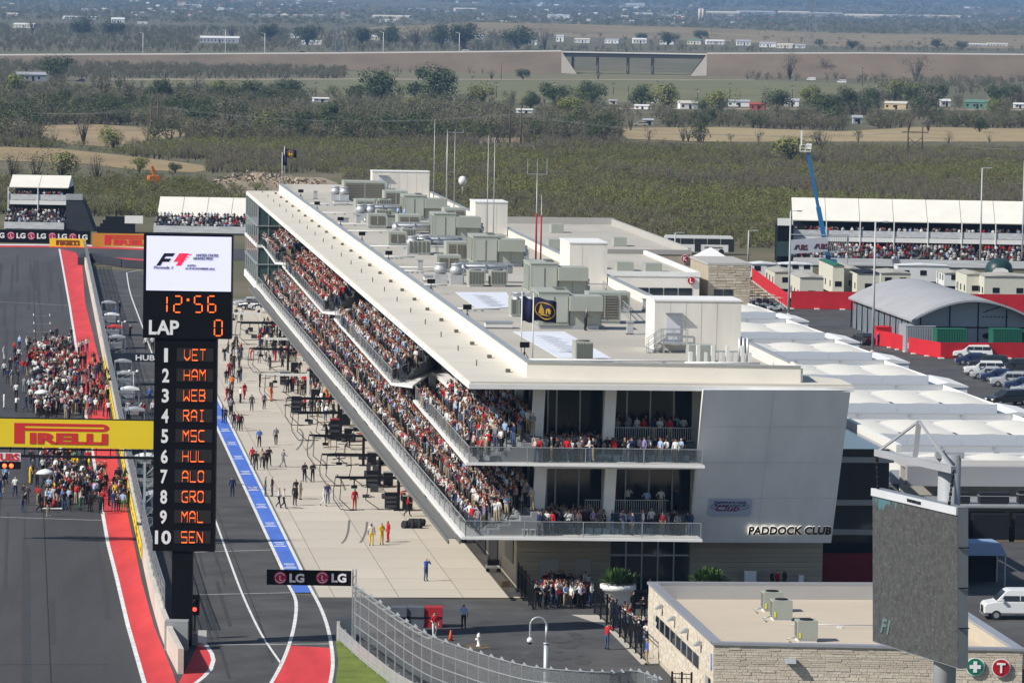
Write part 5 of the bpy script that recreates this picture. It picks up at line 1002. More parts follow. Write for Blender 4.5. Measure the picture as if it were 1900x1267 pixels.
# ================================================================== grandstands
def grandstand(name, label, px0, px1, pyb, z_eave, z_ridge, dz_floor, nb, rot, depth=9.0, gable=None, lower=True, fr=4.0):
    a, b = P(px0, pyb), P(px1, pyb + ROLL * 0); t = thing('grandstand', label, 'grandstand', a, rot, 'tented grandstands'); L = (b - a).length; w_ = L / nb
    for k in range(nb):
        x0 = k * w_; MB().extr([(x0 + .04, -fr + 3.4, z_eave), (x0 + .04, -fr + 3.4 + depth / 2, z_ridge), (x0 + .04, -fr + 3.4 + depth / 2, z_ridge - .08), (x0 + .04, -fr + 3.4, z_eave - .15)], (w_ - .08, 0, 0)).obj('roof_panel', pvc, t)
        MB().extr([(x0 + .04, 3.4 - fr + depth, z_eave), (x0 + .04, 3.4 - fr + depth / 2, z_ridge), (x0 + .04, 3.4 - fr + depth / 2, z_ridge - .08), (x0 + .04, 3.4 - fr + depth, z_eave - .15)], (w_ - .08, 0, 0)).obj('roof_panel', pvc, t)
        if lower:
            cube('balcony_panel', M('rail_mesh', (.55, .56, .57), .5, .3, 6), t, x0 + .08, x0 + w_ - .08, -fr + 2.2, -fr + 2.26, dz_floor + .1, dz_floor + 1.1); cube('fascia', white, t, x0 + .02, x0 + w_ - .02, -fr + 2.1, -fr + 2.2, dz_floor - .75, dz_floor)
        cube('column', white, t, x0 - .08, x0 + .08, -fr + 2.0, -fr + 2.16, 0, z_eave)
    if lower: cube('upper_floor', tierm, t, 0, L, -fr + 2.27, depth - fr + 3, dz_floor - .3, dz_floor)
    cube('back_wall', dark, t, 0, L, depth - fr + 3, depth - fr + 3.2, 0, z_eave); cube('inner_wall', dark, t, 0, L, 4, 4.1, 0, dz_floor - .3 if lower else z_eave)
    for k in range(6): cube('seat_row', tierm, t, 0, L, -fr - 3.5 + k * .9, -fr - 2.6 + k * .9, 0, .4 + k * .35)
    cube('front_rail', MATS['rail_mesh'], t, 0, L, -fr - 3.7, -fr - 3.62, .3, 1.5)
    if gable: MB().extr([(L - .05, 3.4 - fr, z_eave), (L - .05, 3.4 - fr + depth / 2, z_ridge), (L - .05, 3.4 - fr + depth, z_eave)], (.06, 0, 0)).obj('gable', M('tent_white', (.76, .76, .75)), t)
    return t, L
GS = [grandstand('r', 'long two-deck grandstand with cream tent roof behind the trailers', 1470, 1935, 492, 7.4, 10.9, 4.7, 8, -.012, 10, None, True, 0), grandstand('l', 'two-deck tented grandstand at the left edge by the far bend', 12, 120, 425, 7.6, 9.6, 5.2, 2, -.01, 10, True, True, 0), grandstand('m', 'low tented grandstand left of the glazed building end', 288, 465, 432, 3.0, 6.2, 0, 4, -.01, 12, True, False, 0)]
t = thing('stair_block', 'black stair block with white balcony left of the long grandstand', 'structure', P(1442, 492)); cube('tower', black, t, 0, 2.6, 0, 8, 0, 6.6); cube('balcony', white, t, -.1, 2.2, -.3, 0, 6.6, 7.8); cube('screen_wall', M('screen_green', (.03, .06, .06), .6, .1), t, -.2, 3.2, -.6, -.4, 1.5, 4)
t = thing('stair_ramp', 'dark sloping stair screen right of the left grandstand', 'structure', P(122, 428)); MB().extr([(0, 0, 0), (5.2, 0, 0), (3.0, 0, 5.6), (0, 0, 5.6)], (0, 6, 0)).obj('screen', M('mesh_dark', (.03, .035, .045), .8, .2), t); cube('rail', steel, t, 0, 3, -.1, 0, 5.6, 6.7)
t = thing('dark_bleacher', 'black stepped bleacher block beside the orange board', 'structure', P(180, 432)); 
for k in range(4): cube('step', dark, t, k * .4, 6.5, k * 1.2, (k + 1) * 1.2, 0, 1.0 + k * .6)
cube('white_gate', white, t, 5, 8.3, -.2, 0, 1.8, 3.2)
# sponsor truss and blue boom lift
q = P(1465, 500); t = thing('sponsor_truss', 'grey truss sign with dark logo letters in front of the long grandstand', 'sign', (0, q.y, 0))
x0, x1, z0, z1 = rect(1465, 446, 1536, 472, q.y); MB().extr([(x0, 0, z0), (x1, 0, z0 + .5), (x1, 0, z1 + .6), (x0, 0, z1)], (0, .1, 0)).obj('banner', M('banner_grey', (.42, .43, .50), .6, .05), t)
for a in (1484, 1521):
    c = Q(a, 460 - (a - 1484) * .05, q.y); text('lettering', ('UBS', .03, 0), M('ink_maroon', (.10, .01, .03), .6, 0), t, (c.x + .5, -.05, c.z + .1), 1.5, .9); kk = MB()
    for k in range(3): kk.bar((c.x - .95 + .15 * k, -.04, c.z - .3), (c.x - .55 + .15 * k, -.04, c.z + .5), .02, .08)
    kk.obj('key_emblem', M('ink_black', (.02, .02, .03), .6, 0), t, kind='stuff')
x2 = Q(1576, 440, q.y).x; tr2 = MB()
for z in (z0 + .5, z1 + .9): tr2.bar((x0, .2, z), (x2, .2, z), .12).bar((x0, .9, z), (x2, .9, z), .12)
for k in range(12): xx = x1 + (x2 - x1) * k / 12; tr2.bar((xx, .2, z0 + .5), (xx + (x2 - x1) / 12, .2, z1 + .9), .08)
tr2.bar((x0 + .2, .5, 0), (x0 + .2, .5, z1), .2).bar((x2 - .2, .5, 0), (x2 - .2, .5, z1 + .9), .2); tr2.obj('truss', steel, t)
q = P(1537, 500); bm = M('lift_blue', (.02, .15, .36), .5, .05); t = thing('boom_lift', 'tall blue boom lift with white basket above the grandstand', 'boom lift', q)
tip = Q(1499, 284, q.y); tp = Vector((tip.x - q.x, 0, tip.z)); 
MB().bar((0, 0, 1.5), tp * .5 + Vector((0, 0, .7)), .75).obj('lower_boom', bm, t); MB().bar(tp * .48 + Vector((0, 0, .7)), tp, .5).obj('upper_boom', bm, t); cube('chassis', bm, t, -1.3, 1.3, -1.2, 2.5, .5, 1.6)
for x in (-1.2, 1.2):
    for y in (-.8, 2): MB().cyl((x - .2, y, .5), (x + .2, y, .5), .5, n=12).obj('wheel', tyre, t)
b_ = MB().box(tp.x - 1.3, tp.x + .4, -.5, .5, tp.z + .2, tp.z + .3)
for x in (-1.3, -.45, .4):
    for y in (-.5, .5): b_.bar((tp.x + x, y, tp.z + .2), (tp.x + x, y, tp.z + 1.3), .06)
for z in (.75, 1.3): b_.bar((tp.x - 1.3, -.5, tp.z + z), (tp.x + .4, -.5, tp.z + z), .05).bar((tp.x - 1.3, .5, tp.z + z), (tp.x + .4, .5, tp.z + z), .05)
b_.obj('basket', white, t); cube('camera_box', white, t, tp.x - .25, tp.x + .6, -.4, .4, tp.z + .6, tp.z + 1.5); MB().bar((tp.x - 1.1, 0, tp.z + 1.2), (tp.x - 1.1, 0, tp.z + 3.6), .25).obj('antenna', white, t)
for i, (px, y0, y1, lab) in enumerate(((1463, 586, 392, 'tall grey light pole beside the golf carts'), (1619, 655, 412, 'tall grey light pole in front of the arched hall'), (1818, 500, 312, 'light pole rising behind the long grandstand'), (1896, 500, 298, 'light pole at the right edge behind the grandstand'), (1292 + 96, 490, 428, 'short blue-lamped floodlight mast by the coach'), (1252, 478, 432, 'short twin floodlight mast in front of the coach'))):
    q = P(px, y0); h = Q(px, y1, q.y).z; t = thing('light_pole', lab, 'lamp', q, 0, 'paddock light poles'); MB().cyl((0, 0, 0), (0, 0, h), .17, .1, 8).obj('pole', M('pole_grey', (.45, .46, .47), .5, .05), t); MB().bar((0, 0, h), (1.3, 0, h + .1), .1).obj('arm', MATS['pole_grey'], t); MB().box(.9, 1.6, -.15, .15, h - .05, h + .14).obj('lamp_head', steel, t); MB().lathe([(.3, 0), (.3, .3), (.18, .35)], 0, 0, 8).obj('foot', conc2, t)

q = P(1853, 518); t = thing('inflatable_dome', 'dark green inflatable dome showing a car picture before the grandstand', 'inflatable', q)
MB().lathe([(2.0, 0), (2.25, .6), (2.3, 1.4), (2.0, 2.4), (1.3, 3.1), (.1, 3.4)], 0, 0, 16).obj('shell', M('dome_green', (.02, .05, .05), .4, .3, 1), t); MB().extr([(-1.4, -2.36, .9), (1.4, -2.36, .9), (1.2, -2.36, 1.6), (.5, -2.36, 1.9), (-.7, -2.36, 1.9), (-1.2, -2.36, 1.5)], (0, .05, 0)).obj('picture', white, t)
# ================================================================== stone building in the foreground
SX0, SX1, SY0, SY1, SZ = 9.5, 27.6, -52.4, -24.0, 4.5
FA = math.atan2(2.4, 18.1); FCa, FSa = math.cos(FA), math.sin(FA); FL = 18.26   # the front runs a little askew
def fp(s, o): return (SX0 + s * FCa - o * FSa, SY0 - s * FSa - o * FCa)   # along the front, and outward
def fcube(name, mat, par, s0, s1, o0, o1, z0, z1):
    c = cube(name, mat, par, 0, s1 - s0, 0, abs(o1 - o0), z0, z1); x, y = fp((s0 + s1) / 2, (o0 + o1) / 2); c.location = (x, y, (z0 + z1) / 2); c.rotation_euler = (0, 0, -FA); return c
st_l = [M('ashlar_%d' % i, c, .9, .15, 3, .5, bscale=9) for i, c in enumerate(((.62, .545, .44), (.58, .505, .40), (.66, .59, .48), (.60, .52, .41)))]
SBD = thing('stone_building', 'low pale stone building with flat beige roof in the foreground', 'building', BW(0, 0), TH)
MB().prism([fp(0, 0), fp(FL, 0), (SX1, SY1), (SX0, SY1)], 0, 3.5).obj('core_walls', M('mortar', (.48, .42, .33), .95, .1), SBD)
pa = MB().prism([fp(0, 0), fp(FL, 0), fp(FL, -.45), fp(0, -.45)], 3.5, SZ).box(SX0, SX0 + .45, SY0 + .5, SY1, 3.5, SZ).box(SX1 - .45, SX1, SY0 - 1.85, SY1 - .4, 3.5, SZ).box(SX0 + .45, SX1, SY1 - .4, SY1, 3.5, SZ)
pa.obj('parapet', M('mortar', (.36, .31, .25)), SBD)
capm = M('parapet_cap', (.36, .37, .40), .4, .05, metal=.3)
MB().prism([fp(-.12, .12), fp(FL + .12, .12), fp(FL + .12, -.5), fp(-.12, -.5)], SZ, SZ + .16).box(SX0 - .12, SX0 + .5, SY0 + .6, SY1 + .1, SZ, SZ + .155).box(SX1 - .5, SX1 + .12, SY0 - 1.75, SY1 + .1, SZ, SZ + .155).box(SX0 + .5, SX1 - .5, SY1 - .45, SY1 + .1, SZ, SZ + .16).obj('coping', capm, SBD)
MB().prism([(SX0 + .45, SY0 + .4), (SX1 - .45, SY0 - 1.85), (SX1 - .45, SY1 - .4), (SX0 + .45, SY1 - .4)], 3.5, 3.56).obj('roof_deck', M('beige_roof', (.53, .45, .35), .9, .05, .2), SBD)
MB().box(SX0 + .452, SX1 - .452, SY1 - .44, SY1 - .402, 3.56, SZ).obj('parapet_lining', M('lining_grey', (.42, .41, .40), .8, .04), SBD)
rr = random.Random(5); pieces = []
z = 0.35
while z < SZ - .05:   # front courses, laid out so that a stone is 0.15 to 0.3 m high
    h = rr.choice((.12, .15, .18, .22)); h = min(h, SZ - z); x = 0
    while x < FL - .05:
        L = rr.uniform(.3, .95); L = min(L, FL - x); pieces.append((x, x + L, z, z + h)); x += L
    z += h
pieces.sort(key=lambda p: -p[2]); rest = MB()
for k, (xa, xb, za, zb) in enumerate(pieces):
    pr_ = rr.uniform(.015, .05)
    if k < 300: fcube('stone', rr.choice(st_l), SBD, xa + .012, xb - .012, .001, pr_, za + .01, zb - .01)
    else: rest.prism([fp(xa + .012, .001), fp(xb - .012, .001), fp(xb - .012, pr_), fp(xa + .012, pr_)], za + .01, zb - .01, rr.randrange(4))
z = .3
while z < SZ - .05:
    h = rr.choice((.14, .18, .22)); h = min(h, SZ - z); y = SY0
    while y < SY1 - .05:
        L = min(rr.uniform(.5, 1.4), SY1 - y); pr_ = rr.uniform(.02, .05)
        if not (SY0 + 5.5 < y + L and y < SY1 - 4 and z < 2.95 and z + h > 2.15): rest.box(SX0 - pr_, SX0 - .001, y + .015, y + L - .015, z + .012, z + h - .012, rr.randrange(4))
        y += L
    z += h
rest.obj('stonework', st_l, SBD, kind='stuff')
for k in range(8): y = SY0 + 6 + k * 2.45; cube('strip_window', glassd, SBD, SX0 - .02, SX0 + .02, y, y + 2.2, 2.15, 2.95); cube('window_mullion', steel, SBD, SX0 - .05, SX0 + .01, y + 2.2, y + 2.45, 2.15, 2.95)
for k in range(4):
    y = SY0 + 4.6 + k * 5.6; l_ = MB().extr([(-.5, 0, 0), (0, 0, .05), (0, 0, .3), (-.15, 0, .3)], (0, .5, 0)); l_.obj('wall_lamp', steel, SBD, (SX0 - .06, y, 3.75))
MB().extr([(0, -.55, 0), (0, 0, .05), (0, 0, .25), (0, -.3, .25)], (.65, 0, 0)).obj('wall_lamp', steel, SBD, (*fp(4.2, .07), 3.55), -FA)
cube('side_door', dark, SBD, SX0 - .06, SX0 - .01, SY0 + .8, SY0 + 1.7, 0, 2.3); cube('side_door', M('door_grey', (.33, .33, .32)), SBD, SX0 - .07, SX0 - .012, SY0 + 1.9, SY0 + 2.9, 0, 2.3); cube('blue_notice', M('notice_blue', (.2, .28, .55), .5, 0), SBD, SX0 - .09, SX0 - .05, SY0 + .4, SY0 + .75, 2.9, 3.9)
sgr = M('sign_green', (.01, .17, .10), .5, .03)
def fx(px, py): 
    lo, hi = 0.0, 4.5
    for _ in range(30):
        m_ = (lo + hi) / 2
        x_, y_ = BL(px, py, m_)
        if y_ > SY0 - .1 - (x_ - SX0) * .1326: lo = m_
        else: hi = m_
    return BL(px, py, lo)[0], lo
for (px, py, key, m, lab) in ((1809, 1236, None, sgr, 'round green sign with a white cross on the stone wall'), (1857, 1238, 'T', sred, 'round red sign with a white T on the stone wall')):
    x, z = fx(px, py); t = thing('round_sign', lab, 'sign', BW(x, SY0 - .16 - (x - SX0) * .1326, z), TH - FA, 'round wall signs'); roundel(t, key, 0, 0, 0, .5, m)
    if not key: cube('cross_bar', lwh, t, -.33, .33, -.11, -.07, -.11, .11); cube('cross_bar', lwh, t, -.11, .11, -.108, -.072, -.33, .33)
def acu(label, px, py):
    x, y = BL(px, py, 3.56); t = thing('roof_condenser', label, 'air unit', BW(x, y, 3.56), TH, 'stone building roof units')
    cube('casing', hv, t, 0, 1.25, 0, 1.25, .18, 1.3); cube('skid', pipew, t, .05, 1.2, .05, 1.2, 0, .18); cube('side_grille', hvd, t, -.02, 0, .2, 1.1, .3, 1.2); cube('yellow_tag', M('tag_yellow', (.75, .7, .05), .6, 0), t, .08, .2, -.02, 0, .25, .6); MB().lathe([(.42, 1.3), (.42, 1.36), (.3, 1.34)], .62, .62, 14).obj('fan_ring', dark, t); MB().cyl((-.6, .3, .15), (0, .3, .3), .04, n=6).cyl((-.6, .3, .15), (-.6, -.5, .15), .04, n=6).obj('pipe', steel, t)
for lab, px, py in (('grey roof unit at the back of the stone building roof', 1417, 1136), ('grey roof unit in front of the back one on the stone building roof', 1434, 1152), ('grey roof unit nearest the front of the stone building roof', 1480, 1191)): acu(lab, px, py)
for lab, y in (('thin pipe across the back of the stone building roof', -38), ('thin pipe across the front of the stone building roof', -50)):
    t = thing('roof_pipe', lab, 'pipe', BW(0, y, 3.56), TH); MB().cyl((16.5, 0, .2), (26, -.4, .2), .035, n=6).obj('pipe', steel, t); cube('pipe_block', white, t, 19.5, 19.8, -.2, .1, 0, .14); cube('pipe_block', white, t, 23.5, 23.8, -.35, -.05, 0, .14)
# ================================================================== big video screen
Y1, Y0 = 244.0, 254.0; tl, bl_p = Q(1620, 905, Y0), Q(1620, 1190, Y0); trp, brp = Q(1778, 941, Y1), Q(1778, 1240, Y1)
VS = thing('video_screen', 'large grey video screen hung from a steel post, seen at an angle', 'screen', (0, 0, 0))
def vscreen():
    m = M('display', (.10, .105, .10), .35, .6, 3, spec=.4); n = m.node_tree.nodes; l = m.node_tree.links; b = n['Principled BSDF']
    tc = n.new('ShaderNodeTexCoord'); sp = n.new('ShaderNodeSeparateXYZ'); l.new(tc.outputs['Object'], sp.inputs[0])
    nz = n.new('ShaderNodeTexNoise'); nz.inputs['Scale'].default_value = 1.6; nz.inputs['Detail'].default_value = 5; mp = n.new('ShaderNodeMapping'); mp.inputs['Scale'].default_value = (1.5, 1.5, .35); l.new(tc.outputs['Object'], mp.inputs[0]); l.new(mp.outputs[0], nz.inputs['Vector'])
    # shown picture: a strip of sky above a dim hillside crowd
    ma = n.new('ShaderNodeMath'); ma.operation = 'MULTIPLY_ADD'; ma.inputs[1].default_value = 3.4; l.new(nz.outputs[0], ma.inputs[0]); l.new(sp.outputs[2], ma.inputs[2])
    yy_ = n.new('ShaderNodeMath'); yy_.operation = 'MULTIPLY_ADD'; yy_.inputs[1].default_value = .17; l.new(sp.outputs[1], yy_.inputs[0]); l.new(ma.outputs[0], yy_.inputs[2])
    mr = n.new('ShaderNodeMapRange'); zt = tl.z + 1.7 + Y0 * .17 - 1.15; mr.inputs[1].default_value = zt; mr.inputs[2].default_value = zt + .15; l.new(yy_.outputs[0], mr.inputs[0])
    vo = n.new('ShaderNodeTexVoronoi'); vo.inputs['Scale'].default_value = 3.2; l.new(tc.outputs['Object'], vo.inputs['Vector'])
    r2 = n.new('ShaderNodeMapRange'); r2.inputs[1].default_value = .05; r2.inputs[2].default_value = .3; r2.inputs[3].default_value = .17; r2.inputs[4].default_value = .055; l.new(vo.outputs['Distance'], r2.inputs[0])
    cr = [x for x in n if x.bl_idname == 'ShaderNodeValToRGB'][0]; mx = n.new('ShaderNodeMix'); mx.data_type = 'RGBA'; mx.inputs[0].default_value = .55; l.new(cr.outputs[0], mx.inputs[6]); l.new(r2.outputs[0], mx.inputs[7])
    m2 = n.new('ShaderNodeMix'); m2.data_type = 'RGBA'; l.new(mr.outputs[0], m2.inputs[0]); l.new(mx.outputs[2], m2.inputs[6]); m2.inputs[7].default_value = (.085, .18, .20, 1); l.new(m2.outputs[2], b.inputs['Base Color']); return m
MB().extr([tl, trp, brp, bl_p], (.55, .16, 0)).obj('cabinet', M('screen_frame', (.20, .22, .24), .5, .08), VS)
off = Vector((-.02, -.006, 0)); d_ = (trp - tl); u0 = tl + Vector((0, 0, -.3)); 
MB().add([tl + off + Vector((0, 0, -.45)), bl_p + off + Vector((0, 0, .06)), brp + off + Vector((0, 0, .06)), trp + off + Vector((0, 0, -.45))], [(0, 1, 2, 3)]).obj('display', vscreen(), VS)
MB().extr([tl + off, trp + off, trp + off + Vector((0, 0, -.42)), tl + off + Vector((0, 0, -.42))], (-.1, -.03, 0)).obj('top_bar', M('bar_silver', (.55, .56, .58), .5, .05), VS)
an = math.atan2(trp.y - tl.y, trp.x - tl.x)
text('maker_name', ('TS SPORTS.COM', .02, 0), inkb, VS, tl + (trp - tl) * .52 + Vector((-.16, -.05, -.2)), 1.7, .17, (math.pi / 2, 0, an))
text('corner_mark', ('F1', .03, .3), M('mark_pale', (.12, .18, .18), .5, 0), VS, bl_p + (brp - bl_p) * .16 + Vector((-.06, -.02, 1.1)), 1.3, .85, (math.pi / 2, 0, an))
for k in range(1, 4):
    a = tl + (bl_p - tl) * (k / 4); b = trp + (brp - trp) * (k / 4)
    MB().bar(b + Vector((.02, -.04, 0)), b + Vector((.6, .1, 0)), .06).obj('side_catch', dark, VS)
pc = tl + (trp - tl) * .72; pb0 = Vector((pc.x + .9, pc.y + .9, 0)); ptop = Q(1738, 842, pb0.y).z
MB().cyl(pb0, (pb0.x, pb0.y, ptop), .62, n=16).obj('post', M('post_grey', (.33, .34, .36), .5, .05), VS)
MB().box(pb0.x - .8, pb0.x + .75, pb0.y - .4, pb0.y + .4, ptop - .2, ptop + .15).obj('post_head', MATS['post_grey'], VS)
ua = Vector(((trp - tl).x, (trp - tl).y, 0)).normalized(); ce = Vector((pb0.x - .8, pb0.y - .5, ptop - .6))
pg = MATS['post_grey']; A = ce - ua * 7.5; B = ce + ua * 2.2; 
MB().bar(A, B, .32, .38).obj('hanging_beam', pg, VS); C = (A + B) / 2 + Vector((.2, 0, 2.2)); MB().bar((A + B) / 2, C, .28).obj('king_post', pg, VS); MB().bar(C, A, .12).bar(C, B, .12).obj('tie_rods', pg, VS)
MB().bar((A + B) / 2, (pb0.x, pb0.y, ptop - .3), .4).obj('bracket', pg, VS)
for e in (A, B):
    f_ = tl + (trp - tl) * max(.06, min(.94, ((e - tl).dot(trp - tl)) / (trp - tl).length_squared)); ch = MB(); nn = 8
    for k in range(nn): p0 = e + (f_ - e) * (k / nn); p1 = e + (f_ - e) * ((k + .9) / nn); ch.cyl(p0, p1, .09 if k % 2 else .06, n=6)
    ch.lathe([(.05, 0), (.28, .1), (.28, .3), (.05, .4)], 0, 0, 8) if False else None
    ch.obj('chain_hoist', dark, VS)
# notice boards by the entrance
for i, (px0, py0, px1, py1) in enumerate(((1380, 1056, 1404, 1098), (1481, 1064, 1492, 1098))):
    q = P(px0, py1); x0, x1, z0, z1 = rect(px0, py0, px1, py1, q.y); t = thing('notice_board', '%s white notice board in front of the shaded entrance wall' % ('wide framed', 'narrow')[i], 'sign', (0, q.y, 0), 0); cube('panel', lwh, t, x0 + .05, x1 - .05, -.03, 0, z1 * .3, z1 - .1); cube('post', steel, t, x0, x0 + .05, -.04, .02, 0, z1); cube('post', steel, t, x1 - .05, x1, -.04, .02, 0, z1)
# ================================================================== people
PB_ = {}
def skeleton(arms, legs, lean=0.0):
    V = {'pel': ((0, 0, .96), .15, .115), 'wai': ((0, .0, 1.12), .135, .10), 'che': ((0, -.0, 1.34), .165, .115), 'nek': ((0, .0, 1.50), .05, .05), 'hed': ((0, -.02, 1.60), .078, .092), 'top': ((0, -.01, 1.70), .07, .08)}
    E = [('pel', 'wai'), ('wai', 'che'), ('che', 'nek'), ('nek', 'hed'), ('hed', 'top')]
    A = {'down': ((.25, .03, 1.12), (.26, -.06, .90), (.26, -.09, .80)), 'hips': ((.37, .08, 1.16), (.2, -.04, 1.04), (.15, -.09, 1.0)), 'fold': ((.25, -.05, 1.14), (.05, -.22, 1.2), (-.04, -.22, 1.22)), 'up': ((.27, -.2, 1.25), (.1, -.24, 1.5), (.05, -.25, 1.58)), 'fwd': ((.24, -.1, 1.14), (.18, -.32, 1.1), (.15, -.4, 1.12)), 'out': ((.4, 0, 1.25), (.55, -.15, 1.3), (.62, -.2, 1.34))}
    for s, n in ((-1, 'l'), (1, 'r')):
        a = A[arms[0] if n == 'l' else arms[1]]
        V['sh' + n] = ((s * .19, 0, 1.40), .062, .062)
        for k, r, q in (('el', .047, a[0]), ('wr', .036, a[1]), ('ha', .042, a[2])): V[k + n] = ((s * q[0], q[1], q[2]), r, r)
        E += [('che', 'sh' + n), ('sh' + n, 'el' + n), ('el' + n, 'wr' + n), ('wr' + n, 'ha' + n)]
        if legs == 'walk': q = ((s * .09, 0, .9), (s * .1, -.12 if s < 0 else -.02, .5), (s * .1, -.2 if s < 0 else .3, .1 if s < 0 else .16), (s * .1, -.36 if s < 0 else .18, .05))
        elif legs == 'sit': q = ((s * .1, -.02, .92), (s * .13, -.42, .93), (s * .13, -.42, .5), (s * .13, -.56, .46))
        else: q = ((s * .09, 0, .9), (s * .1, -.02, .5), (s * .12, .03, .09), (s * .13, -.14, .045))
        for k, r, p in (('hi', .095, q[0]), ('kn', .066, q[1]), ('an', .046, q[2]), ('to', .045, q[3])): V[k + n] = (p, r, r)
        E += [('pel', 'hi' + n), ('hi' + n, 'kn' + n), ('kn' + n, 'an' + n), ('an' + n, 'to' + n)]
    if lean:
        for k, (p, a, b) in list(V.items()):
            if p[2] > .96: z = p[2] - .96; V[k] = ((p[0], p[1] * math.cos(lean) - z * math.sin(lean), .96 + z * math.cos(lean) + p[1] * math.sin(lean) * .5), a, b)
    return V, E
POSES = {'stand': (('down', 'down'), 'stand', .02), 'fold': (('fold', 'fold'), 'stand', 0), 'hips': (('hips', 'down'), 'stand', 0), 'photo': (('up', 'up'), 'stand', .05), 'fwd': (('fwd', 'fwd'), 'stand', .12), 'walk': (('fwd', 'down'), 'walk', .08), 'lean': (('fwd', 'fwd'), 'stand', .55), 'wave': (('down', 'up'), 'stand', 0), 'sit': (('fwd', 'fwd'), 'sit', .1)}
def build_poses():
    tmp = []
    for nm, (a, l_, ln) in POSES.items():
        V, E = skeleton(a, l_, ln); keys = list(V); idx = {k: i for i, k in enumerate(keys)}
        me = bpy.data.meshes.new('t'); me.from_pydata([V[k][0] for k in keys], [(idx[a_], idx[b_]) for a_, b_ in E], []); o = bpy.data.objects.new('t', me); COL.objects.link(o)
        o.modifiers.new('s', 'SKIN'); sb = o.modifiers.new('u', 'SUBSURF'); sb.levels = 1
        sv = me.skin_vertices[0].data
        for i, k in enumerate(keys): sv[i].radius = (V[k][1], V[k][2]); sv[i].use_root = (k == 'pel')
        tmp.append((nm, o, V, E))
    dg = bpy.context.evaluated_depsgraph_get(); dg.update()
    for nm, o, V, E in tmp:
        me = bpy.data.meshes.new_from_object(o.evaluated_get(dg)); vs = [tuple(v.co) for v in me.vertices]; fs = [tuple(p.vertices) for p in me.polygons]; part = []
        segs = [(Vector(V[a][0]), Vector(V[b][0]), a, b) for a, b in E]; hc = Vector(V['hed'][0])
        for p in me.polygons:
            c = p.center; best = None
            for A, B, a, b in segs:
                d = B - A; t = max(0, min(1, (c - A).dot(d) / d.length_squared)); q = (c - A - d * t).length
                if best is None or q < best[0]: best = (q, a, b, t)
            _, a, b, t = best
            if a in ('nek', 'hed') : k = 3 if (c.z > hc.z + .045 or (c.y > hc.y + .035 and c.z > hc.z - .06)) else 0
            elif a.startswith('wr'): k = 0
            elif a.startswith('el'): k = 4
            elif a.startswith('an') or (a.startswith('kn') and t > .92): k = 5
            elif a.startswith('hi') or a.startswith('kn') or (a == 'pel' and (b.startswith('hi') or t < .35)): k = 2
            elif a == 'che' and b == 'nek' and t > .75: k = 0
            else: k = 1
            part.append(k)
        PB_[nm] = (vs, fs, part); bpy.data.meshes.remove(me)
    for nm, o, V, E in tmp: me = o.data; bpy.data.objects.remove(o); bpy.data.meshes.remove(me)
build_poses()
clm = bpy.data.materials.new('clothing'); clm.use_nodes = True; n_ = clm.node_tree.nodes; at = n_.new('ShaderNodeAttribute'); at.attribute_name = 'Col'; clm.node_tree.links.new(at.outputs[0], n_['Principled BSDF'].inputs[0]); n_['Principled BSDF'].inputs['Roughness'].default_value = .85; n_['Principled BSDF'].inputs['Specular IOR Level'].default_value = .15
CLR = {'white': (.62, .62, .60), 'red': (.45, .02, .025), 'black': (.018, .018, .02), 'navy': (.02, .03, .09), 'blue': (.06, .13, .40), 'light blue': (.30, .42, .62), 'grey': (.20, .20, .21), 'dark grey': (.06, .06, .065), 'khaki': (.36, .29, .19), 'yellow': (.70, .45, .02), 'orange': (.72, .16, .02), 'green': (.04, .22, .10), 'maroon': (.16, .015, .03), 'tan': (.42, .32, .22), 'pink': (.60, .33, .34), 'jeans blue': (.06, .09, .17), 'cream': (.58, .53, .42), 'purple': (.25, .20, .36)}
HAIR = [(.03, .02, .015), (.08, .045, .02), (.2, .13, .06), (.015, .015, .015), (.45, .42, .4)]
SKIN = [(.44, .26, .18), (.36, .20, .13), (.52, .33, .24), (.12, .06, .04)]
PM = {}
def pmesh(pose, shirt, pants, hat, sk=0):
    key = (pose, shirt, pants, hat, sk)
    if key not in PM:
        vs, fs, part = PB_[pose]; me = bpy.data.meshes.new('person'); me.from_pydata(vs, [], fs); me.materials.append(clm)
        hr = CLR[hat] if hat in CLR else HAIR[hash((pose, shirt)) % 5 if False else (len(shirt) + len(pants)) % 5]
        cols = [SKIN[sk], CLR[shirt], CLR[pants], hr, CLR[shirt] if (len(pose) + sk) % 2 else SKIN[sk], (.02, .02, .02)]
        if pants == shirt: cols[4] = CLR[shirt]
        at_ = me.color_attributes.new('Col', 'FLOAT_COLOR', 'CORNER'); dat = []
        for f, k in zip(fs, part): dat += [*cols[k], 1] * len(f)
        at_.data.foreach_set('color', dat); me.polygons.foreach_set('use_smooth', [True] * len(fs)); PM[key] = me
    return PM[key]
pr_ = random.Random(21)
def person(label, p, shirt, pants, pose='stand', face=0.0, hat=None, group=None, h=None):
    return mk('person', pmesh(pose, shirt, pants, hat, pr_.choice((0, 0, 1, 2, 2, 3))), None, p, face, (h or pr_.uniform(.98, 1.06)), label=label, cat='person', group=group)
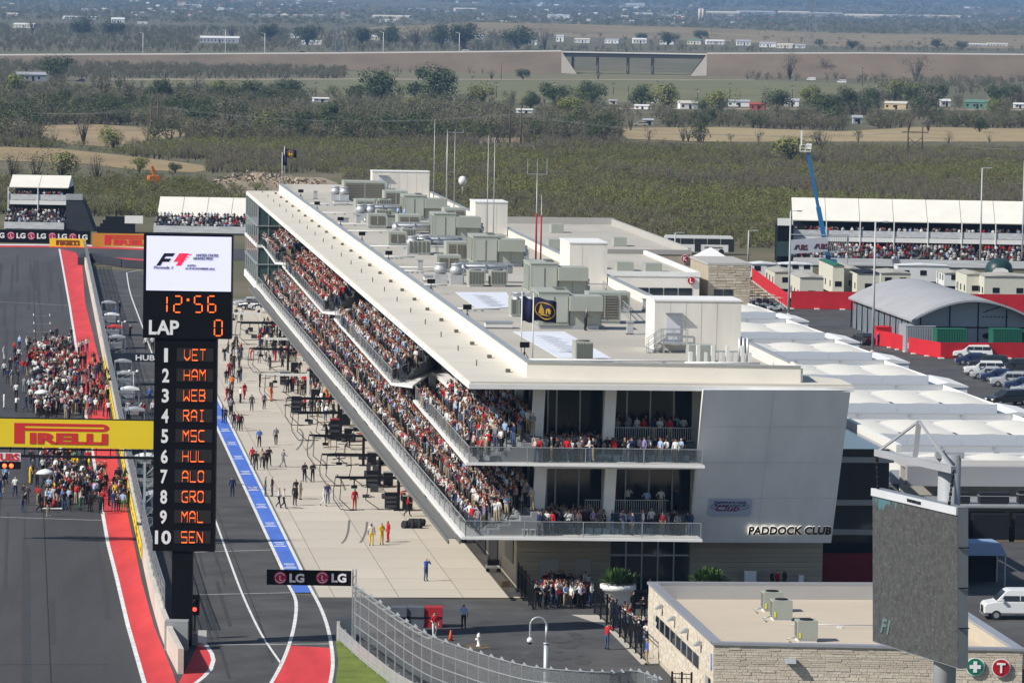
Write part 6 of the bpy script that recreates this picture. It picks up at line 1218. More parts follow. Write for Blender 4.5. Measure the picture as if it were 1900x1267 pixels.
# people on the apron and in the pit lane: feet position, top, trousers, pose, facing (0 looks at the camera)
pit = [(438, 595, 'dark grey', 'black', 'stand', 0), (448, 595, 'white', 'black', 'stand', 0), (447, 663, 'red', 'red', 'stand', 1), (465, 669, 'red', 'red', 'lean', 1.5), (481, 674, 'grey', 'grey', 'stand', 3), (511, 672, 'red', 'red', 'fold', 1), (530, 666, 'red', 'dark grey', 'stand', 2),
 (434, 684, 'black', 'black', 'stand', 3), (428, 681, 'dark grey', 'black', 'walk', 1), (444, 683, 'dark grey', 'dark grey', 'stand', 2), (443, 711, 'black', 'black', 'walk', 3), (430, 726, 'orange', 'dark grey', 'walk', 3), (482, 718, 'black', 'black', 'photo', 1.2), (453, 741, 'red', 'red', 'walk', .5), (446, 748, 'white', 'black', 'stand', 2),
 (467, 763, 'dark grey', 'dark grey', 'stand', 3), (490, 759, 'grey', 'black', 'stand', .4), (503, 745, 'orange', 'orange', 'stand', 1), (533, 730, 'black', 'black', 'stand', 0), (544, 727, 'red', 'black', 'stand', 1), (553, 731, 'black', 'black', 'stand', 2), (560, 733, 'dark grey', 'black', 'fold', 0), (568, 730, 'black', 'black', 'fwd', 1), (428, 771, 'grey', 'black', 'walk', 3),
 (434, 795, 'black', 'black', 'walk', 3), (447, 799, 'black', 'black', 'stand', 3), (442, 800, 'maroon', 'black', 'walk', 3), (563, 766, 'red', 'black', 'lean', 1.6), (577, 768, 'black', 'black', 'stand', 0), (585, 764, 'dark grey', 'black', 'fwd', 2), (600, 767, 'white', 'dark grey', 'stand', .5), (607, 747, 'orange', 'orange', 'fwd', 4), (625, 742, 'black', 'black', 'stand', 0), (640, 782, 'cream', 'black', 'stand', 1), (657, 786, 'black', 'black', 'stand', 3),
 (577, 680, 'black', 'black', 'stand', 2), (582, 716, 'black', 'black', 'stand', 2), (590, 716, 'dark grey', 'black', 'stand', 0), (596, 717, 'black', 'black', 'fold', 1), (584, 737, 'maroon', 'black', 'fwd', 2), (592, 738, 'white', 'black', 'stand', 1), (545, 650, 'dark grey', 'grey', 'stand', 3), (486, 640, 'black', 'black', 'fwd', 1), (495, 643, 'white', 'black', 'stand', 2), (503, 640, 'black', 'black', 'stand', 0), (423, 655, 'white', 'black', 'stand', 1), (425, 700, 'red', 'red', 'walk', 0), (420, 745, 'red', 'red', 'walk', 1),
 (481, 830, 'blue', 'black', 'walk', 3), (512, 826, 'grey', 'black', 'walk', 3.2), (468, 863, 'red', 'black', 'walk', 3), (475, 872, 'black', 'black', 'stand', 3), (486, 868, 'tan', 'dark grey', 'walk', 3), (493, 871, 'black', 'black', 'walk', 3), (499, 865, 'black', 'black', 'walk', 2.8), (525, 867, 'grey', 'grey', 'walk', 2), (492, 921, 'grey', 'jeans blue', 'stand', 1.4), (505, 921, 'black', 'dark grey', 'stand', -1.4), (517, 942, 'white', 'black', 'walk', 1.2), (526, 944, 'white', 'black', 'walk', 1.4),
 (547, 938, 'black', 'black', 'stand', 2.6), (557, 927, 'cream', 'khaki', 'stand', 1), (549, 925, 'black', 'black', 'stand', 0), (565, 894, 'black', 'black', 'fold', 0), (580, 894, 'black', 'black', 'fold', 0), (600, 939, 'white', 'white', 'walk', 1.4), (608, 934, 'navy', 'jeans blue', 'stand', -.5), (658, 946, 'red', 'red', 'stand', .3), (689, 1012, 'cream', 'yellow', 'stand', 0), (708, 1010, 'yellow', 'yellow', 'fold', .4), (720, 1006, 'red', 'red', 'stand', -1.2),
 (738, 913, 'grey', 'black', 'photo', 1.5), (756, 958, 'red', 'black', 'walk', 1.5), (788, 954, 'black', 'black', 'stand', 2), (431, 922, 'navy', 'navy', 'stand', 0), (790, 1078, 'blue', 'jeans blue', 'photo', .6), (860, 1167, 'light blue', 'black', 'wave', 3.1), (806, 1183, 'red', 'white', 'walk', 0), (1126, 1205, 'red', 'jeans blue', 'photo', 2.2), (1200, 1233, 'blue', 'khaki', 'stand', -1.5),
 (241, 629, 'dark grey', 'black', 'photo', .5), (222, 581, 'navy', 'navy', 'stand', 1), (210, 592, 'blue', 'blue', 'lean', 1.5), (271, 650, 'white', 'black', 'stand', 0), (283, 650, 'white', 'black', 'stand', 0), (258, 772, 'white', 'red', 'lean', 1.5), (266, 778, 'red', 'black', 'fwd', 1.2), (278, 748, 'blue', 'navy', 'stand', 0), (238, 775, 'white', 'black', 'stand', 0), (284, 775, 'white', 'dark grey', 'stand', 0),
 (1152, 1118, 'yellow', 'dark grey', 'stand', 1), (1176, 1117, 'light blue', 'navy', 'stand', 1), (1175, 1142, 'black', 'black', 'stand', .5), (1193, 1152, 'black', 'black', 'fold', 0), (1432, 1100, 'black', 'black', 'stand', 1), (1442, 1100, 'red', 'black', 'stand', 2), (1455, 1100, 'black', 'dark grey', 'stand', 4), (1057, 1088, 'black', 'black', 'stand', 0), (1104, 1085, 'red', 'black', 'stand', .4), (1205, 1118, 'navy', 'navy', 'stand', 0)]
HATS = {(658, 946): 'black', (689, 1012): 'black', (708, 1010): 'black', (720, 1006): 'yellow', (860, 1167): 'black', (444, 683): 'black'}
doing = {'stand': '', 'fold': 'arms folded', 'photo': 'hands raised', 'walk': 'walking', 'lean': 'bending over', 'fwd': 'reaching forward', 'wave': 'one hand raised', 'hips': 'hand on hip', 'sit': 'sitting'}
def where(px, py):
    if px > 940: return 'by the pit building entrance' if py < 1110 else 'near the black picket fence'
    if px < 290: return 'beside the pit wall stands'
    if py > 1030: return 'on the service road' if py > 1140 else 'alone on the near apron'
    if px < 460 and py < 810: return 'on the blue lane by the tower'
    if py > 900: return 'on the near pit apron'
    if py > 800: return 'on the middle pit apron'
    return 'among the pit boxes' if py > 700 else 'among the far pit boxes'
seen = {}
def plabel(base): return ' '.join(base.split())
def number_people():   # look-alikes are told apart by their order from the left
    by = {}
    for o in list(COL.objects):
        if o.name.startswith('person'): by.setdefault(o['label'], []).append(o)
    for lab, os_ in by.items():
        if len(os_) > 1:
            os_.sort(key=lambda o: o.location.x / o.location.y)
            for k, o in enumerate(os_): o['label'] = lab + ', ' + ('leftmost' if k == 0 else 'rightmost' if k == len(os_) - 1 else ORD[k] + ' from left')
def suit(s, p): return '%s overalls' % s if s == p else '%s top, %s trousers' % (s, p)
for (px, py, s, p, po, fc) in pit:
    person(plabel('person in %s %s %s' % (suit(s, p), doing[po], where(px, py))), P(px, py), s, p, po, fc + TH, HATS.get((px, py)), 'people in the pits')
# grid crowd, thick round the cars
def inzone(k):
    z = [(48, 152, 640, 664, ('white', 'dark grey', 'green', 'white', 'black')), (46, 150, 664, 700, ('red', 'red', 'black', 'maroon', 'dark grey')), (40, 162, 700, 738, ('navy', 'white', 'black', 'blue', 'grey')), (45, 185, 738, 776, ('white', 'pink', 'white', 'navy', 'red')),
         (60, 150, 846, 872, ('orange', 'green', 'white', 'red')), (52, 190, 872, 905, ('black', 'yellow', 'dark grey', 'red', 'purple')), (50, 240, 905, 950, ('black', 'navy', 'light blue', 'white', 'dark grey', 'yellow')), (160, 205, 700, 776, ('navy', 'red', 'black')), (0, 45, 690, 775, ('navy', 'white', 'black'))][k]
    return z
nper = (11, 13, 11, 14, 9, 10, 14, 6, 3); zn = ('behind the far grid cars', 'in the red grid group', 'in the middle grid crowd', 'just above the yellow banner', 'below the yellow banner', 'in the dark grid group', 'in the nearest grid group', 'on the red strip by the pit wall', 'at the left edge of the grid')
for k, nk in enumerate(nper):
    x0, x1, y0, y1, cl = inzone(k)
    for i in range(nk):
        px, py = pr_.uniform(x0, x1), pr_.uniform(y0, y1); s = pr_.choice(cl); p = pr_.choice(('black', 'navy', s, 'dark grey', 'white' if s == 'white' else 'black')); po = pr_.choice(('stand', 'stand', 'fold', 'hips', 'fwd', 'photo', 'walk'))
        person(plabel('person in %s %s %s' % (suit(s, p), doing[po], zn[k])), P(px, py), s, p, po, pr_.uniform(-1.5, 3.5), pr_.choice((None, None, 'black', s)), 'people on the grid')
for px, py, s, p, po, fc, wd in ((36, 648, 'light blue', 'navy', 'stand', 2.5, 'alone behind the grid crowd'), (8, 668, 'white', 'white', 'stand', 1, 'at the left edge behind the grid crowd'), (14, 712, 'navy', 'dark grey', 'stand', 3, 'in a pale vest at the left edge'), (30, 741, 'white', 'black', 'walk', 3, 'left of the grid crowd'), (11, 898, 'light blue', 'navy', 'stand', 0, 'under the start lamps'), (28, 921, 'white', 'navy', 'walk', 3, 'left of the nearest car'), (0, 925, 'blue', 'blue', 'stand', 1, 'cut by the left edge'),
    (73, 950, 'black', 'black', 'walk', 1.4, 'striding at the front of the grid'), (98, 939, 'white', 'white', 'stand', 0, 'in front of the nearest car'), (128, 943, 'light blue', 'jeans blue', 'stand', 2.8, 'right of the nearest car'), (148, 946, 'white', 'green', 'fwd', 1.5, 'beside the nearest car'), (166, 950, 'black', 'black', 'stand', 2.5, 'right end of the nearest group'), (210, 950, 'navy', 'jeans blue', 'stand', 3, 'on the red strip'), (228, 950, 'light blue', 'green', 'stand', 3, 'in a vest on the red strip'), (115, 945, 'blue', 'jeans blue', 'stand', 2, 'crouched by the nearest car')):
    person(plabel('person in %s %s %s' % (suit(s, p), doing[po], wd)), P(px, py), s, p, po, fc, None, 'people on the grid')
# waiting crowd behind the black fence
for i in range(20):
    px, py = pr_.uniform(996, 1096), pr_.uniform(1108, 1131); s = pr_.choice(('red', 'white', 'black', 'dark grey', 'light blue', 'black', 'purple')); p = pr_.choice(('black', 'jeans blue', 'black', 'khaki')); po = pr_.choice(('stand', 'fold', 'photo', 'fwd', 'hips'))
    person(plabel('person in %s %s in the waiting crowd' % (suit(s, p), doing[po])), P(px, py), s, p, po, pr_.uniform(-1, 1.5), pr_.choice((None, 'black', 'red')), 'people waiting at the entrance')
for i in range(7):
    f_ = (i + .5) / 7; px, py = 1130 + 70 * f_, 1150 + 66 * f_; s = pr_.choice(('white', 'light blue', 'black', 'blue')); person(plabel('person in %s top behind the picket fence by the stone building' % s), P(px, py), s, pr_.choice(('black', 'jeans blue')), 'stand', pr_.uniform(0, 2), None, 'people behind the picket fence')
# front of the two balconies at the near end
for lv, z0, nm in ((4.82, 0, 'lower'), (10.02, 1, 'upper')):
    for i in range(40):
        row = i % 6; x = .5 + row * .75 + pr_.uniform(0, .5); y = pr_.uniform(.3, 5.6); z = lv + (.05 + row * .32 if y > .6 else 0); s = pr_.choice(('white', 'black', 'red', 'grey', 'light blue', 'pink', 'tan', 'white', 'navy', 'purple')); p = pr_.choice(('black', 'khaki', 'jeans blue', 'dark grey')); po = pr_.choice(('stand', 'fwd', 'photo', 'fold', 'hips', 'stand'))
        if i >= 22: x = 4.6 + 11.2 * pr_.random() ** 1.6; y = pr_.uniform(.2, 2.6); z = lv; po = pr_.choice(('stand', 'fold', 'hips'))
        person(plabel('person in %s %s on near %s balcony' % (suit(s, p), doing[po], nm)), BW(x, y, z), s, p, po, TH - 1.2 + pr_.uniform(-.4, .6), pr_.choice((None, None, 'white', 'red', 'black')), 'people on the near balconies')
for px, py, s, p, po, wd in ((738, 410, 'light blue', 'navy', 'stand', 'left of two workers on the roof'), (750, 411, 'light blue', 'navy', 'stand', 'right of two workers on the roof'), (1086, 614, 'dark grey', 'black', 'fwd', 'beside the front roof air handler')):
    person('person in %s shirt, %s' % (s, wd), P(px, py, RZ), s, p, po, 2, None, 'people on the roof')
person('person in pale blue shirt standing before the red fabric fence', P(1570, 573), 'light blue', 'navy', 'hips', 0, None, 'guards'); person('person in blue shirt, left of two guards at the red fence end', P(1629, 642), 'blue', 'navy', 'stand', 1, None, 'guards'); person('person in light blue shirt, right of two guards at the red fence end', P(1646, 641), 'light blue', 'navy', 'stand', -1, None, 'guards')
number_people()
# ------------------------------------------------------------------ massed spectators (uncountable): scattered by geometry nodes
def scatter(name, pts, variants, label=None, cat=None, mat=None):   # pts: (x, y, z, yaw, scale)
    me = bpy.data.meshes.new(name); me.from_pydata([p[:3] for p in pts], [], [])
    for nm, i in (('yaw', 3), ('sc', 4)): a = me.attributes.new(nm, 'FLOAT', 'POINT'); a.data.foreach_set('value', [p[i] for p in pts])
    o = mk(name, me, kind='stuff')
    if label: o['label'] = label
    if cat: o['category'] = cat
    ng = bpy.data.node_groups.new(name, 'GeometryNodeTree'); ng.interface.new_socket('Geometry', in_out='INPUT', socket_type='NodeSocketGeometry'); ng.interface.new_socket('Geometry', in_out='OUTPUT', socket_type='NodeSocketGeometry')
    N = ng.nodes; Lk = ng.links; gi = N.new('NodeGroupInput'); go = N.new('NodeGroupOutput'); ip = N.new('GeometryNodeInstanceOnPoints'); j = N.new('GeometryNodeJoinGeometry')
    for v in variants[::-1]:
        oi = N.new('GeometryNodeObjectInfo'); oi.inputs['Object'].default_value = v; oi.inputs['As Instance'].default_value = True; Lk.new(oi.outputs['Geometry'], j.inputs[0])
    ip.inputs['Pick Instance'].default_value = True; Lk.new(gi.outputs[0], ip.inputs['Points']); Lk.new(j.outputs[0], ip.inputs['Instance'])
    rv = N.new('FunctionNodeRandomValue'); rv.data_type = 'INT'; rv.inputs[4].default_value = 0; rv.inputs[5].default_value = len(variants) - 1; Lk.new(rv.outputs[2], ip.inputs['Instance Index'])
    ay = N.new('GeometryNodeInputNamedAttribute'); ay.data_type = 'FLOAT'; ay.inputs[0].default_value = 'yaw'; cx = N.new('ShaderNodeCombineXYZ'); Lk.new(ay.outputs[0], cx.inputs[2]); Lk.new(cx.outputs[0], ip.inputs['Rotation'])
    as_ = N.new('GeometryNodeInputNamedAttribute'); as_.data_type = 'FLOAT'; as_.inputs[0].default_value = 'sc'; Lk.new(as_.outputs[0], ip.inputs['Scale'])
    Lk.new(ip.outputs[0], go.inputs[0]); md = o.modifiers.new('scatter', 'NODES'); md.node_group = ng; return o
def crowd_mat(name, tops):
    m = bpy.data.materials.new(name); m.use_nodes = True; N = m.node_tree.nodes; L = m.node_tree.links; b = N['Principled BSDF']; b.inputs['Roughness'].default_value = .85; b.inputs['Specular IOR Level'].default_value = .1
    oi = N.new('ShaderNodeObjectInfo'); at = N.new('ShaderNodeAttribute'); at.attribute_name = 'part'
    def ramp(src, cols):
        r = N.new('ShaderNodeValToRGB'); r.color_ramp.interpolation = 'CONSTANT'; e = r.color_ramp.elements
        while len(e) < len(cols): e.new(0)
        for i, c in enumerate(cols): e[i].position = i / len(cols); e[i].color = (*c, 1)
        L.new(src, r.inputs[0]); return r.outputs[0]
    def fr(k): a = N.new('ShaderNodeMath'); a.operation = 'MULTIPLY'; a.inputs[1].default_value = k; L.new(oi.outputs['Random'], a.inputs[0]); f = N.new('ShaderNodeMath'); f.operation = 'FRACT'; L.new(a.outputs[0], f.inputs[0]); return f.outputs[0]
    sk = ramp(fr(17.3), [(.34, .20, .14), (.26, .14, .09), (.40, .25, .18), (.12, .06, .04)]); sh = ramp(fr(1.0), [CLR[c] for c in tops]); pa = ramp(fr(43.7), [CLR[c] for c in ('black', 'jeans blue', 'dark grey', 'black', 'khaki', 'black')]); ha = ramp(fr(91.1), [HAIR[0], HAIR[1], CLR['red'], CLR['white'], HAIR[3], HAIR[2], CLR['black'], HAIR[1]])
    cur = sk
    for k, c in ((1, sh), (2, pa), (3, ha)):
        cm = N.new('ShaderNodeMath'); cm.operation = 'COMPARE'; cm.inputs[1].default_value = k; cm.inputs[2].default_value = .4; L.new(at.outputs['Fac'], cm.inputs[0]); mx = N.new('ShaderNodeMix'); mx.data_type = 'RGBA'; L.new(cm.outputs[0], mx.inputs[0]); L.new(cur, mx.inputs[6]); L.new(c, mx.inputs[7]); cur = mx.outputs[2]
    L.new(cur, b.inputs['Base Color']); return m
def crowd_variants(mat, poses):
    out = []
    for k, po in enumerate(poses):
        vs, fs, part = PB_[po]; me = bpy.data.meshes.new('spectator'); me.from_pydata(vs, [], fs); me.materials.append(mat); a = me.attributes.new('part', 'FLOAT', 'FACE'); pm = {4: 0 if k == 4 else 1, 5: 2}; a.data.foreach_set('value', [float(pm.get(q, q)) for q in part]); me.polygons.foreach_set('use_smooth', [True] * len(fs)); out.append(bpy.data.objects.new('spectator_shape', me))
    return out
cmA = crowd_mat('spectator_clothes', ('white', 'black', 'red', 'grey', 'white', 'navy', 'dark grey', 'light blue', 'black', 'maroon', 'white', 'dark grey', 'black', 'grey', 'white')); cvA = crowd_variants(cmA, ('stand', 'photo', 'fwd', 'fold', 'hips', 'wave'))
cmR = crowd_mat('spectator_red_clothes', ('red', 'white', 'black', 'maroon', 'red', 'black', 'white', 'dark grey')); cvR = crowd_variants(cmR, ('stand', 'photo', 'fwd', 'wave')); cvS = crowd_variants(cmA, ('sit', 'stand', 'fwd')); cr = random.Random(77)
def rows(y0, y1, zb, sk=0, dens=.9, n=6):
    out = []
    for k in range(n):
        y = y0 + sk * (k + .5) * .75; 
        while y < y1:
            if cr.random() < (dens if k else .97): q = BW(.7 + k * .75 + .35 + cr.uniform(-.15, .15) - (.55 if k == 0 else 0), y, zb + .05 + k * .32); out.append((*q, TH - math.pi / 2 + cr.uniform(-.5, .7), cr.uniform(.96, 1.07)))
            y += cr.uniform(.38, .6)
    return out
low = rows(6.2, 282, 4.8, 0, .86); scatter('crowd', low, cvA, 'dense crowd of spectators along the lower balcony', 'crowd')
up = []; upr = []
for i, (a, b, d) in enumerate(blocks): (upr if i == 2 else up).extend(rows(a + (6.2 if i == 0 else .8), b - 7.5 if i < 3 else b - 1.5, 10, d / 5.2 if i else 0, .9))
scatter('crowd', up, cvA, 'dense crowd of spectators along the upper balcony', 'crowd'); scatter('crowd', upr, cvR, 'mostly red-clad crowd on the far upper balcony block', 'crowd')
cmD = crowd_mat('crew_clothes', ('black', 'black', 'dark grey', 'red', 'black', 'white', 'navy', 'dark grey')); cvD = crowd_variants(cmD, ('stand', 'fwd', 'fold', 'lean'))
for lab, vv, zs in (('red-clad crew packed round the far grid cars', cvR, ((52, 140, 672, 700, 80),)), ('mixed crowd packed round the grid cars above the banner', cvA, ((60, 148, 646, 668, 46), (55, 155, 706, 740, 60), (55, 170, 748, 778, 80))), ('dark-clad crews packed round the grid cars', cvD, ((50, 150, 650, 735, 80), (60, 205, 880, 946, 130), (150, 205, 690, 775, 50), (62, 150, 846, 872, 44), (205, 238, 915, 950, 16)))):
    gc = []
    for (x0, x1, y0, y1, n_) in zs:
        for k in range(n_): q = P(cr.gauss((x0 + x1) / 2, (x1 - x0) / 3.4), cr.gauss((y0 + y1) / 2, (y1 - y0) / 3)); gc.append((q.x, q.y, .01, cr.uniform(-2, 4), cr.uniform(.96, 1.07)))
    scatter('crowd', gc, vv, lab, 'crowd')
pc_ = []
for (x0, x1, y0, y1, n_) in ((480, 520, 612, 645, 20), (490, 550, 650, 690, 20), (540, 600, 695, 735, 22), (415, 450, 640, 720, 16), (560, 640, 750, 790, 14), (600, 680, 800, 850, 8), (410, 440, 730, 790, 8)):
    for k in range(n_): q = P(cr.uniform(x0, x1), cr.uniform(y0, y1)); pc_.append((q.x, q.y, .01, cr.uniform(-2, 4), cr.uniform(.96, 1.07)))
scatter('crowd', pc_, cvD, 'pit crews busy among the far pit boxes', 'crowd')
en_ = []
for k in range(46): q = P(cr.uniform(994, 1098), cr.uniform(1100, 1131)); en_.append((q.x, q.y, .02, cr.uniform(-1.5, 1.5), cr.uniform(.95, 1.06)))
for k in range(22): f_ = cr.random(); q = P(1128 + 76 * f_ + cr.uniform(0, 18), 1146 + 70 * f_); en_.append((q.x, q.y, .02, cr.uniform(-1.5, 2.5), cr.uniform(.95, 1.06)))
scatter('crowd', en_, cvA, 'people pressed together behind the black entrance fences', 'crowd')
clut = MB(); c5 = random.Random(15)   # hoses, cables and small boxes on the apron
for k in range(60):
    px, py = c5.uniform(440, 700), 0; py = 600 + (px - 440) * 1.15 + c5.uniform(-10, 60); q = P(px, py); a = c5.uniform(-.6, .6); L = c5.uniform(.6, 2.6)
    if k % 3: clut.path([(q.x + L * j / 4, q.y + 1.2 * math.sin(j + k) * .4 + a * j, .05) for j in range(5)], .04, 4)
    else: clut.box(q.x, q.x + c5.uniform(.3, .8), q.y, q.y + c5.uniform(.3, .8), .01, c5.uniform(.2, .8))
tag(clut.obj('pit_clutter', M('clutter_dark', (.04, .04, .045), .6, .2), None, kind='stuff'), 'tangle of dark hoses and small boxes on the apron', 'equipment')
inn = []
for lv, zz in ((4.8, 9.0), (10, 14)):
    for k in range(46): q = BW(cr.uniform(5.8, 16), cr.uniform(2.4, 6.4), lv + (1.2 if lv > 9 and cr.random() < .3 else 0)); inn.append((*BW(cr.uniform(5.6, 10.4), cr.uniform(2.6, 6.4), lv), TH + cr.uniform(-1, 1), 1.0))
    for k in range(14): inn.append((*BW(10.9 + k * .38, 3.7 + cr.uniform(0, 2.4), (11.2 if lv > 9 else 6.0)), TH + cr.uniform(-.8, .8), 1.0)) if lv > 9 or k % 3 == 0 else None
for lv in (4.8, 10):
    for k in range(46): inn.append((*BW(4.6 + 11.4 * cr.random() ** 1.5, cr.uniform(.6, 3.0), lv + .02), TH - .8 + cr.uniform(-.8, .8), cr.uniform(.92, 1.05)))
scatter('crowd', inn, cvA, 'spectators in the shade behind the front balconies', 'crowd')
for (gt, L), lab, red_, lowr, flo, fr_ in ((GS[0], 'spectators filling the long grandstand on the right', True, True, 4.7, 0), (GS[1], 'spectators in the left tented grandstand', False, True, 5.2, 0), (GS[2], 'spectators on the rows in front of the low tented grandstand', False, False, 0, 0)):
    pts = []; b0 = gt.location; rz_ = gt.rotation_euler[2]; c_, s_ = math.cos(rz_), math.sin(rz_)
    def put(x, y, z, sc=1.0): pts.append((b0.x + x * c_ - y * s_, b0.y + x * s_ + y * c_, z, rz_ + cr.uniform(-.6, .6), sc))
    for k in range(6):
        x = .3
        while x < L: (put(x, -3.05 + k * .9, .4 + k * .35) if cr.random() < .82 else None); x += cr.uniform(.5, .75)
    if lowr:
        for k in range(int(L * 2.2)): put(cr.uniform(0, L), cr.uniform(2.5, 4.2), flo)
    scatter('crowd', pts, cvA, lab, 'crowd')
# ================================================================== racing cars and pit gear
def racer(label, p, rz, c1, c2):
    t = thing('racing_car', label, 'racing car', p, rz, 'racing cars on the grid')
    MB().add([(0, -2.3, .3), (.12, -2.3, .3), (.12, -2.3, .42), (-.12, -2.3, .42), (-.12, -2.3, .3), (.3, -.6, .15), (.3, -.6, .62), (-.3, -.6, .62), (-.3, -.6, .15), (.65, .3, .1), (.5, .3, .6), (-.5, .3, .6), (-.65, .3, .1), (.25, 2.0, .2), (.12, 2.0, .55), (-.12, 2.0, .55), (-.25, 2.0, .2)],
        [(1, 5, 6, 2), (2, 6, 7, 3), (3, 7, 8, 4), (4, 8, 5, 1), (1, 2, 3, 4), (5, 9, 10, 6), (6, 10, 11, 7), (7, 11, 12, 8), (8, 12, 9, 5), (9, 13, 14, 10), (10, 14, 15, 11), (11, 15, 16, 12), (12, 16, 13, 9), (13, 16, 15, 14)]).obj('body', c1, t)
    MB().extr([(0, .25, .6), (0, 1.6, .5), (0, .9, .95), (0, .35, 1.0)], (.16, 0, 0)).obj('engine_cover', c2, t, (-.08, 0, 0)); MB().lathe([(.05, .55), (.16, .65), (.15, .8), (.04, .88)], 0, -.1, 10).obj('helmet', c2, t)
    cube('front_wing', c2, t, -.9, .9, -2.55, -2.1, .1, .16); cube('rear_wing', c1, t, -.5, .5, 2.0, 2.35, .8, .9)
    for s in (-1, 1): cube('end_plate', c2, t, s * .9 - .02, s * .9 + .02, -2.6, -2.05, .08, .34); cube('wing_plate', c1, t, s * .5 - .02, s * .5 + .02, 1.95, 2.4, .5, .95)
    for y, r, w_ in ((-1.55, .33, .3), (1.6, .34, .38)):
        for s in (-1, 1): wh = MB().cyl((s * .62, y, r), (s * (.62 + w_), y, r), r, n=16).obj('wheel', tyre, t); MB().cyl((s * (.62 + w_), y, r), (s * (.63 + w_), y, r), r * .55, n=10).obj('rim', rimm, wh)
    return t
oran = M('paint_orange', (.7, .15, .02), .3, 0)
for px, py, c1, c2, lab in ((95, 940, redp, wr, 'red and white racing car, nearest on the grid'), (105, 862, oran, grn, 'orange and green racing car below the yellow banner'), (105, 905, paint('black', (.02, .02, .022)), redp, 'dark racing car amid the nearest group'), (92, 765, wr, redp, 'white racing car above the yellow banner'), (95, 728, pnav, wr, 'navy racing car in the grid crowd'), (90, 692, redp, redp, 'red racing car in the grid crowd'), (95, 662, psil, wr, 'silver racing car at the back of the grid')): racer(lab, P(px, py), TH, c1, c2)
for lab, px, py in (('pale grey sun umbrella over the grid crowd above the banner', 78, 765), ('white sun umbrella over the nearest racing car', 84, 921), ('dark sun umbrella amid the grid crowd', 72, 725)):
    q = P(px, py); t = thing('umbrella', lab, 'umbrella', q); MB().cyl((0, 0, 1.1), (0, 0, 2.3), .02, n=6).obj('stick', steel, t); MB().lathe([(.85, 1.95), (.6, 2.18), (.3, 2.3), (.02, 2.36)], 0, 0, 10).obj('canopy', dark if 'dark' in lab else wr, t)
def rig(label, px, py, L, m, hgt=2.7, two=True):
    x, y = BL(px, py); t = thing('pit_boom', label, 'pit boom', BW(x, y), TH, 'overhead pit booms')
    MB().box(-.12, .12, -.12, .12, 0, hgt + .4).box(-.4, .4, -.4, .4, 0, .1).obj('post', m, t); b = MB().box(-L, 0, -.07, .07, hgt, hgt + .16)
    if two: b.box(-L + .6, 0, 1.6, 1.72, hgt - .25, hgt - .1).box(-.1, .1, 0, 1.7, hgt - .1, hgt)
    b.obj('boom', m, t)
    for s, xx in enumerate((-L, -L + .5, -L * .5)):
        MB().path([(xx, 0, hgt), (xx - .15 + .1 * s, -.1, hgt * .6), (xx - .1, .1, .9), (xx + .5 + .3 * s, .3, .06), (xx + 1.4, -.4 + .5 * s, .05), (xx + 2.0, .2, .05)], .035, 5).obj('hose', dark, t)
    MB().bar((-L * .7, 0, hgt), (-L * .7, 0, hgt - .6), .1).box(-L * .7 - .25, -L * .7 + .25, -.15, .15, hgt - .85, hgt - .6).obj('air_gun', dark, t)
    c = cube('trolley', dark, t, .35, 1.15, -.5, .3, .12, 1.25); cube('trolley_top', steel, t, .33, 1.17, -.52, .32, 1.25, 1.3)
for i, (px, py, L, m, c_) in enumerate(((739, 947, 5.3, dark, 'black'), (704, 902, 5.1, dark, 'black'), (674, 864, 5.0, dark, 'black'), (632, 818, 4.6, dark, 'black'), (628, 790, 5.2, dark, 'black'), (571, 743, 5.0, white, 'white'), (534, 692, 4.4, dark, 'black'), (560, 672, 4.8, white, 'white'), (520, 640, 5.4, dark, 'black'), (484, 622, 5.0, white, 'white'))):
    rig('%s overhead pit boom with hanging hoses, %s from the near end' % (c_, ORD[i]), px, py, L, m)
def tyres(label, px, py, n, stack):
    t = thing('tyre_set', label, 'tyres', P(px, py), TH, 'sets of racing tyres')
    for k in range(n): MB().cyl((0, 0, 0), (0, 0, .36), .33, n=14).obj('tyre', tyre, t, ((k % 2) * .7, (k // 2 % 2) * .7, (k // 4) * .38) if stack else (k * .28, .1 * (k % 2), .33), 0 if stack else (0, math.pi / 2 + .2, .5))
for i, (px, py, n, s) in enumerate(((523, 642, 12, True), (748, 980, 5, False), (760, 976, 4, False), (716, 925, 4, True), (690, 862, 4, True), (655, 800, 4, True), (606, 768, 4, True), (640, 820, 8, True))): tyres('set of black racing tyres on the apron, %s' % ('stacked tall by the far booms', 'lying in a row near the overalled crew', 'lying right of the row near the crew', 'stacked by the second boom', 'stacked by the third boom', 'stacked by the dark cabinet', 'stacked by the orange-clad crew', 'stacked beside the red-topped cabinet')[i], px, py, n, s)
for i, (px, py, h, m2) in enumerate(((550, 768, 1.7, dark), (622, 815, 1.9, M('cab_red', (.3, .02, .04), .5, .1)), (528, 715, 1.5, steel), (690, 905, 1.4, dark), (725, 945, 1.3, dark), (582, 700, 1.5, dark))):
    t = thing('tool_cabinet', '%s tool cabinet on the apron' % ('tall black', 'black red-topped', 'grey-topped', 'low black', 'low black near crew', 'far black')[i], 'cabinet', P(px, py), TH, 'pit tool cabinets'); cube('body', dark, t, -.5, .5, -.35, .35, .12, h); cube('top', m2, t, -.52, .52, -.37, .37, h, h + .12)
    for k in range(3): cube('drawer', M('drawer_grey', (.06, .06, .07), .5, 0), t, -.45, .45, -.38, -.35, .2 + k * h * .28, .42 + k * h * .28)
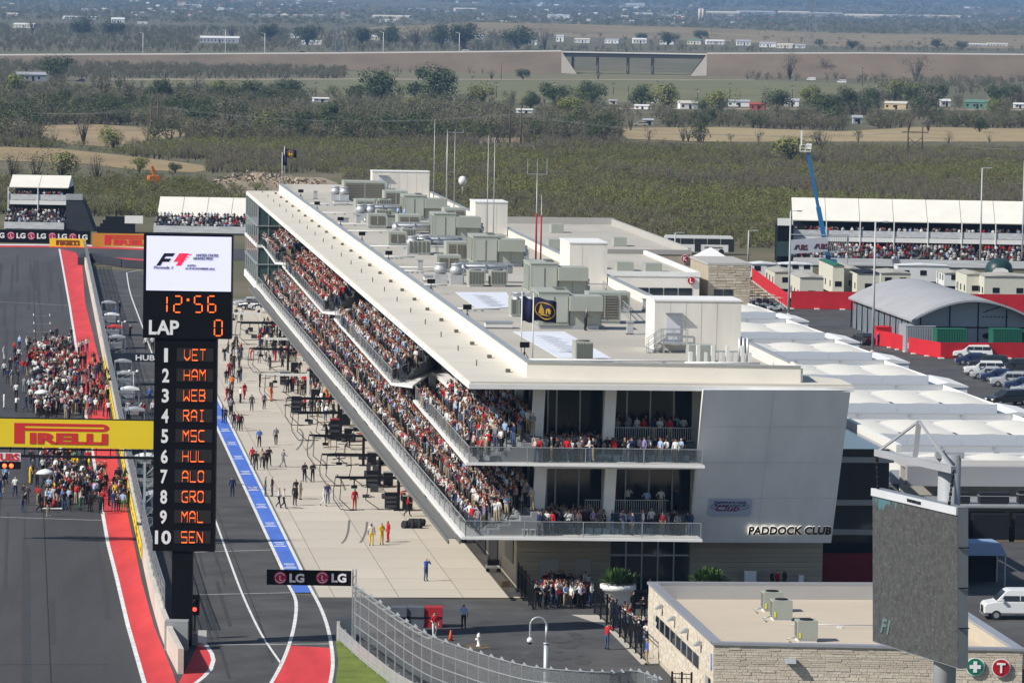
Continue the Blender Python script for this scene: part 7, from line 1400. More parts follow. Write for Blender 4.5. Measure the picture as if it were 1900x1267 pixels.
for i, (px, py, m) in enumerate(((555, 670, redp), (573, 668, redp), (668, 818, redp), (622, 752, oran), (700, 860, wr), (735, 930, redp))):
    t = thing('nose_cone', '%s racing car nose and wing on a stand %s' % (('red', 'red', 'red', 'orange', 'white', 'red')[i], ('by the far booms, left one', 'by the far booms, right one', 'right of the red-topped cabinet', 'by the orange-clad crew', 'by the third boom', 'by the nearest boom')[i]), 'car part', P(px, py), TH + .3, 'spare noses'); MB().add([(0, 0, .75), (1.3, -.12, .85), (1.3, .12, .85), (1.3, .12, 1.05), (1.3, -.12, 1.05)], [(0, 1, 4), (0, 3, 2), (0, 4, 3), (0, 2, 1), (1, 2, 3, 4)]).obj('nose', m, t); cube('wing', m, t, -.1, .4, -.85, .85, .66, .72); cube('stand', dark, t, .5, .8, -.2, .2, 0, .72)
for lab, px, py in (('white cone-shaped pit bollard, left of two by the orange car part', 590, 764), ('white cone-shaped pit bollard, right of two by the orange car part', 598, 768)):
    t = thing('bollard', lab, 'bollard', P(px, py)); MB().lathe([(.2, 0), (.2, .1), (.14, .15), (.13, 1.5), (.05, 1.6)], 0, 0, 12).obj('column', wr, t)
t = thing('wheelbarrow_kit', 'small white and black kit trolley by the garage wall', 'trolley', P(914, 1060), TH); cube('tray', white, t, -.5, .5, -.4, .4, .3, .5); cube('load', dark, t, -.4, .45, -.3, .3, .5, .9)
for s in (-.4, .4): MB().cyl((s, -.45, .15), (s, -.38, .15), .15, n=10).obj('wheel', tyre, t)
t = thing('cardboard_box', 'brown cardboard box by the garage wall corner', 'box', P(938, 1088), TH); cube('carton', M('cardboard', (.35, .22, .11), .9, .1), t, -.3, .3, -.2, .2, 0, .4); cube('flap', MATS['cardboard'], t, -.3, .3, -.35, -.2, .38, .41)
# ================================================================== country behind the circuit
def proj(X, Y, Z):
    c, s = math.cos(PITCH), math.sin(PITCH); z = Z - CH; yy = Y * c - z * s; zz = Y * s + z * c; dx, dy = X / yy * F, -zz / yy * F
    return 950 + dx * math.cos(ROLL) - dy * math.sin(ROLL), 633.5 + dx * math.sin(ROLL) + dy * math.cos(ROLL)
def inside(p, poly_):
    x, y = p; c = False; n = len(poly_)
    for i in range(n):
        (xa, ya), (xb, yb) = poly_[i], poly_[i - 1]
        if (ya > y) != (yb > y) and x < (xb - xa) * (y - ya) / (yb - ya) + xa: c = not c
    return c
FIELDS = [('dry_field', [(-60, 271), (110, 276), (231, 289), (300, 297), (372, 306), (400, 314), (360, 320), (240, 314), (163, 304), (60, 300), (-60, 297)], (.30, .22, .115)), ('dry_field', [(58, 233), (180, 231), (345, 243), (345, 252), (200, 272), (130, 268), (64, 247)], (.31, .23, .13)), ('dry_field', [(1140, 238), (1330, 236), (1560, 244), (1700, 236), (1960, 240), (1960, 263), (1560, 263), (1300, 263), (1165, 258)], (.34, .26, .14)),
    ('green_field', [(150, 163), (240, 149), (640, 148), (1000, 150), (1420, 149), (1640, 158), (1560, 181), (1400, 190), (1000, 191), (640, 180), (520, 162)], (.16, .155, .075)), ('green_field', [(640, 133), (1000, 130), (1340, 136), (1400, 148), (640, 147)], (.17, .155, .08)), ('dirt_track', [(200, 147), (640, 146.5), (1400, 148.4), (1400, 149.6), (640, 148.4), (200, 149)], (.34, .28, .20)), ('dirt_track', [(1000, 200), (1900, 203), (1900, 206), (1000, 203)], (.3, .24, .17)), ('bare_ground', [(400, 336), (470, 326), (600, 330), (640, 345), (520, 356), (420, 350)], (.30, .24, .17)), ('dry_field', [(880, 258), (1000, 255), (1010, 262), (890, 266)], (.28, .2, .13)), ('dry_field', [(640, 243), (800, 240), (810, 247), (650, 250)], (.24, .18, .12))]
for nm, pg_, c in FIELDS:
    struct(nm, MB().sheet([P(*p)[:2] for p in pg_], 0), two_tone(nm + '_%d' % int(c[0] * 1000), tuple(x * .75 for x in c), c, tuple(x * 1.2 for x in c), .03), .0 if nm != 'dirt_track' else .06)
# highway on its embankment, with a gap for the bridge
HZ = 11.0
tops = [(-120, 104), (300, 102), (640, 100), (1042, 98.4), (1312, 98.6), (1600, 100), (2020, 104)]
tw = [Q(x, y, 2950.0) for x, y in tops]; HZ = (tw[3].z + tw[4].z) / 2; tw[3].z = tw[4].z = HZ; emb = two_tone('embankment_grass', (.135, .105, .072), (.17, .13, .09), (.20, .155, .11), .03); hwm = M('highway_concrete', (.72, .69, .64), .9, .05, .02)
def toward(p, d): v = Vector((p.x, p.y)).normalized() * d; return Vector((p.x - v.x, p.y - v.y, 0))
for seg in (tw[:4], tw[4:]):
    e = MB(); n = len(seg); A = [toward(p, 34) for p in seg]; B = [p.copy() for p in seg]; C = [toward(p, -16) for p in seg]; D = [toward(p, -60) for p in seg]
    vs = [(p.x, p.y, -.02) for p in A] + [tuple(p) for p in B] + [(p.x, p.y, q_.z) for p, q_ in zip(C, B)] + [(p.x, p.y, 0) for p in D]
    e.add(vs, [(r * n + i, r * n + i + 1, (r + 1) * n + i + 1, (r + 1) * n + i) for r in range(3) for i in range(n - 1)]); struct('highway_embankment', e, emb)
    rd = MB().strip([(p.x, p.y, p.z + .05) for p in B], [(p.x, p.y, q_.z + .05) for p, q_ in zip(C, B)], 0); struct('highway', rd, hwm)
    gr2 = MB()
    for a, b in zip(B, B[1:]): gr2.bar((a.x, a.y, a.z + .45), (b.x, b.y, b.z + .45), .4, .9)
    struct('highway_barrier', gr2, hwm)
a, b = tw[3], tw[4]; BR = thing('road_bridge', 'long concrete road bridge on paired piers far behind the circuit', 'bridge', (0, 0, 0)); d = (b - a); ng_ = d.length
bwn = Vector((d.y, -d.x, 0)).normalized(); bwn = -bwn if bwn.y < 0 else bwn
MB().prism([tuple(p)[:2] for p in (a, b, b + bwn * 16, a + bwn * 16)], HZ - .6, HZ + .04).obj('deck', hwm, BR); MB().prism([tuple(p)[:2] for p in (a + bwn * .5, b + bwn * .5, b + bwn * 15, a + bwn * 15)], HZ - 3.2, HZ - .62).obj('girder', M('underdeck_dark', (.055, .05, .045), .9, .1), BR)
for f_ in (.08, .25, .46, .63):
    for k in (4, 12): c = a + d * f_ + bwn * k; MB().cyl((c.x, c.y, 0), (c.x, c.y, HZ - 3.2), .85, n=8).obj('pier', MATS['underdeck_dark'] if k > 8 else M('pier_concrete', (.2, .18, .16), .9, .1), BR)  # rear piers take the dark tone: under-deck shade put into the colour
    c = a + d * f_; MB().bar(c + bwn * 1 - Vector((0, 0, 3.7)), c + bwn * 14 - Vector((0, 0, 3.7)), 1.2, 1.0).obj('pier_cap', MATS['pier_concrete'], BR)
for p, s in ((a, 1), (b, -1)):
    q = toward(p, 34); u = d.normalized() * s; MB().add([(p.x, p.y, HZ), (p.x + u.x * 10, p.y + u.y * 10, 0), (q.x + u.x * 10, q.y + u.y * 10, 0), (q.x, q.y, .3), (p.x + bwn.x * 16, p.y + bwn.y * 16, HZ), (p.x + bwn.x * 16 + u.x * 10, p.y + bwn.y * 16 + u.y * 10, 0)], [(0, 1, 2, 3), (0, 4, 5, 1), (3, 2, 1, 0), (1, 5, 4, 0)]).obj('abutment', M('abutment_concrete', (.34, .30, .25), .9, .1), BR)
cr_ = [(560, 62), (700, 52), (868, 42), (1000, 43.5), (1270, 51), (1555, 63), (1750, 65), (1990, 68)]
rg = MB(); A = [T(x, y + (24 if i else 6)) for i, (x, y) in enumerate(cr_)]; B = [Q(x, y, 5200) for x, y in cr_]; C = [Vector((p.x * 1.1, 6300, gz(6300) - 2)) for p in B]; n = len(A)
rg.add([tuple(p) for p in A] + [tuple(p) for p in B] + [tuple(p) for p in C], [(r * n + i, r * n + i + 1, (r + 1) * n + i + 1, (r + 1) * n + i) for r in range(2) for i in range(n - 1)], 0, True); struct('grass_ridge', rg, two_tone('ridge_grass', (.16, .125, .07), (.23, .18, .105), (.28, .22, .13), .01))
hs = [(1262, 203, 34, 16, 'white', 'cream', 'white mobile home hidden by the trees left of the utility pole'), (1350, 198, 40, 13, 'white', 'grey', 'white mobile home left of the red one'), (1391, 204, 28, 14, 'red', 'red', 'red shed between the mobile homes'), (1454, 198, 28, 15, 'white', 'grey', 'pale mobile home right of the red shed'), (1641, 203, 40, 15, 'tan', 'cream', 'yellow-tan house in the middle wood'), (1790, 202, 43, 17, 'green', 'green', 'green gabled house near the right edge'), (1583, 230, 17, 16, 'grey', 'grey', 'small grey house at the wood edge'), (1746, 198, 18, 14, 'white', 'white', 'narrow white house left of the green one'), (1177, 203, 26, 9, 'white', 'white', 'long low white trailer in the middle wood'), (1194, 232, 18, 12, 'grey', 'grey', 'small grey shed above the right dry field'), (960, 210, 28, 8, 'white', 'white', 'white canopy shed beside the twin power poles'), (582, 189, 28, 8, 'white', 'white', 'white camper left of the big dark oak'), (34, 151, 52, 17, 'grey', 'grey', 'grey-roofed house at the left edge'), (1882, 201, 18, 10, 'white', 'white', 'white shed at the right edge'), (1208, 192, 12, 8, 'white', 'grey', 'tiny white shed amid dark trees'), (1130, 193, 14, 8, 'cream', 'grey', 'cream shed by the dark trees'),
    (1032, 78, 14, 13, 'white', 'grey', 'white trailer first from left above the bridge'), (1066, 80, 28, 9, 'white', 'cream', 'long white trailer above the bridge, second from left'), (1122, 81, 26, 9, 'white', 'grey', 'white trailer above the bridge, third from left'), (1175, 81, 25, 10, 'white', 'white', 'white trailer above the bridge, fourth from left'), (1224, 83, 26, 11, 'white', 'grey', 'white trailer above the bridge, fifth from left'), (1275, 83, 26, 10, 'cream', 'green', 'cream green-roofed trailer right of the bridge'), (1311, 83, 33, 9, 'white', 'white', 'bright white long trailer right of the bridge'), (1367, 85, 26, 11, 'white', 'grey', 'white trailer above the right bridge end'), (1409, 88, 31, 10, 'white', 'grey', 'white house with grey gable right of the bridge'), (1441, 90, 30, 9, 'cream', 'cream', 'cream trailer left of the lattice tower'), (1472, 90, 22, 8, 'white', 'grey', 'white trailer beside the lattice tower'), (1794, 87, 35, 6, 'grey', 'white', 'low grey shed on the right ridge'), (1832, 87, 38, 7, 'white', 'cream', 'low white barn on the right ridge'),
    (371, 80, 72, 13, 'grey', 'white', 'long white-roofed barn above the highway'), (560, 83, 36, 8, 'white', 'white', 'open white-roofed shelter above the highway'), (540, 71, 15, 8, 'white', 'grey', 'small white house behind the shelter'), (207, 44, 24, 11, 'white', 'white', 'white box house in the far left hamlet'), (10, 33, 22, 9, 'cream', 'cream', 'cream house at the far left corner'), (24, 52, 40, 9, 'cream', 'white', 'cream barn at the far left'), (120, 36, 60, 6, 'white', 'white', 'long low white roof in the far left hamlet'), (255, 45, 18, 4, 'white', 'white', 'tiny white trailer on the far green field'), (820, 74, 18, 8, 'white', 'grey', 'white house between dark trees above the highway'), (690, 74, 14, 8, 'cream', 'white', 'pale house above the highway left of the trees'), (880, 72, 18, 7, 'white', 'grey', 'white house right of the dark trees above the highway'), (980, 84, 16, 9, 'white', 'grey', 'white house just left of the bridge')]
# ------------------------------------------------------------------ plants
def leaf_mat(name, cols, rough=.9):
    m = bpy.data.materials.new(name); m.use_nodes = True; N = m.node_tree.nodes; L = m.node_tree.links; b = N['Principled BSDF']; b.inputs['Roughness'].default_value = rough; b.inputs['Specular IOR Level'].default_value = .05
    oi = N.new('ShaderNodeObjectInfo'); r = N.new('ShaderNodeValToRGB'); e = r.color_ramp.elements
    while len(e) < len(cols): e.new(.5)
    for i, c in enumerate(cols): e[i].position = i / (len(cols) - 1); e[i].color = (*c, 1)
    L.new(oi.outputs['Random'], r.inputs[0]); tc = N.new('ShaderNodeTexCoord'); nz = N.new('ShaderNodeTexNoise'); nz.inputs['Scale'].default_value = 9; L.new(tc.outputs['Object'], nz.inputs['Vector']); mr = N.new('ShaderNodeMapRange'); mr.inputs[1].default_value = .3; mr.inputs[2].default_value = .7; mr.inputs[3].default_value = .6; mr.inputs[4].default_value = 1.45; L.new(nz.outputs[0], mr.inputs[0])
    mx = N.new('ShaderNodeMix'); mx.data_type = 'RGBA'; mx.blend_type = 'MULTIPLY'; mx.inputs[0].default_value = 1; L.new(r.outputs[0], mx.inputs[6]); L.new(mr.outputs[0], mx.inputs[7]); L.new(mx.outputs[2], b.inputs['Base Color']); return m
olive = leaf_mat('scrub_leaf', [(.130, .142, .046), (.155, .168, .055), (.145, .13, .07), (.175, .18, .068), (.17, .145, .095)]); wood_ = leaf_mat('wood_leaf', [(.105, .115, .05), (.155, .14, .095), (.12, .125, .055), (.18, .16, .115), (.09, .105, .05)]); oakl = leaf_mat('oak_leaf', [(.06, .08, .038), (.075, .095, .042), (.065, .075, .038)]); bare = leaf_mat('bare_twig', [(.185, .165, .115), (.215, .19, .14), (.155, .14, .095)]); brt = leaf_mat('pale_leaf', [(.18, .20, .06), (.21, .215, .08), (.155, .17, .055)]); bark = M('bark', (.10, .08, .06), .95, .2, 3)
def plant(seed, n, leaf, shape=(1, 1, .8), base=.15, twigs=8, lobes=7):   # unit-high plant: crown of small leaf faces grouped in lobes
    r = random.Random(seed); mb = MB(); cl = []
    for _ in range(lobes): a = r.uniform(0, 6.283); q = r.uniform(.05, .36); cl.append((q * math.cos(a) * shape[0], q * math.sin(a) * shape[1], base + .2 + r.uniform(0, .5) * shape[2], r.uniform(.14, .26)))
    for _ in range(n):
        cx, cy, cz, cr2 = r.choice(cl); v = Vector((r.gauss(0, 1), r.gauss(0, 1), r.gauss(0, .9))).normalized() * cr2 * r.uniform(.55, 1.08); p = Vector((cx, cy, cz)) + v
        if p.z < .02: p.z = r.uniform(.02, .1)
        nn = (v.normalized() + Vector((r.uniform(-.7, .7), r.uniform(-.7, .7), r.uniform(-.3, .9)))).normalized(); u = nn.cross(Vector((r.random(), r.random(), r.random()))).normalized(); w_ = nn.cross(u); s = leaf * r.uniform(.6, 1.4)
        mb.add([p - u * s, p + w_ * s * .6, p + u * s, p - w_ * s * .6], [(0, 1, 2, 3)])
    tw_ = MB()
    for _ in range(twigs): cx, cy, cz, q = r.choice(cl); tw_.cyl((r.uniform(-.02, .02), r.uniform(-.02, .02), 0), (cx * .8, cy * .8, cz), .018, .006, 4, 1, False)
    return mb, tw_
def variants(nm, k, n, leaf, mat, **kw):
    out = []
    for i in range(k):
        a, t_ = plant(hash((nm, 0)) * 0 + i * 7 + len(nm), n, leaf, **kw); o = len(a.v); a.v += t_.v; a.f += [tuple(j + o for j in f) for f in t_.f]; a.m += [1] * len(t_.f); a.s += t_.s; out.append(bpy.data.objects.new(nm + '_shape', a.mesh(nm, [mat, bark])))
    return out
v_scrub = variants('scrub', 6, 280, .032, olive, shape=(1.5, 1.5, .7), base=.0); v_wood = variants('wood', 6, 320, .03, wood_, shape=(1.2, 1.2, .9), base=.08); v_bare = variants('bare', 4, 240, .016, bare, shape=(1.1, 1.1, 1), base=.12, twigs=22); v_far = variants('far', 5, 140, .05, wood_, shape=(1.6, 1.6, .6), base=0, twigs=0)
lr = random.Random(9)
KEEP = [(a[0], a[0] + a[2], a[1] - a[3], a[1]) for a in hs] + [(1040, 1312, 98, 128), (1170, 1215, 222, 236), (1700, 1720, 224, 234), (130, 160, 147, 154), (1545, 1580, 148, 156), (1490, 1520, 143, 151), (1615, 1650, 74, 84)]
def blocked(px, py): return any(inside((px, py), f[1]) for f in FIELDS)
def sow(n, Y0, Y1, test, smin, smax, z=None, wf=.15):
    out = []; k = 0
    while len(out) < n and k < n * 12:
        k += 1; Y = math.sqrt(lr.uniform(Y0 * Y0, Y1 * Y1)); X = lr.uniform(-wf, wf) * Y; Z = gz(Y) - .05; px, py = proj(X, Y, Z)
        if py < -40 or not test(px, py, X, Y): continue
        sc_ = lr.uniform(smin, smax) * lr.uniform(.8, 1.25); hp = sc_ * .95 * F / Y; wp_ = hp * .6
        if Y < 5200 and any(a - wp_ < px < b + wp_ and py - hp < d_ - .25 * (d_ - c_) and py > c_ for a, b, c_, d_ in KEEP): continue
        if Y < 3000 and (blocked(px, py - hp * .8) or blocked(px, py - hp * .4)) and lr.random() < .9: continue
        out.append((X, Y, Z, lr.uniform(0, 6.283), sc_))
    return out
def clear_of_circuit(X, Y): lx_, ly_ = WL((X, Y)); return ly_ > (575 if lx_ < 40 else 485)
def near(px, py, X, Y): return clear_of_circuit(X, Y) and py > 262 - (8 if px > 1100 else 0) and not blocked(px, py) and not (px < 380 and 296 < py < 335 and lr.random() < .88) and not (380 < px < 640 and 322 < py < 352)
def patch(X, Y): return math.sin(X * .045 + 2 * math.sin(Y * .012)) + math.sin(Y * .021 + X * .018) + .7 * math.sin(X * .11 + Y * .05)
n_ol = lambda a, b, X, Y: near(a, b, X, Y) and lr.random() < .72 + .28 * patch(X, Y); n_gr = lambda a, b, X, Y: near(a, b, X, Y) and lr.random() < .25 - .5 * patch(X, Y); n_br = lambda a, b, X, Y: near(a, b, X, Y) and lr.random() < .1 + .5 * patch(Y * .7, X * 1.4)
v_brt = variants('brush', 4, 280, .03, brt, shape=(1.4, 1.4, .7), base=.0); v_oak = variants('oakwood', 5, 420, .028, oakl, shape=(1.25, 1.25, .8), base=.05)
scatter('scrub', sow(14500, 730, 1420, n_ol, 1.3, 3.4), v_scrub, 'dense olive scrub between the circuit and the dry fields', 'scrub'); scatter('scrub', sow(2600, 730, 1420, n_br, 1.5, 3.8), v_brt, 'brighter green bushes in patches of the near scrub', 'scrub')
scatter('scrub', sow(6000, 730, 1420, n_gr, 1.6, 3.9), v_bare, 'grey leafless bushes scattered through the near scrub', 'scrub')
def mid(px, py, X, Y): return 176 < py < 266 and not blocked(px, py)
scatter('woodland', sow(900, 1330, 2250, lambda a, b, X, Y: mid(a, b, X, Y) and patch(X * .6, Y * .5) > .3, 6, 10.5), v_oak, 'dark evergreen clumps in the middle woodland', 'woodland'); scatter('woodland', sow(7400, 1330, 2250, mid, 2.8, 7.0), v_wood, 'dense mixed woodland behind the dry fields', 'woodland'); scatter('woodland', sow(3000, 1330, 2250, mid, 3.6, 6.8), v_bare, 'grey leafless trees through the middle woodland', 'woodland')
def edge(px, py, X, Y): return (px < 640 and 118 + .01 * px < py < 147) or (px < 560 and 147 <= py < 178 and not blocked(px, py)) or (px > 1310 and 108 < py < 176 and not blocked(px, py) and lr.random() < .4) or (640 < px < 1000 and 135 < py < 147 and lr.random() < .12)
scatter('woodland', sow(2200, 2000, 3000, edge, 3, 5.5), v_wood, 'tree belts along the fields before the highway', 'woodland'); scatter('woodland', sow(900, 2000, 3000, edge, 3, 5.5), v_bare, 'bare grey trees along the fields before the highway', 'woodland')
def beyond(px, py, X, Y): return py < 97 and not (px > 1000 and 60 < py < 92 and lr.random() < .82) and not (py < 60 and px > 700 and py > 42 + max(0, (px - 868) * .02)) and lr.random() < (.95 if px < 1000 else .6)
scatter('woodland', sow(4100, 3150, 5000, beyond, 3.5, 7, wf=.16), v_wood, 'wooded farmland beyond the highway', 'woodland')
scatter('far_woods', sow(9000, 5600, 12000, lambda a, b, c, d_: lr.random() < .9, 6, 12, wf=.155), v_far, 'hazy woods on the far plain', 'woods'); scatter('far_woods', sow(9000, 12000, 41000, lambda a, b, c, d_: True, 14, 34, wf=.155), v_far, 'blue hazy woods near the skyline', 'woods')
# trees that stand out: foot of the tree, height in photo pixels, kind
TREE = {}
for i in range(4): TREE[('oak', i)] = plant(40 + i, 2400, .026, (1.2, 1.2, .8), .10, 14, 16)
for i in range(3): TREE[('grey', i)] = plant(60 + i, 800, .016, (1.0, 1.0, 1), .16, 40, 12)
for i in range(3): TREE[('pale', i)] = plant(80 + i, 1500, .026, (1.1, 1.1, .8), .1, 16, 10)
TM = {k: (a.mesh('crown', {'oak': oakl, 'grey': bare, 'pale': brt}[k[0]]), MB().cyl((0, 0, 0), (.01, 0, .32), .035, .02, 7).add(b_.v, b_.f).mesh('trunk', bark)) for k, (a, b_) in TREE.items()}
trees = [(690, 190, 50, 'oak', 1.25), (800, 190, 58, 'oak', 1.1), (530, 184, 32, 'oak', 1.6), (365, 190, 42, 'grey', 1), (410, 190, 36, 'pale', 1), (462, 192, 36, 'oak', .9), (105, 150, 40, 'oak', 1), (30, 185, 42, 'pale', .8), (190, 195, 46, 'grey', 1), (240, 195, 40, 'grey', 1.1), (300, 196, 42, 'oak', .9), (375, 245, 40, 'oak', 1), (500, 252, 40, 'pale', 1), (420, 250, 56, 'grey', 1), (560, 235, 40, 'grey', 1), (620, 240, 44, 'oak', .9), (985, 200, 26, 'oak', .8), (1030, 195, 36, 'oak', 1.1), (1100, 196, 40, 'oak', .9), (1080, 190, 26, 'pale', 1), (1190, 200, 36, 'oak', 1), (1235, 210, 46, 'pale', .9), (1300, 222, 44, 'oak', 1), (1335, 215, 40, 'pale', 1), (1440, 206, 36, 'oak', 1), (1500, 204, 38, 'pale', .9), (1530, 222, 40, 'oak', 1.2), (1570, 212, 42, 'oak', .9), (1612, 205, 36, 'oak', .8), (1660, 188, 36, 'pale', 1.1), (1700, 198, 34, 'oak', 1.1), (1735, 196, 36, 'oak', .9), (1855, 195, 32, 'oak', 1.1), (1635, 232, 30, 'grey', 1.1), (1690, 220, 28, 'oak', 1), (1760, 225, 34, 'oak', 1), (1845, 215, 28, 'pale', 1), (1885, 218, 26, 'oak', 1), (40, 265, 34, 'grey', 1.1), (75, 272, 32, 'grey', 1), (155, 268, 46, 'grey', .9), (210, 280, 40, 'pale', 1), (20, 330, 40, 'grey', 1), (65, 338, 46, 'grey', 1.1), (115, 335, 46, 'pale', 1.1), (180, 340, 44, 'grey', .9), (258, 322, 26, 'pale', 1.1), (325, 322, 18, 'oak', 1), (975, 262, 24, 'grey', 1), (1040, 262, 22, 'grey', 1), (1465, 305, 44, 'pale', 1.3), (1520, 285, 40, 'grey', 1.2), (1760, 270, 20, 'grey', 1),
    (1355, 138, 30, 'oak', .9), (1420, 140, 34, 'grey', 1), (1465, 148, 42, 'grey', .9), (1530, 145, 32, 'grey', 1), (1610, 140, 28, 'oak', 1), (1650, 138, 30, 'oak', .8), (1700, 150, 40, 'grey', 1.2), (1840, 136, 22, 'oak', 1), (705, 148, 16, 'pale', 1.3), (785, 146, 18, 'oak', 1), (912, 148, 16, 'grey', 1), (970, 148, 17, 'oak', 1), (1110, 148, 16, 'grey', 1), (860, 92, 44, 'oak', 1), (820, 90, 40, 'oak', 1), (770, 88, 36, 'grey', 1), (720, 86, 34, 'oak', 1), (670, 84, 30, 'oak', 1), (960, 92, 38, 'oak', 1.2), (1010, 92, 34, 'grey', 1), (570, 84, 34, 'oak', 1), (500, 78, 30, 'oak', 1), (430, 72, 26, 'grey', 1), (150, 68, 30, 'oak', 1.1), (60, 62, 24, 'grey', 1), (210, 70, 26, 'oak', 1), (1240, 84, 22, 'oak', 1.2), (1190, 78, 14, 'oak', 1), (1300, 74, 15, 'oak', 1.2), (1520, 86, 12, 'oak', 1), (1580, 92, 15, 'oak', 1), (1740, 90, 15, 'oak', 1.2), (1785, 93, 14, 'oak', 1)]
tq = random.Random(62)
for k in range(34): trees.append((tq.uniform(10, 1890), tq.uniform(196, 246), tq.uniform(20, 40), tq.choice(('oak', 'pale', 'grey', 'oak', 'pale')), tq.uniform(.85, 1.3)))
trees = [t_ for t_ in trees if not any(a - 10 < t_[0] < b + 10 and t_[1] > d_ - 2 and t_[1] - t_[2] * 1.3 < d_ for a, b, c_, d_ in KEEP[:16]) or t_[1] < 190]
area = lambda px, py: 'beyond the highway' if py < 97 else 'below the highway bank' if py < 160 else 'in the middle wood' if py < 235 else 'by the dry fields' if py < 290 else 'in the scrub'
cnt = {}
for i, (px, py, h, kd, wd) in enumerate(sorted(trees)):
    q = T(px, py); hm = h * q.y / F * 1.4; key = (kd, area(px, py)); cnt[key] = cnt.get(key, 0) + 1
    t = thing('tree', '%s %s, %s such from the left' % ({'oak': 'dark evergreen tree', 'grey': 'grey leafless tree', 'pale': 'pale green bushy tree'}[kd], area(px, py), ORD[cnt[key] - 1]), 'tree', q, lr.uniform(0, 6), 'trees behind the circuit'); v = lr.randrange(4 if kd == 'oak' else 3); a, b_ = TM[(kd, v)]
    mk('crown', a, t, (0, 0, 0), 0, (hm * wd * 1.15, hm * wd * 1.15, hm)); mk('trunk', b_, t, (0, 0, 0), 0, (hm * wd, hm * wd, hm))
# houses, sheds and trailers out there
HC = {'white': (.70, .70, .68), 'red': (.33, .08, .06), 'tan': (.50, .40, .24), 'green': (.12, .22, .17), 'grey': (.36, .37, .40), 'cream': (.58, .54, .45)}
def house(label, px, py, wpx, hpx, c, roof='grey', dpt=.7, g_='houses behind the circuit', name='house', cat='house'):
    q = T(px, py); s = q.y / F; w_, h_ = wpx * s, hpx * s; t = thing(name, label, cat, q, lr.uniform(-.25, .25), g_); d_ = w_ * dpt; wm_ = M('siding_' + c, HC[c], .8, .06); rm_ = M('roofing_' + roof, HC[roof], .7, .06)
    cube('wall', wm_, t, 0, w_, 0, d_, 0, h_ * .72); MB().extr([(-.3, -.3, h_ * .72), (-.3, d_ + .3, h_ * .72), (-.3, d_ / 2, h_)], (w_ + .6, 0, 0)).obj('roof', rm_, t)
    for k in range(max(1, int(w_ / 3.2))): cube('window', glassd, t, .7 + k * 3.1, 1.7 + k * 3.1, -.05, 0, h_ * .25, h_ * .52)
    cube('door', dark, t, w_ * .5, w_ * .5 + .9, -.06, -.01, 0, h_ * .55)
for px, py, wd, hh, c, rf, lab in hs: house(lab, px, py, wd, hh, c, rf)
for i, (px, py, wd, hh, c) in enumerate([(455, 31, 60, 5, 'cream'), (520, 32, 60, 5, 'cream'), (590, 33, 58, 6, 'cream'), (690, 37, 70, 9, 'cream'), (1015, 37, 42, 10, 'white'), (1175, 29, 36, 5, 'white'), (1215, 30, 60, 4, 'cream'), (1312, 30, 60, 9, 'cream'), (1372, 29, 70, 9, 'white'), (1445, 29, 60, 8, 'cream'), (1506, 31, 60, 8, 'cream'), (1568, 34, 70, 8, 'cream'), (1640, 32, 70, 5, 'white'), (1712, 33, 70, 5, 'cream'), (1160, 14, 36, 8, 'cream'), (845, 22, 40, 7, 'cream'), (760, 20, 30, 5, 'white'), (1790, 20, 30, 7, 'white'), (150, 20, 30, 4, 'white'), (330, 12, 40, 4, 'cream')]):
    house('pale warehouse on the hazy far plain, %s in the list from left' % ORD[i] if False else 'pale %s warehouse on the hazy far plain, %s from left' % (c, ORD[sorted([455, 520, 590, 690, 1015, 1175, 1215, 1312, 1372, 1445, 1506, 1568, 1640, 1712, 1160, 845, 760, 1790, 150, 330]).index(px)]), px, py, wd, hh, c, c if i % 2 else 'grey', .4, 'warehouses on the far plain', 'warehouse', 'warehouse')
q = T(1298, 40); s = q.y / F; t = thing('silo', 'pair of pale concrete silos on the far plain', 'silo', q)
for k in range(2): MB().cyl((k * 6 * s, 0, 0), (k * 6 * s, 0, 23 * s), 2.8 * s, n=10).obj('silo_drum', conc2, t)
# scattered far town roofs
tp = []
for k in range(260):
    px = lr.choice((lr.uniform(240, 660), lr.uniform(0, 1900), lr.uniform(700, 1300))); py = lr.uniform(-4, 30) if px < 700 else lr.uniform(4, 48); q = T(px, py)
    if q.y > 5800: tp.append((q.x, q.y, q.z, lr.uniform(-.4, .4), q.y / F * lr.uniform(2.0, 4.5)))
hv_ = []
for i, (c, r) in enumerate((('white', 'white'), ('cream', 'red'), ('tan', 'cream'), ('white', 'grey'))):
    hv_.append(bpy.data.objects.new('roof_shape', MB().box(-1, 1, -.6, .6, 0, .8).extr([(-1.05, -.65, .8), (-1.05, .65, .8), (-1.05, 0, 1.2)], (2.1, 0, 0), 1).mesh('far_house', [M('siding_' + c, HC[c]), M('roofing_' + r, HC[r])])))
scatter('far_town', tp, hv_, 'specks of far town houses under the skyline', 'town')
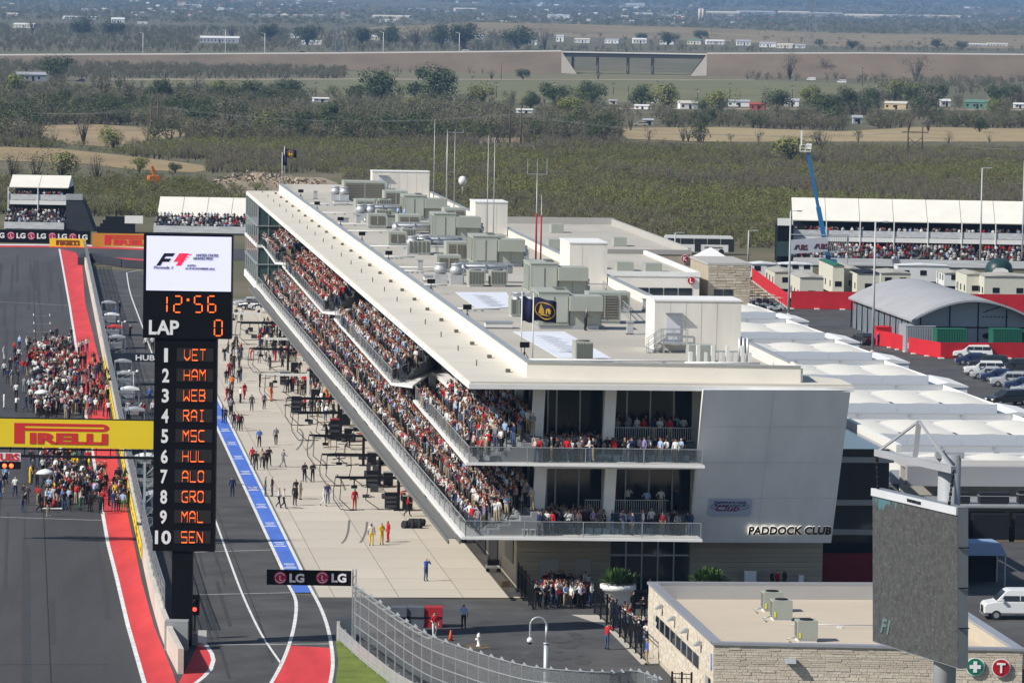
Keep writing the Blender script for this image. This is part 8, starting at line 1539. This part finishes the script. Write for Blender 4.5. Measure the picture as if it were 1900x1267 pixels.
# power poles, lattice towers, highway lamps, wires
pole_m = M('pole_wood', (.10, .075, .055), .9, .15)
def upole(label, px, py, ytop, arm=True):
    q = T(px, py); h = Q(px, ytop, q.y).z - q.z; t = thing('utility_pole', label, 'utility pole', q, lr.uniform(-.4, .4), 'utility poles'); MB().cyl((0, 0, 0), (0, 0, h), .22, .15, 6).obj('pole', pole_m, t)
    if arm: MB().bar((-1.2, 0, h - .6), (1.2, 0, h - .6), .22).obj('cross_arm', pole_m, t); MB().cyl((.4, 0, h - 2.2), (.4, 0, h - 1.3), .3, n=6).obj('transformer', steel, t)
up_ = [(245, 170, 147), (474, 168, 149), (586, 178, 152), (921, 182, 152), (930, 148, 117), (1028, 168, 152), (1138, 175, 154), (1166, 172, 158), (1246, 174, 154), (1294, 196, 164), (1354, 182, 154), (1421, 188, 163), (1470, 182, 158), (1600, 160, 125), (1636, 160, 132), (1770, 132, 105), (1829, 120, 102), (1875, 152, 138), (1894, 188, 148), (1379, 140, 116), (1322, 136, 108), (1408, 72, 48), (1420, 70, 50), (1740, 88, 60), (1320, 72, 54)]
for i, (px, py, y2) in enumerate(sorted(up_)): upole('wooden utility pole behind the circuit, %s from the left' % ORD[i], px, py, y2, i % 3 != 1)
tops_ = []
for i, (xa, xb, yb, yt) in enumerate(((280, 298.5, 250, 185), (945.5, 966, 268, 199), (1684, 1704, 288, 233))):
    a, b = P(xa, yb), P(xb, yb - 2); b = Vector((b.x, a.y, 0)); h = Q(xa, yt, a.y).z; t = thing('power_pylon', 'brown H-shaped power pole pair, %s from the left' % ORD[i], 'utility pole', a, 0, 'H-frame power poles'); w_ = b.x - a.x
    for x in (0, w_): MB().cyl((x, 0, 0), (x, 0, h), .3, .2, 6).obj('pole', pole_m, t)
    MB().bar((-1.8, 0, h - 2), (w_ + 1.8, 0, h - 2), .3).obj('cross_beam', pole_m, t); MB().bar((0, 0, 2), (w_, 0, h * .6), .2).bar((w_, 0, 2), (0, 0, h * .6), .2).obj('brace', pole_m, t); tops_.append((a.x + w_ / 2, a.y, h - 2, w_))
lw_ = Q(-80, 186, tops_[0][1] + 60); rw_ = Q(1990, 262, 1250)
ends = [(lw_.x, lw_.y, lw_.z, 4)] + tops_ + [(rw_.x, rw_.y, rw_.z, 4)]
for j in range(3):
    wm2 = MB()
    for (xa, ya, za, wa), (xb, yb, zb, wb) in zip(ends, ends[1:]):
        pts = [(xa + (xb - xa) * u + (j - 1) * 2.6, ya + (yb - ya) * u, za + (zb - za) * u - 14 * u * (1 - u)) for u in [k / 14 for k in range(15)]]; wm2.path(pts, .022, 4)
    wm2.obj('power_line', M('wire_pale', (.22, .22, .22), .5, 0), None, label='%s of three pale power wires sagging between the H-shaped poles' % ('leftmost', 'middle', 'rightmost')[j], cat='wire', group='power wires')
for i, (px, py, yt) in enumerate(((627, 99, 14), (1504, 101, -4), (1767, 66, 22))):
    q = T(px, py); h = Q(px, yt, q.y).z - q.z; t = thing('lattice_tower', 'thin grey lattice power tower, %s from the left' % ORD[i], 'power tower', q, .4, 'lattice towers'); m = MB(); wb = h * .11
    for sx in (-1, 1):
        for sy in (-1, 1): m.bar((sx * wb, sy * wb, 0), (sx * wb * .15, sy * wb * .15, h), .28)
    for k in range(9):
        f0, f1 = k / 9, (k + 1) / 9; a, b = wb * (1 - .85 * f0), wb * (1 - .85 * f1)
        for sy in (-1, 1): m.bar((-a, sy * a, h * f0), (b, sy * b, h * f1), .16).bar((a, sy * a, h * f0), (-b, sy * b, h * f1), .16)
    m.obj('lattice', steel, t); ar_ = MB()
    for z_ in (.7, .82, .93): ar_.bar((-h * .13, 0, h * z_), (h * .13, 0, h * z_), .3)
    ar_.obj('cross_arms', steel, t)
for i, (px, py, yt) in enumerate(((265, 102, 62), (418, 101, 57), (491, 101, 63), (711, 99.5, 61), (852, 98.8, 62))):
    q = Q(px, py, 2952); h = Q(px, yt, q.y).z - q.z; t = thing('highway_lamp', 'pale highway lamp post, %s from the left' % ORD[i], 'lamp', q, 0, 'highway lamps'); MB().cyl((0, 0, 0), (0, 0, h), .25, .15, 6).obj('post', white, t); MB().bar((0, 0, h), (-1.8, 0, h + .4), .2).obj('arm', white, t); MB().box(-2.3, -1.6, -.2, .2, h + .3, h + .55).obj('lamp_head', white, t)
for px, py, m, lab, kd in ((340, 101, pdk, 'dark car driving on the left of the highway', 'sedan'), (552, 100.5, paint('maroon', (.12, .02, .03)), 'maroon pickup-like car on the highway', 'suv'), (706, 100, pdk, 'black car on the highway left of centre', 'sedan'), (854, 99, pw, 'white van on the highway near the bridge', 'van')):
    c = car(kd, lab, Q(px, py, 2955) + Vector((0, 0, .1)), 0, m, 'highway traffic')
for px, py, m, lab in ((1176, 234, paint('beige', (.45, .40, .30)), 'beige pickup by the edge of the right dry field'), (1709, 232, pdk, 'dark car by the edge of the right dry field'), (140, 153, pdk, 'dark car beside the grey-roofed house'), (1553, 155, pw, 'white minibus below the highway bank'), (1497, 150, pw, 'white bus half hidden below the highway bank'), (1625, 83, pnav, 'blue-striped bus on the far ridge road')):
    car('van' if 'bus' in lab else 'suv', lab, T(px, py), lr.uniform(-.2, .2), m, 'vehicles behind the circuit')
# excavator and rubble
q = P(285, 346); ex = M('excavator_orange', (.62, .17, .02), .5, .1); t = thing('excavator', 'orange excavator with raised arm in the scrub', 'excavator', q, .3); cube('cab', ex, t, -1.2, 1.2, -1.2, 1.6, 1, 2.4); cube('track', dark, t, -1.5, -.9, -1.8, 1.8, 0, .9); cube('track', dark, t, .9, 1.5, -1.8, 1.8, 0, .9); MB().bar((.2, 0, 1.6), (-.4, 0, 4.6), .55).obj('boom', ex, t); MB().bar((-.4, 0, 4.6), (.3, 0, 3.2), .4).obj('stick', ex, t)
rk = MB(); r4 = random.Random(4)
for k in range(260):
    f_ = r4.random(); px, py = 410 + 190 * f_ + r4.gauss(0, 6), 341 + r4.gauss(0, 4) - 5 * math.sin(f_ * 6); q = P(px, py); s = r4.uniform(.3, 1.1); rk.add([(q.x + r4.uniform(-s, s), q.y + r4.uniform(-s, s), max(0, 1.6 * math.sin(f_ * 3.1) * r4.random()) + r4.uniform(0, s)) for _ in range(5)], [(0, 1, 2), (0, 2, 3), (0, 3, 4), (1, 4, 2), (2, 4, 3)])
tag(rk.obj('rubble', M('rubble_stone', (.36, .29, .21), .95, .25, 1), None, kind='stuff'), 'pile of pale rubble behind the far end of the roof', 'rubble')
# ------------------------------------------------------------------ the air itself
hz = MB().box(-17000, 17000, -500, 43000, -3, 640).obj('haze', None, None, kind='stuff'); m = bpy.data.materials.new('haze_air'); m.use_nodes = True; m.node_tree.nodes.clear(); pv = m.node_tree.nodes.new('ShaderNodeVolumePrincipled'); ou = m.node_tree.nodes.new('ShaderNodeOutputMaterial'); pv.inputs['Color'].default_value = (.33, .585, 1, 1); pv.inputs['Density'].default_value = .000054; m.node_tree.links.new(pv.outputs[0], ou.inputs['Volume']); hz.data.materials.clear(); hz.data.materials.append(m)
